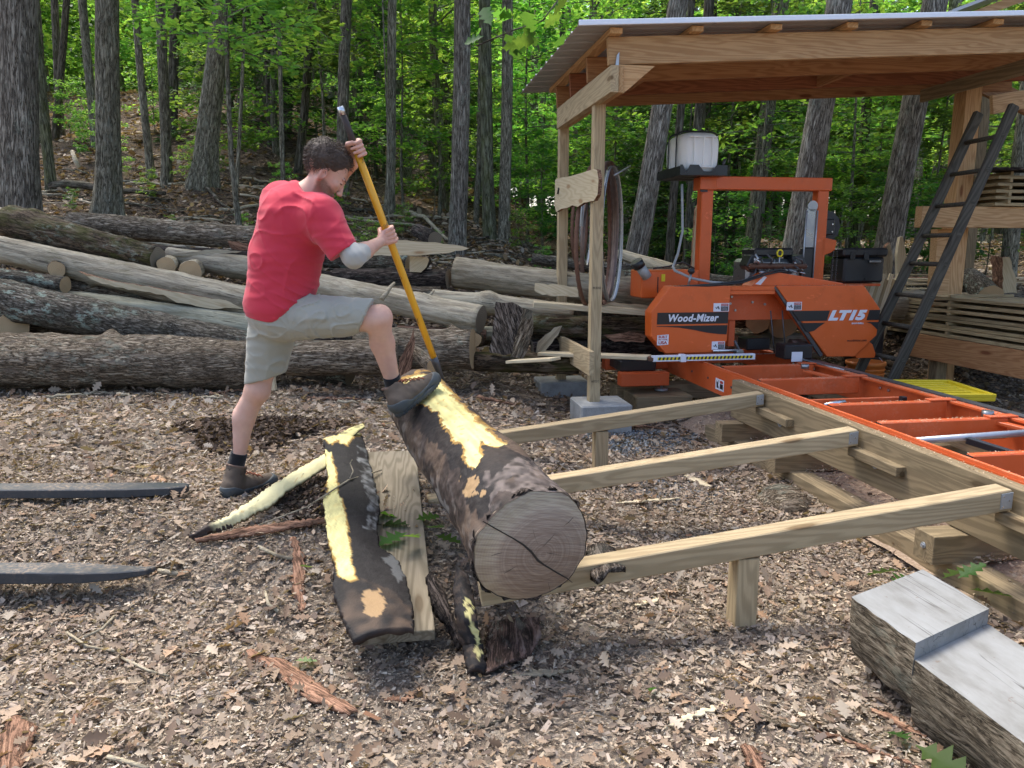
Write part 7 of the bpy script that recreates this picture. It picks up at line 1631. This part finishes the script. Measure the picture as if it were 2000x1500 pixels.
# the plank
pk = [GP(728, 893, .10), GP(803, 882, .10), GP(860, 1236, .10), GP(692, 1256, .10)]
a0, a1 = (pk[0] + pk[1]) / 2, (pk[2] + pk[3]) / 2; wv = ((pk[1] - pk[0]).length * .5 + (pk[2] - pk[3]).length * .5)
board('plank', a1, a0, wv, .045, PLANK, mill=False, label='weathered grey plank on the ground under the black bark slab', cat='plank')
LE = [(632, 858), (636, 890), (640, 930), (632, 975), (636, 1010), (642, 1060), (655, 1105), (650, 1150), (668, 1200), (692, 1248)]
RE = [(706, 846), (716, 880), (728, 930), (742, 985), (736, 1030), (741, 1068), (768, 1082), (790, 1120), (806, 1190), (808, 1228)]
zs = [.36, .35, .32, .29, .27, .25, .23, .215, .20, .185]
def densify(pts, zs, k=1): return [PZ(x, y, z) for (x, y), z in zip(pts, zs)]
def slabcol(W):
    x, y = projv(W); a, b, g = v3n(W, .04), v3n(W, .014), v3n(W, .12); jx = x + a * 14 + b * 8; jy = y + v3n(W + 4, .04) * 14 + b * 6
    c = np.tile(BLK, (len(W), 1)) * (1 + .8 * b)[:, None]
    gpl = inpoly(jx, jy, [(700, 870), (716, 880), (745, 985), (735, 1040), (715, 1030), (722, 980), (705, 920)]); c = mixc(c, gpl * (.22 + a + b), GRY * .8)
    gpl = inpoly(jx, jy, [(745, 1085), (770, 1080), (790, 1120), (775, 1140)]); c = mixc(c, gpl * .35, GRY * .8)
    bp = inpoly(jx, jy, [(650, 1150), (700, 1130), (760, 1150), (806, 1190), (808, 1230), (700, 1250), (668, 1200)]); c = mixc(c, bp * (.4 + a * 1.8), BRN * .8)
    tpp = inpoly(jx, jy, [(706, 1155), (740, 1150), (752, 1180), (735, 1210), (712, 1200)]); c = mixc(c, tpp * .9, TANC)
    for poly_ in ([(632, 879), (648, 884), (654, 920), (659, 957), (668, 975), (676, 1020), (682, 1075), (694, 1130), (678, 1134), (663, 1124), (642, 1060), (630, 1010), (628, 970), (643, 965), (638, 920)], [(632, 858), (646, 866), (660, 858), (676, 870), (690, 850), (708, 846), (700, 838), (660, 850)]):
        rim_ = inpoly(jx * .5 + x * .5 + 3, jy * .5 + y * .5, poly_) | inpoly(jx * .5 + x * .5 - 3.5, jy * .5 + y * .5 - 3, poly_); c = mixc(c, rim_ * .8, np.array([.40, .24, .06]))
        yy = inpoly(jx * .5 + x * .5, jy * .5 + y * .5, poly_); c = mixc(c, yy * 1.0, YEL * 1.0); c = np.where(yy[:, None], c * (1 + .5 * v3n(W * np.array([4, .6, 1]), .02)[:, None] + .3 * a[:, None]), c); c = mixc(c, yy * sst(.25, .4, v3n(W + 7, .07)) * .5, np.array([.6, .4, .12])); c = mixc(c, yy * (b > .38) * .5, np.array([.55, .3, .06]))
    return c
sheet('bark_slab', densify(LE, zs), densify(RE, zs), 130, 40, .03, slabcol, PAINTV, 'long black inner-bark slab with yellow streak down its left side, lying on the plank', 'bark slab', .022, seed=3)
sheet('bark_curl', [PZ(648, 857, .36), PZ(672, 842, .39), PZ(706, 826, .42)], [PZ(655, 868, .34), PZ(684, 856, .365), PZ(712, 832, .42)], 20, 8, .012, lambda W: mixc(np.tile(YEL * .9, (len(W), 1)), (v3n(W, .03) > .12) * .6, DBR), PAINTV, 'curled yellow lip at the upper end of the black bark slab', 'bark strip', .01)
ys = [(633, 886), (600, 905), (560, 930), (520, 955), (480, 985), (440, 1010), (410, 1022), (370, 1045)]; yz = [.30, .27, .24, .22, .20, .18, .16, .13]
ye = [(640, 906), (606, 930), (566, 955), (528, 985), (486, 1008), (446, 1026), (420, 1032), (378, 1050)]
def ycol(W):
    x, y = projv(W); b = v3n(W, .018); a = v3n(W, .05); c = np.tile(YEL * np.array([1, 1.02, 1.35]), (len(W), 1)); c = mixc(c, (b > .38) * .6, np.array([.5, .28, .08])); c = mixc(c, sst(430, 405, x + a * 20), DBR); c = mixc(c, (v3n(W + 2, .012) > .4) * .7, DBR); return c
sheet('bark_strip', [GP(x, y, h) for (x, y), h in zip(ys, (.12, .12, .11, .10, .10, .09, .07, .05))], [GP(x, y, h) for (x, y), h in zip(ye, (.10, .09, .08, .07, .07, .06, .05, .04))], 90, 12, .02, ycol, PAINTV, 'long pale yellow bark strip slanting from the boot to the black slab', 'bark strip', .012, seed=5)
sheet('bark_strip', [GP(640, 1010, .05), GP(560, 1018, .06), GP(470, 1030, .05), GP(380, 1052, .04)], [GP(642, 1018, .03), GP(560, 1034, .04), GP(470, 1046, .03), GP(384, 1058, .03)], 50, 6, .012, None, BARK_RED, 'thin brown bark strip lying just below the yellow strip', 'bark strip', .01)
for pts, lb, r in (([(378, 1052), (500, 1028), (600, 990), (680, 938), (745, 918)], 'long thin grey twig lying across the black bark slab', .0045), ([(683, 935), (690, 920), (684, 905), (688, 898)], 'short side twig standing on the long thin twig', .003)):
    if len(pts) == 5: tube('twig', [PZ(x, y, z) for (x, y), z in zip(pts, (.13, .2, .28, .34, .31))], r, DEB_GREY, n=6, label=lb, cat='twig')
    else: tube('twig', [PZ(x, y, .35 + .02 * i) for i, (x, y) in enumerate(pts)], r, DEB_GREY, n=6, label=lb, cat='twig')
# splinters below the cut face
sheet('bark_splinter', [PZ(892, 1100, .22), PZ(885, 1150, .2), PZ(890, 1200, .15), PZ(905, 1262, .05), PZ(915, 1310, .03)], [PZ(912, 1120, .24), PZ(925, 1165, .2), PZ(932, 1215, .15), PZ(942, 1260, .06), PZ(950, 1306, .03)], 50, 16, .03,
      lambda W: (lambda x, y, b: mixc(mixc(np.tile(BLK * 1.3, (len(W), 1)), inpoly(x + b * 16, y, [(905, 1165), (916, 1170), (928, 1220), (940, 1270), (938, 1290), (922, 1240), (910, 1200)]) * 1.0, YEL * .9), (b > .15) * .4, BRN))(*projv(W), v3n(W, .02)), PAINTV, 'dark bark splinter with a yellow flame-shaped streak below the big log', 'bark splinter', .02, seed=8)
sheet('bark_splinter', [PZ(832, 1128, .2), PZ(845, 1180, .15), PZ(870, 1215, .1), PZ(892, 1262, .03)], [PZ(846, 1122, .2), PZ(868, 1150, .17), PZ(885, 1200, .12), PZ(900, 1250, .04)], 30, 10, .03, None, BARK_BLACK, 'dark curled splinter left of the yellow-streaked one', 'bark splinter', .02)
sheet('bark_slab', [GP(955, 1215, .06), GP(950, 1260, .06), GP(950, 1310, .04)], [GP(1052, 1205, .05), GP(1058, 1240, .05), GP(1030, 1285, .04)], 30, 20, .012, None, BARK_BROWN, 'dark red-brown bark slab on the ground right of the splinters', 'bark slab', .008)
sheet('bark_slab', [PZ(1150, 1066, .31), PZ(1142, 1098, .29), PZ(1165, 1132, .30)], [PZ(1198, 1070, .31), PZ(1215, 1092, .30), PZ(1220, 1108, .30)], 26, 16, .03, None, BARK_SLAB, 'shaggy bark chunk resting on the nearest rail right of the cut face', 'bark chunk', .02, jag=.01)
for (x0, y0), (x1, y1), w, mat, lb in [
    ((485, 1272), (690, 1392), .085, BARK_RED, 'long reddish curved bark slab in the middle foreground'),
    ((575, 1050), (590, 1195), .055, BARK_RED, 'reddish bark strip upright left of the black slab'),
    ((28, 1405), (20, 1510), .10, BARK_RED, 'red-brown bark piece at the bottom left corner'),
    ((465, 850), (600, 818), .05, BARK_RED, 'flat tan bark piece behind the standing boot'),
    ((195, 908), (300, 930), .03, BARK_LOG, 'curved brown bark strip above the upper fork'),
    ((290, 928), (322, 940), .05, TANB := plain('tan_bark_flake', (0.36, 0.22, 0.13), .9), 'tan bark flake resting against the upper fork'),
    ((1440, 1380), (1560, 1420), .05, BARK_LOG, 'flat grey-brown bark slab in the right foreground'),
    ((1300, 1422), (1425, 1370), .02, PALE, 'pale wood splinter left of the flat grey-brown bark slab'),
    ((1200, 982), (1330, 972), .03, PALE, 'pale splinter on the leaves between the first two rails'),
    ((1340, 930), (1390, 950), .06, PALE, 'pale bark flake near the grey root mound'),
    ((1000, 1320), (1120, 1308), .035, DEB_GREY, 'silvery peeled bark strip below the dark bark slab'),
    ((1455, 1455), (1490, 1510), .05, BARK_RED, 'red-brown bark strip at the bottom edge'),
    ((1590, 1400), (1690, 1455), .02, BARK_LOG, 'thin grey stick left of the bench slab'),
    ((1700, 1385), (1810, 1440), .03, BARK_RED, 'reddish bark strip beside the bench slab'),
    ((1580, 1420), (1800, 1500), .014, BARK_RED, 'long thin reddish stick at the lower right'),
    ((1240, 1180), (1290, 1168), .03, PALE, 'small pale chip by the short leg of the nearest rail') ,
    ((730, 955), (790, 962), .02, BARK_RED, 'reddish bark splinter lying on the plank'),
    ((740, 935), (762, 925), .02, BARK_RED, 'small reddish splinter at the upper plank edge'),
    ((750, 1368), (808, 1362), .03, BARK_RED, 'small red bark flake right of the long curved slab')]:
    dz = .17 if 'plank' in lb else .022
    a = PZ(x0, y0, dz + .03) if 'plank' in lb else GP(x0, y0, dz); b = PZ(x1, y1, dz + .03) if 'plank' in lb else GP(x1, y1, dz); d = (b - a); s = Vector((-d.y, d.x, 0)).normalized() * w / 2
    m1 = a.lerp(b, .33) + s * .3; m2 = a.lerp(b, .66) - s * .2
    sheet('bark_piece' if mat not in (PALE, DEB_GREY) else 'wood_splinter', [a + s * .3, m1 + s, m2 + s, b + s * .4], [a - s * .5, m1 - s * .9, m2 - s, b - s * .2], 30, 8, .008, None, mat, lb, 'bark piece' if mat not in (PALE, DEB_GREY) else 'wood splinter', w * .10, jag=.009, seed=int(x0))
for pts, r, mat, lb in [([(165, 1245), (200, 1228), (224, 1203)], .006, DEB_PALE, 'short pale peeled twig in the left foreground'), ([(505, 1068), (540, 1085), (572, 1092)], .009, DEB_GREY, 'short grey stick left of the reddish bark strip'),
    ([(518, 1155), (524, 1180), (545, 1195)], .007, DEB_PALE, 'bent pale twig in the middle foreground'), ([(310, 1115), (340, 1120), (368, 1120)], .012, DEB_GREY, 'grey stick end at the tip of the lower fork'),
    ([(130, 1235), (170, 1262), (225, 1272)], .005, DEB_PALE, 'thin tan twig near the pale peeled twig'), ([(210, 1478), (255, 1490), (290, 1502)], .007, DEB_PALE, 'pale twig at the bottom edge, left'),
    ([(235, 1283), (290, 1310), (330, 1320)], .005, DEB_GREY, 'thin grey twig in the left foreground'), ([(905, 1430), (950, 1418), (1000, 1400)], .006, BARK_DARK, 'dark twig in the centre foreground')]:
    tube('twig', [GP(x, y, .025) for x, y in pts], r, mat, n=7, label=lb, cat='twig')
# loader forks lying at the left
def fork(pts_top, label, z0):
    """pts: (px, py_back_edge, py_front_edge, z)"""
    V = []; F = []
    for x, yb, yf, z in pts_top:
        f = PZ(x, yf, z); b = PZ(x, yb, z); V += [tuple(b), tuple(f), (f.x, f.y - .002, f.z - max(.012, z - z0)), (b.x, b.y, b.z - max(.012, z - z0))]
    for i in range(len(pts_top) - 1):
        a = 4 * i; 
        for k in range(4): F.append((a + k, a + (k + 1) % 4, a + 4 + (k + 1) % 4, a + 4 + k))
    F.append((0, 3, 2, 1)); e = 4 * (len(pts_top) - 1); F.append((e, e + 1, e + 2, e + 3)); V = np.array(V); c = V.mean(0)
    me = mesh_np('loader_fork', V - c, F); fixn(me); o = mk('loader_fork', me, FORKMET, Matrix.Translation(Vector(c)), label=label, cat='fork tine'); b = o.modifiers.new('b', 'BEVEL'); b.width = .004; return o
fork([(-120, 944, 958, .295), (100, 943, 957, .295), (240, 942, 956, .295), (330, 942, 953, .29), (362, 943, 950, .285), (369, 945, 949, .28)], 'upper black loader fork tine lying on the leaves at the left', .25)
fork([(-120, 1098, 1120, .17), (60, 1098, 1119, .17), (160, 1098, 1120, .165), (230, 1103, 1118, .155), (285, 1106, 1113, .145), (304, 1104, 1107, .14)], 'lower black loader fork tine, tapering to a point at the left', .12)
# half-log bench with grey sawn seat, bottom right
BA = [PZ(1800, 1112, .30), PZ(1934, 1190, .30), PZ(1786, 1255, .30), PZ(1664, 1166, .30)]
bench = thing('half_log_bench', 'half-log bench with grey sawn top and a step cut across it, bottom right corner', 'bench', ((BA[2] + BA[0]) / 2).xy.to_3d())
axis_ = ((BA[1] - BA[0]) + (BA[2] - BA[3])).normalized(); axis_.z = 0; axis_.normalize(); perp = Vector((-axis_.y, axis_.x, 0)); 
org = (BA[0] + BA[3]) / 2; wid_ = abs((BA[0] - BA[3]).dot(perp)); sgn = 1 if (BA[0] - BA[3]).dot(perp) > 0 else -1; stepL = ((BA[1] + BA[2]) / 2 - org).dot(axis_)
def bench_part(x0, x1, top, nm):
    V = []; F = []; ns = 26; m = 22; rr_ = wid_ / 2
    for i in range(ns + 1):
        x = x0 + (x1 - x0) * i / ns; prof_ = []
        for j in range(m + 1):
            th = PI + PI * j / m; w = rr_ * (1 + .10 * mnoise.noise((x * 3, math.cos(th) * 2, 3))) * math.cos(th); z = -.30 * abs(math.sin(th)) ** .6 * (1 + .12 * mnoise.noise((x * 4, math.cos(th) * 3, 9)))
            rg = 1 + .035 * mnoise.noise((x * 14, th * 9, 1)); prof_.append((w * rg, top + z * rg))
        for w, z in prof_: p = org + axis_ * (x - w * .40) + perp * w; V.append((p.x, p.y, z))
    k = m + 1; mi = []
    for i in range(ns):
        for j in range(m): F.append((i * k + j, i * k + j + 1, (i + 1) * k + j + 1, (i + 1) * k + j)); mi.append(0)
        F.append((i * k, (i + 1) * k, (i + 1) * k + m, i * k + m)); mi.append(1)
    F.append(tuple(range(k))); mi.append(1); F.append(tuple(range(ns * k, ns * k + k))[::-1]); mi.append(1)
    V = np.array(V); mm_, _ = frame(org, org + axis_); inv_ = np.array(mm_.inverted()); Vl = V @ inv_[:3, :3].T + inv_[:3, 3]
    me = mesh_np(nm, Vl, F, mi=mi); fixn(me); me.materials.append(BARK_SLAB2); me.materials.append(GREYSLAB); return mk(nm, me, None, mm_, bench)
BARK_SLAB2 = barkmat('tan_furrowed_bark', (0.15, 0.12, 0.085), (0.30, 0.25, 0.18), (0.42, 0.36, 0.27), .2, 0, 9, 34, 1.0)
bench_part(0, stepL, .30, 'raised_end'); bench_part(stepL + .001, 2.3, .245, 'seat')
# grey root mound and green leaves
gm = PZ(1530, 985, .0)
def mound(p):
    d = d_ell(p, (gm.x, gm.y, -.02), (.16, .22, .13)); return d + noise3(p * np.array([1, 1, .4]), .012) * .012 + noise3(p, .05) * .02
o = surf('root_mound', mound, (gm.x - .25, gm.y - .3, -.1), (gm.x + .25, gm.y + .3, .2), .008, BARK_LOG); o['label'] = 'small grey stump-like mound on the ground between the first two rails'; o['category'] = 'stump'
def oakleaf(cen, yaw, L, tilt, tdir, col, label, group=None):
    tv, tf = leaf_template([(0, .01), (.14, .05), (.24, .24), (.33, .08), (.46, .36), (.57, .10), (.70, .30), (.80, .09), (.92, .14), (1, .015)], .25)
    R3 = rotm(np.array([yaw]), np.array([tilt]), np.array([tdir])); me = batch('green_leaf', tv, tf, np.zeros((1, 3)), R3, np.array([L]), np.array([col])); me.materials.append(LEAFM); return mk('green_leaf', me, None, Matrix.Translation(cen), label=label, cat='leaf', group=group)
for grp, pts, base in (('green oak leaves by the big log', [(780, 1012, 3.3), (800, 1025, 2.8), (820, 1050, 4.2), (812, 1015, .6), (835, 1030, 5.4), (850, 1045, 5.9), (795, 1040, 3.9)], .205),
                       ('green oak leaves behind the bench', [(1760, 1112, 3.0), (1775, 1125, 3.9), (1840, 1130, .2), (1870, 1130, .1), (1890, 1150, 5.8)], .10),
                       ('green oak leaves at the lower right', [(1775, 1445, 1.6), (1788, 1455, 5.3)], .04)):
    for x, y, yw in pts:
        oakleaf(PZ(x, y, base + random.uniform(0, .03)), yw, random.uniform(.12, .17), random.uniform(.1, .5), random.uniform(0, 6), (0.06, 0.13, 0.03), grp[:-1].replace('leave', 'leaf') if False else 'fresh green oak leaf in the sprig ' + grp.split('leaves ')[1], grp)
oakleaf(GP(575, 1290, .04), .2, .08, .2, 1, (0.2, 0.3, 0.16), 'pale green leaf on the ground above the long reddish bark slab'); oakleaf(GP(612, 1108, .05), 4, .07, .4, 1, (0.08, 0.16, 0.04), 'small green leaf left of the black bark slab')
oakleaf(GP(1268, 1350, .04), 1, .05, .4, 2, (0.1, 0.25, 0.03), 'tiny bright green seedling leaf in the foreground')
# leafy twig hanging in at the top, above the trunk pair
tw = thing('hanging_branch', 'broad green oak leaves hanging in at the top centre, left of the roof', 'branch', P(1000, 60, 4.2), None)
tube('twig', [P(1120, -40, 4.3), P(1060, 40, 4.2), P(1000, 60, 4.15), (P(930, 90, 4.1))], .004, BARK_DARK, tw, 6)
rz = random.Random(12)
LV2, LF2 = leaf_template([(0, .01), (.14, .06), (.26, .22), (.38, .12), (.5, .34), (.62, .16), (.76, .30), (.88, .14), (1, .02)], .3)
for x, y in [(945, 70), (960, 50), (985, 62), (1000, 80), (925, 88), (1020, 50), (1040, 70), (1005, 30), (1060, 55), (960, 25), (1080, 30), (1030, 95), (978, 95), (1090, 75)]:
    me = batch('leaf', LV2, LF2, np.zeros((1, 3)), rotm(np.array([rz.uniform(0, 6.28)]), np.array([rz.uniform(.5, 1.2)]), np.array([rz.uniform(0, 6.28)])), np.array([rz.uniform(.10, .17)]), np.array([(0.06, 0.14, 0.035)]) * rz.uniform(.7, 1.2)); me.materials.append(LEAFM); mk('leaf', me, None, Matrix.Translation(P(x, y, 4.15 + rz.uniform(-.1, .1))), tw)
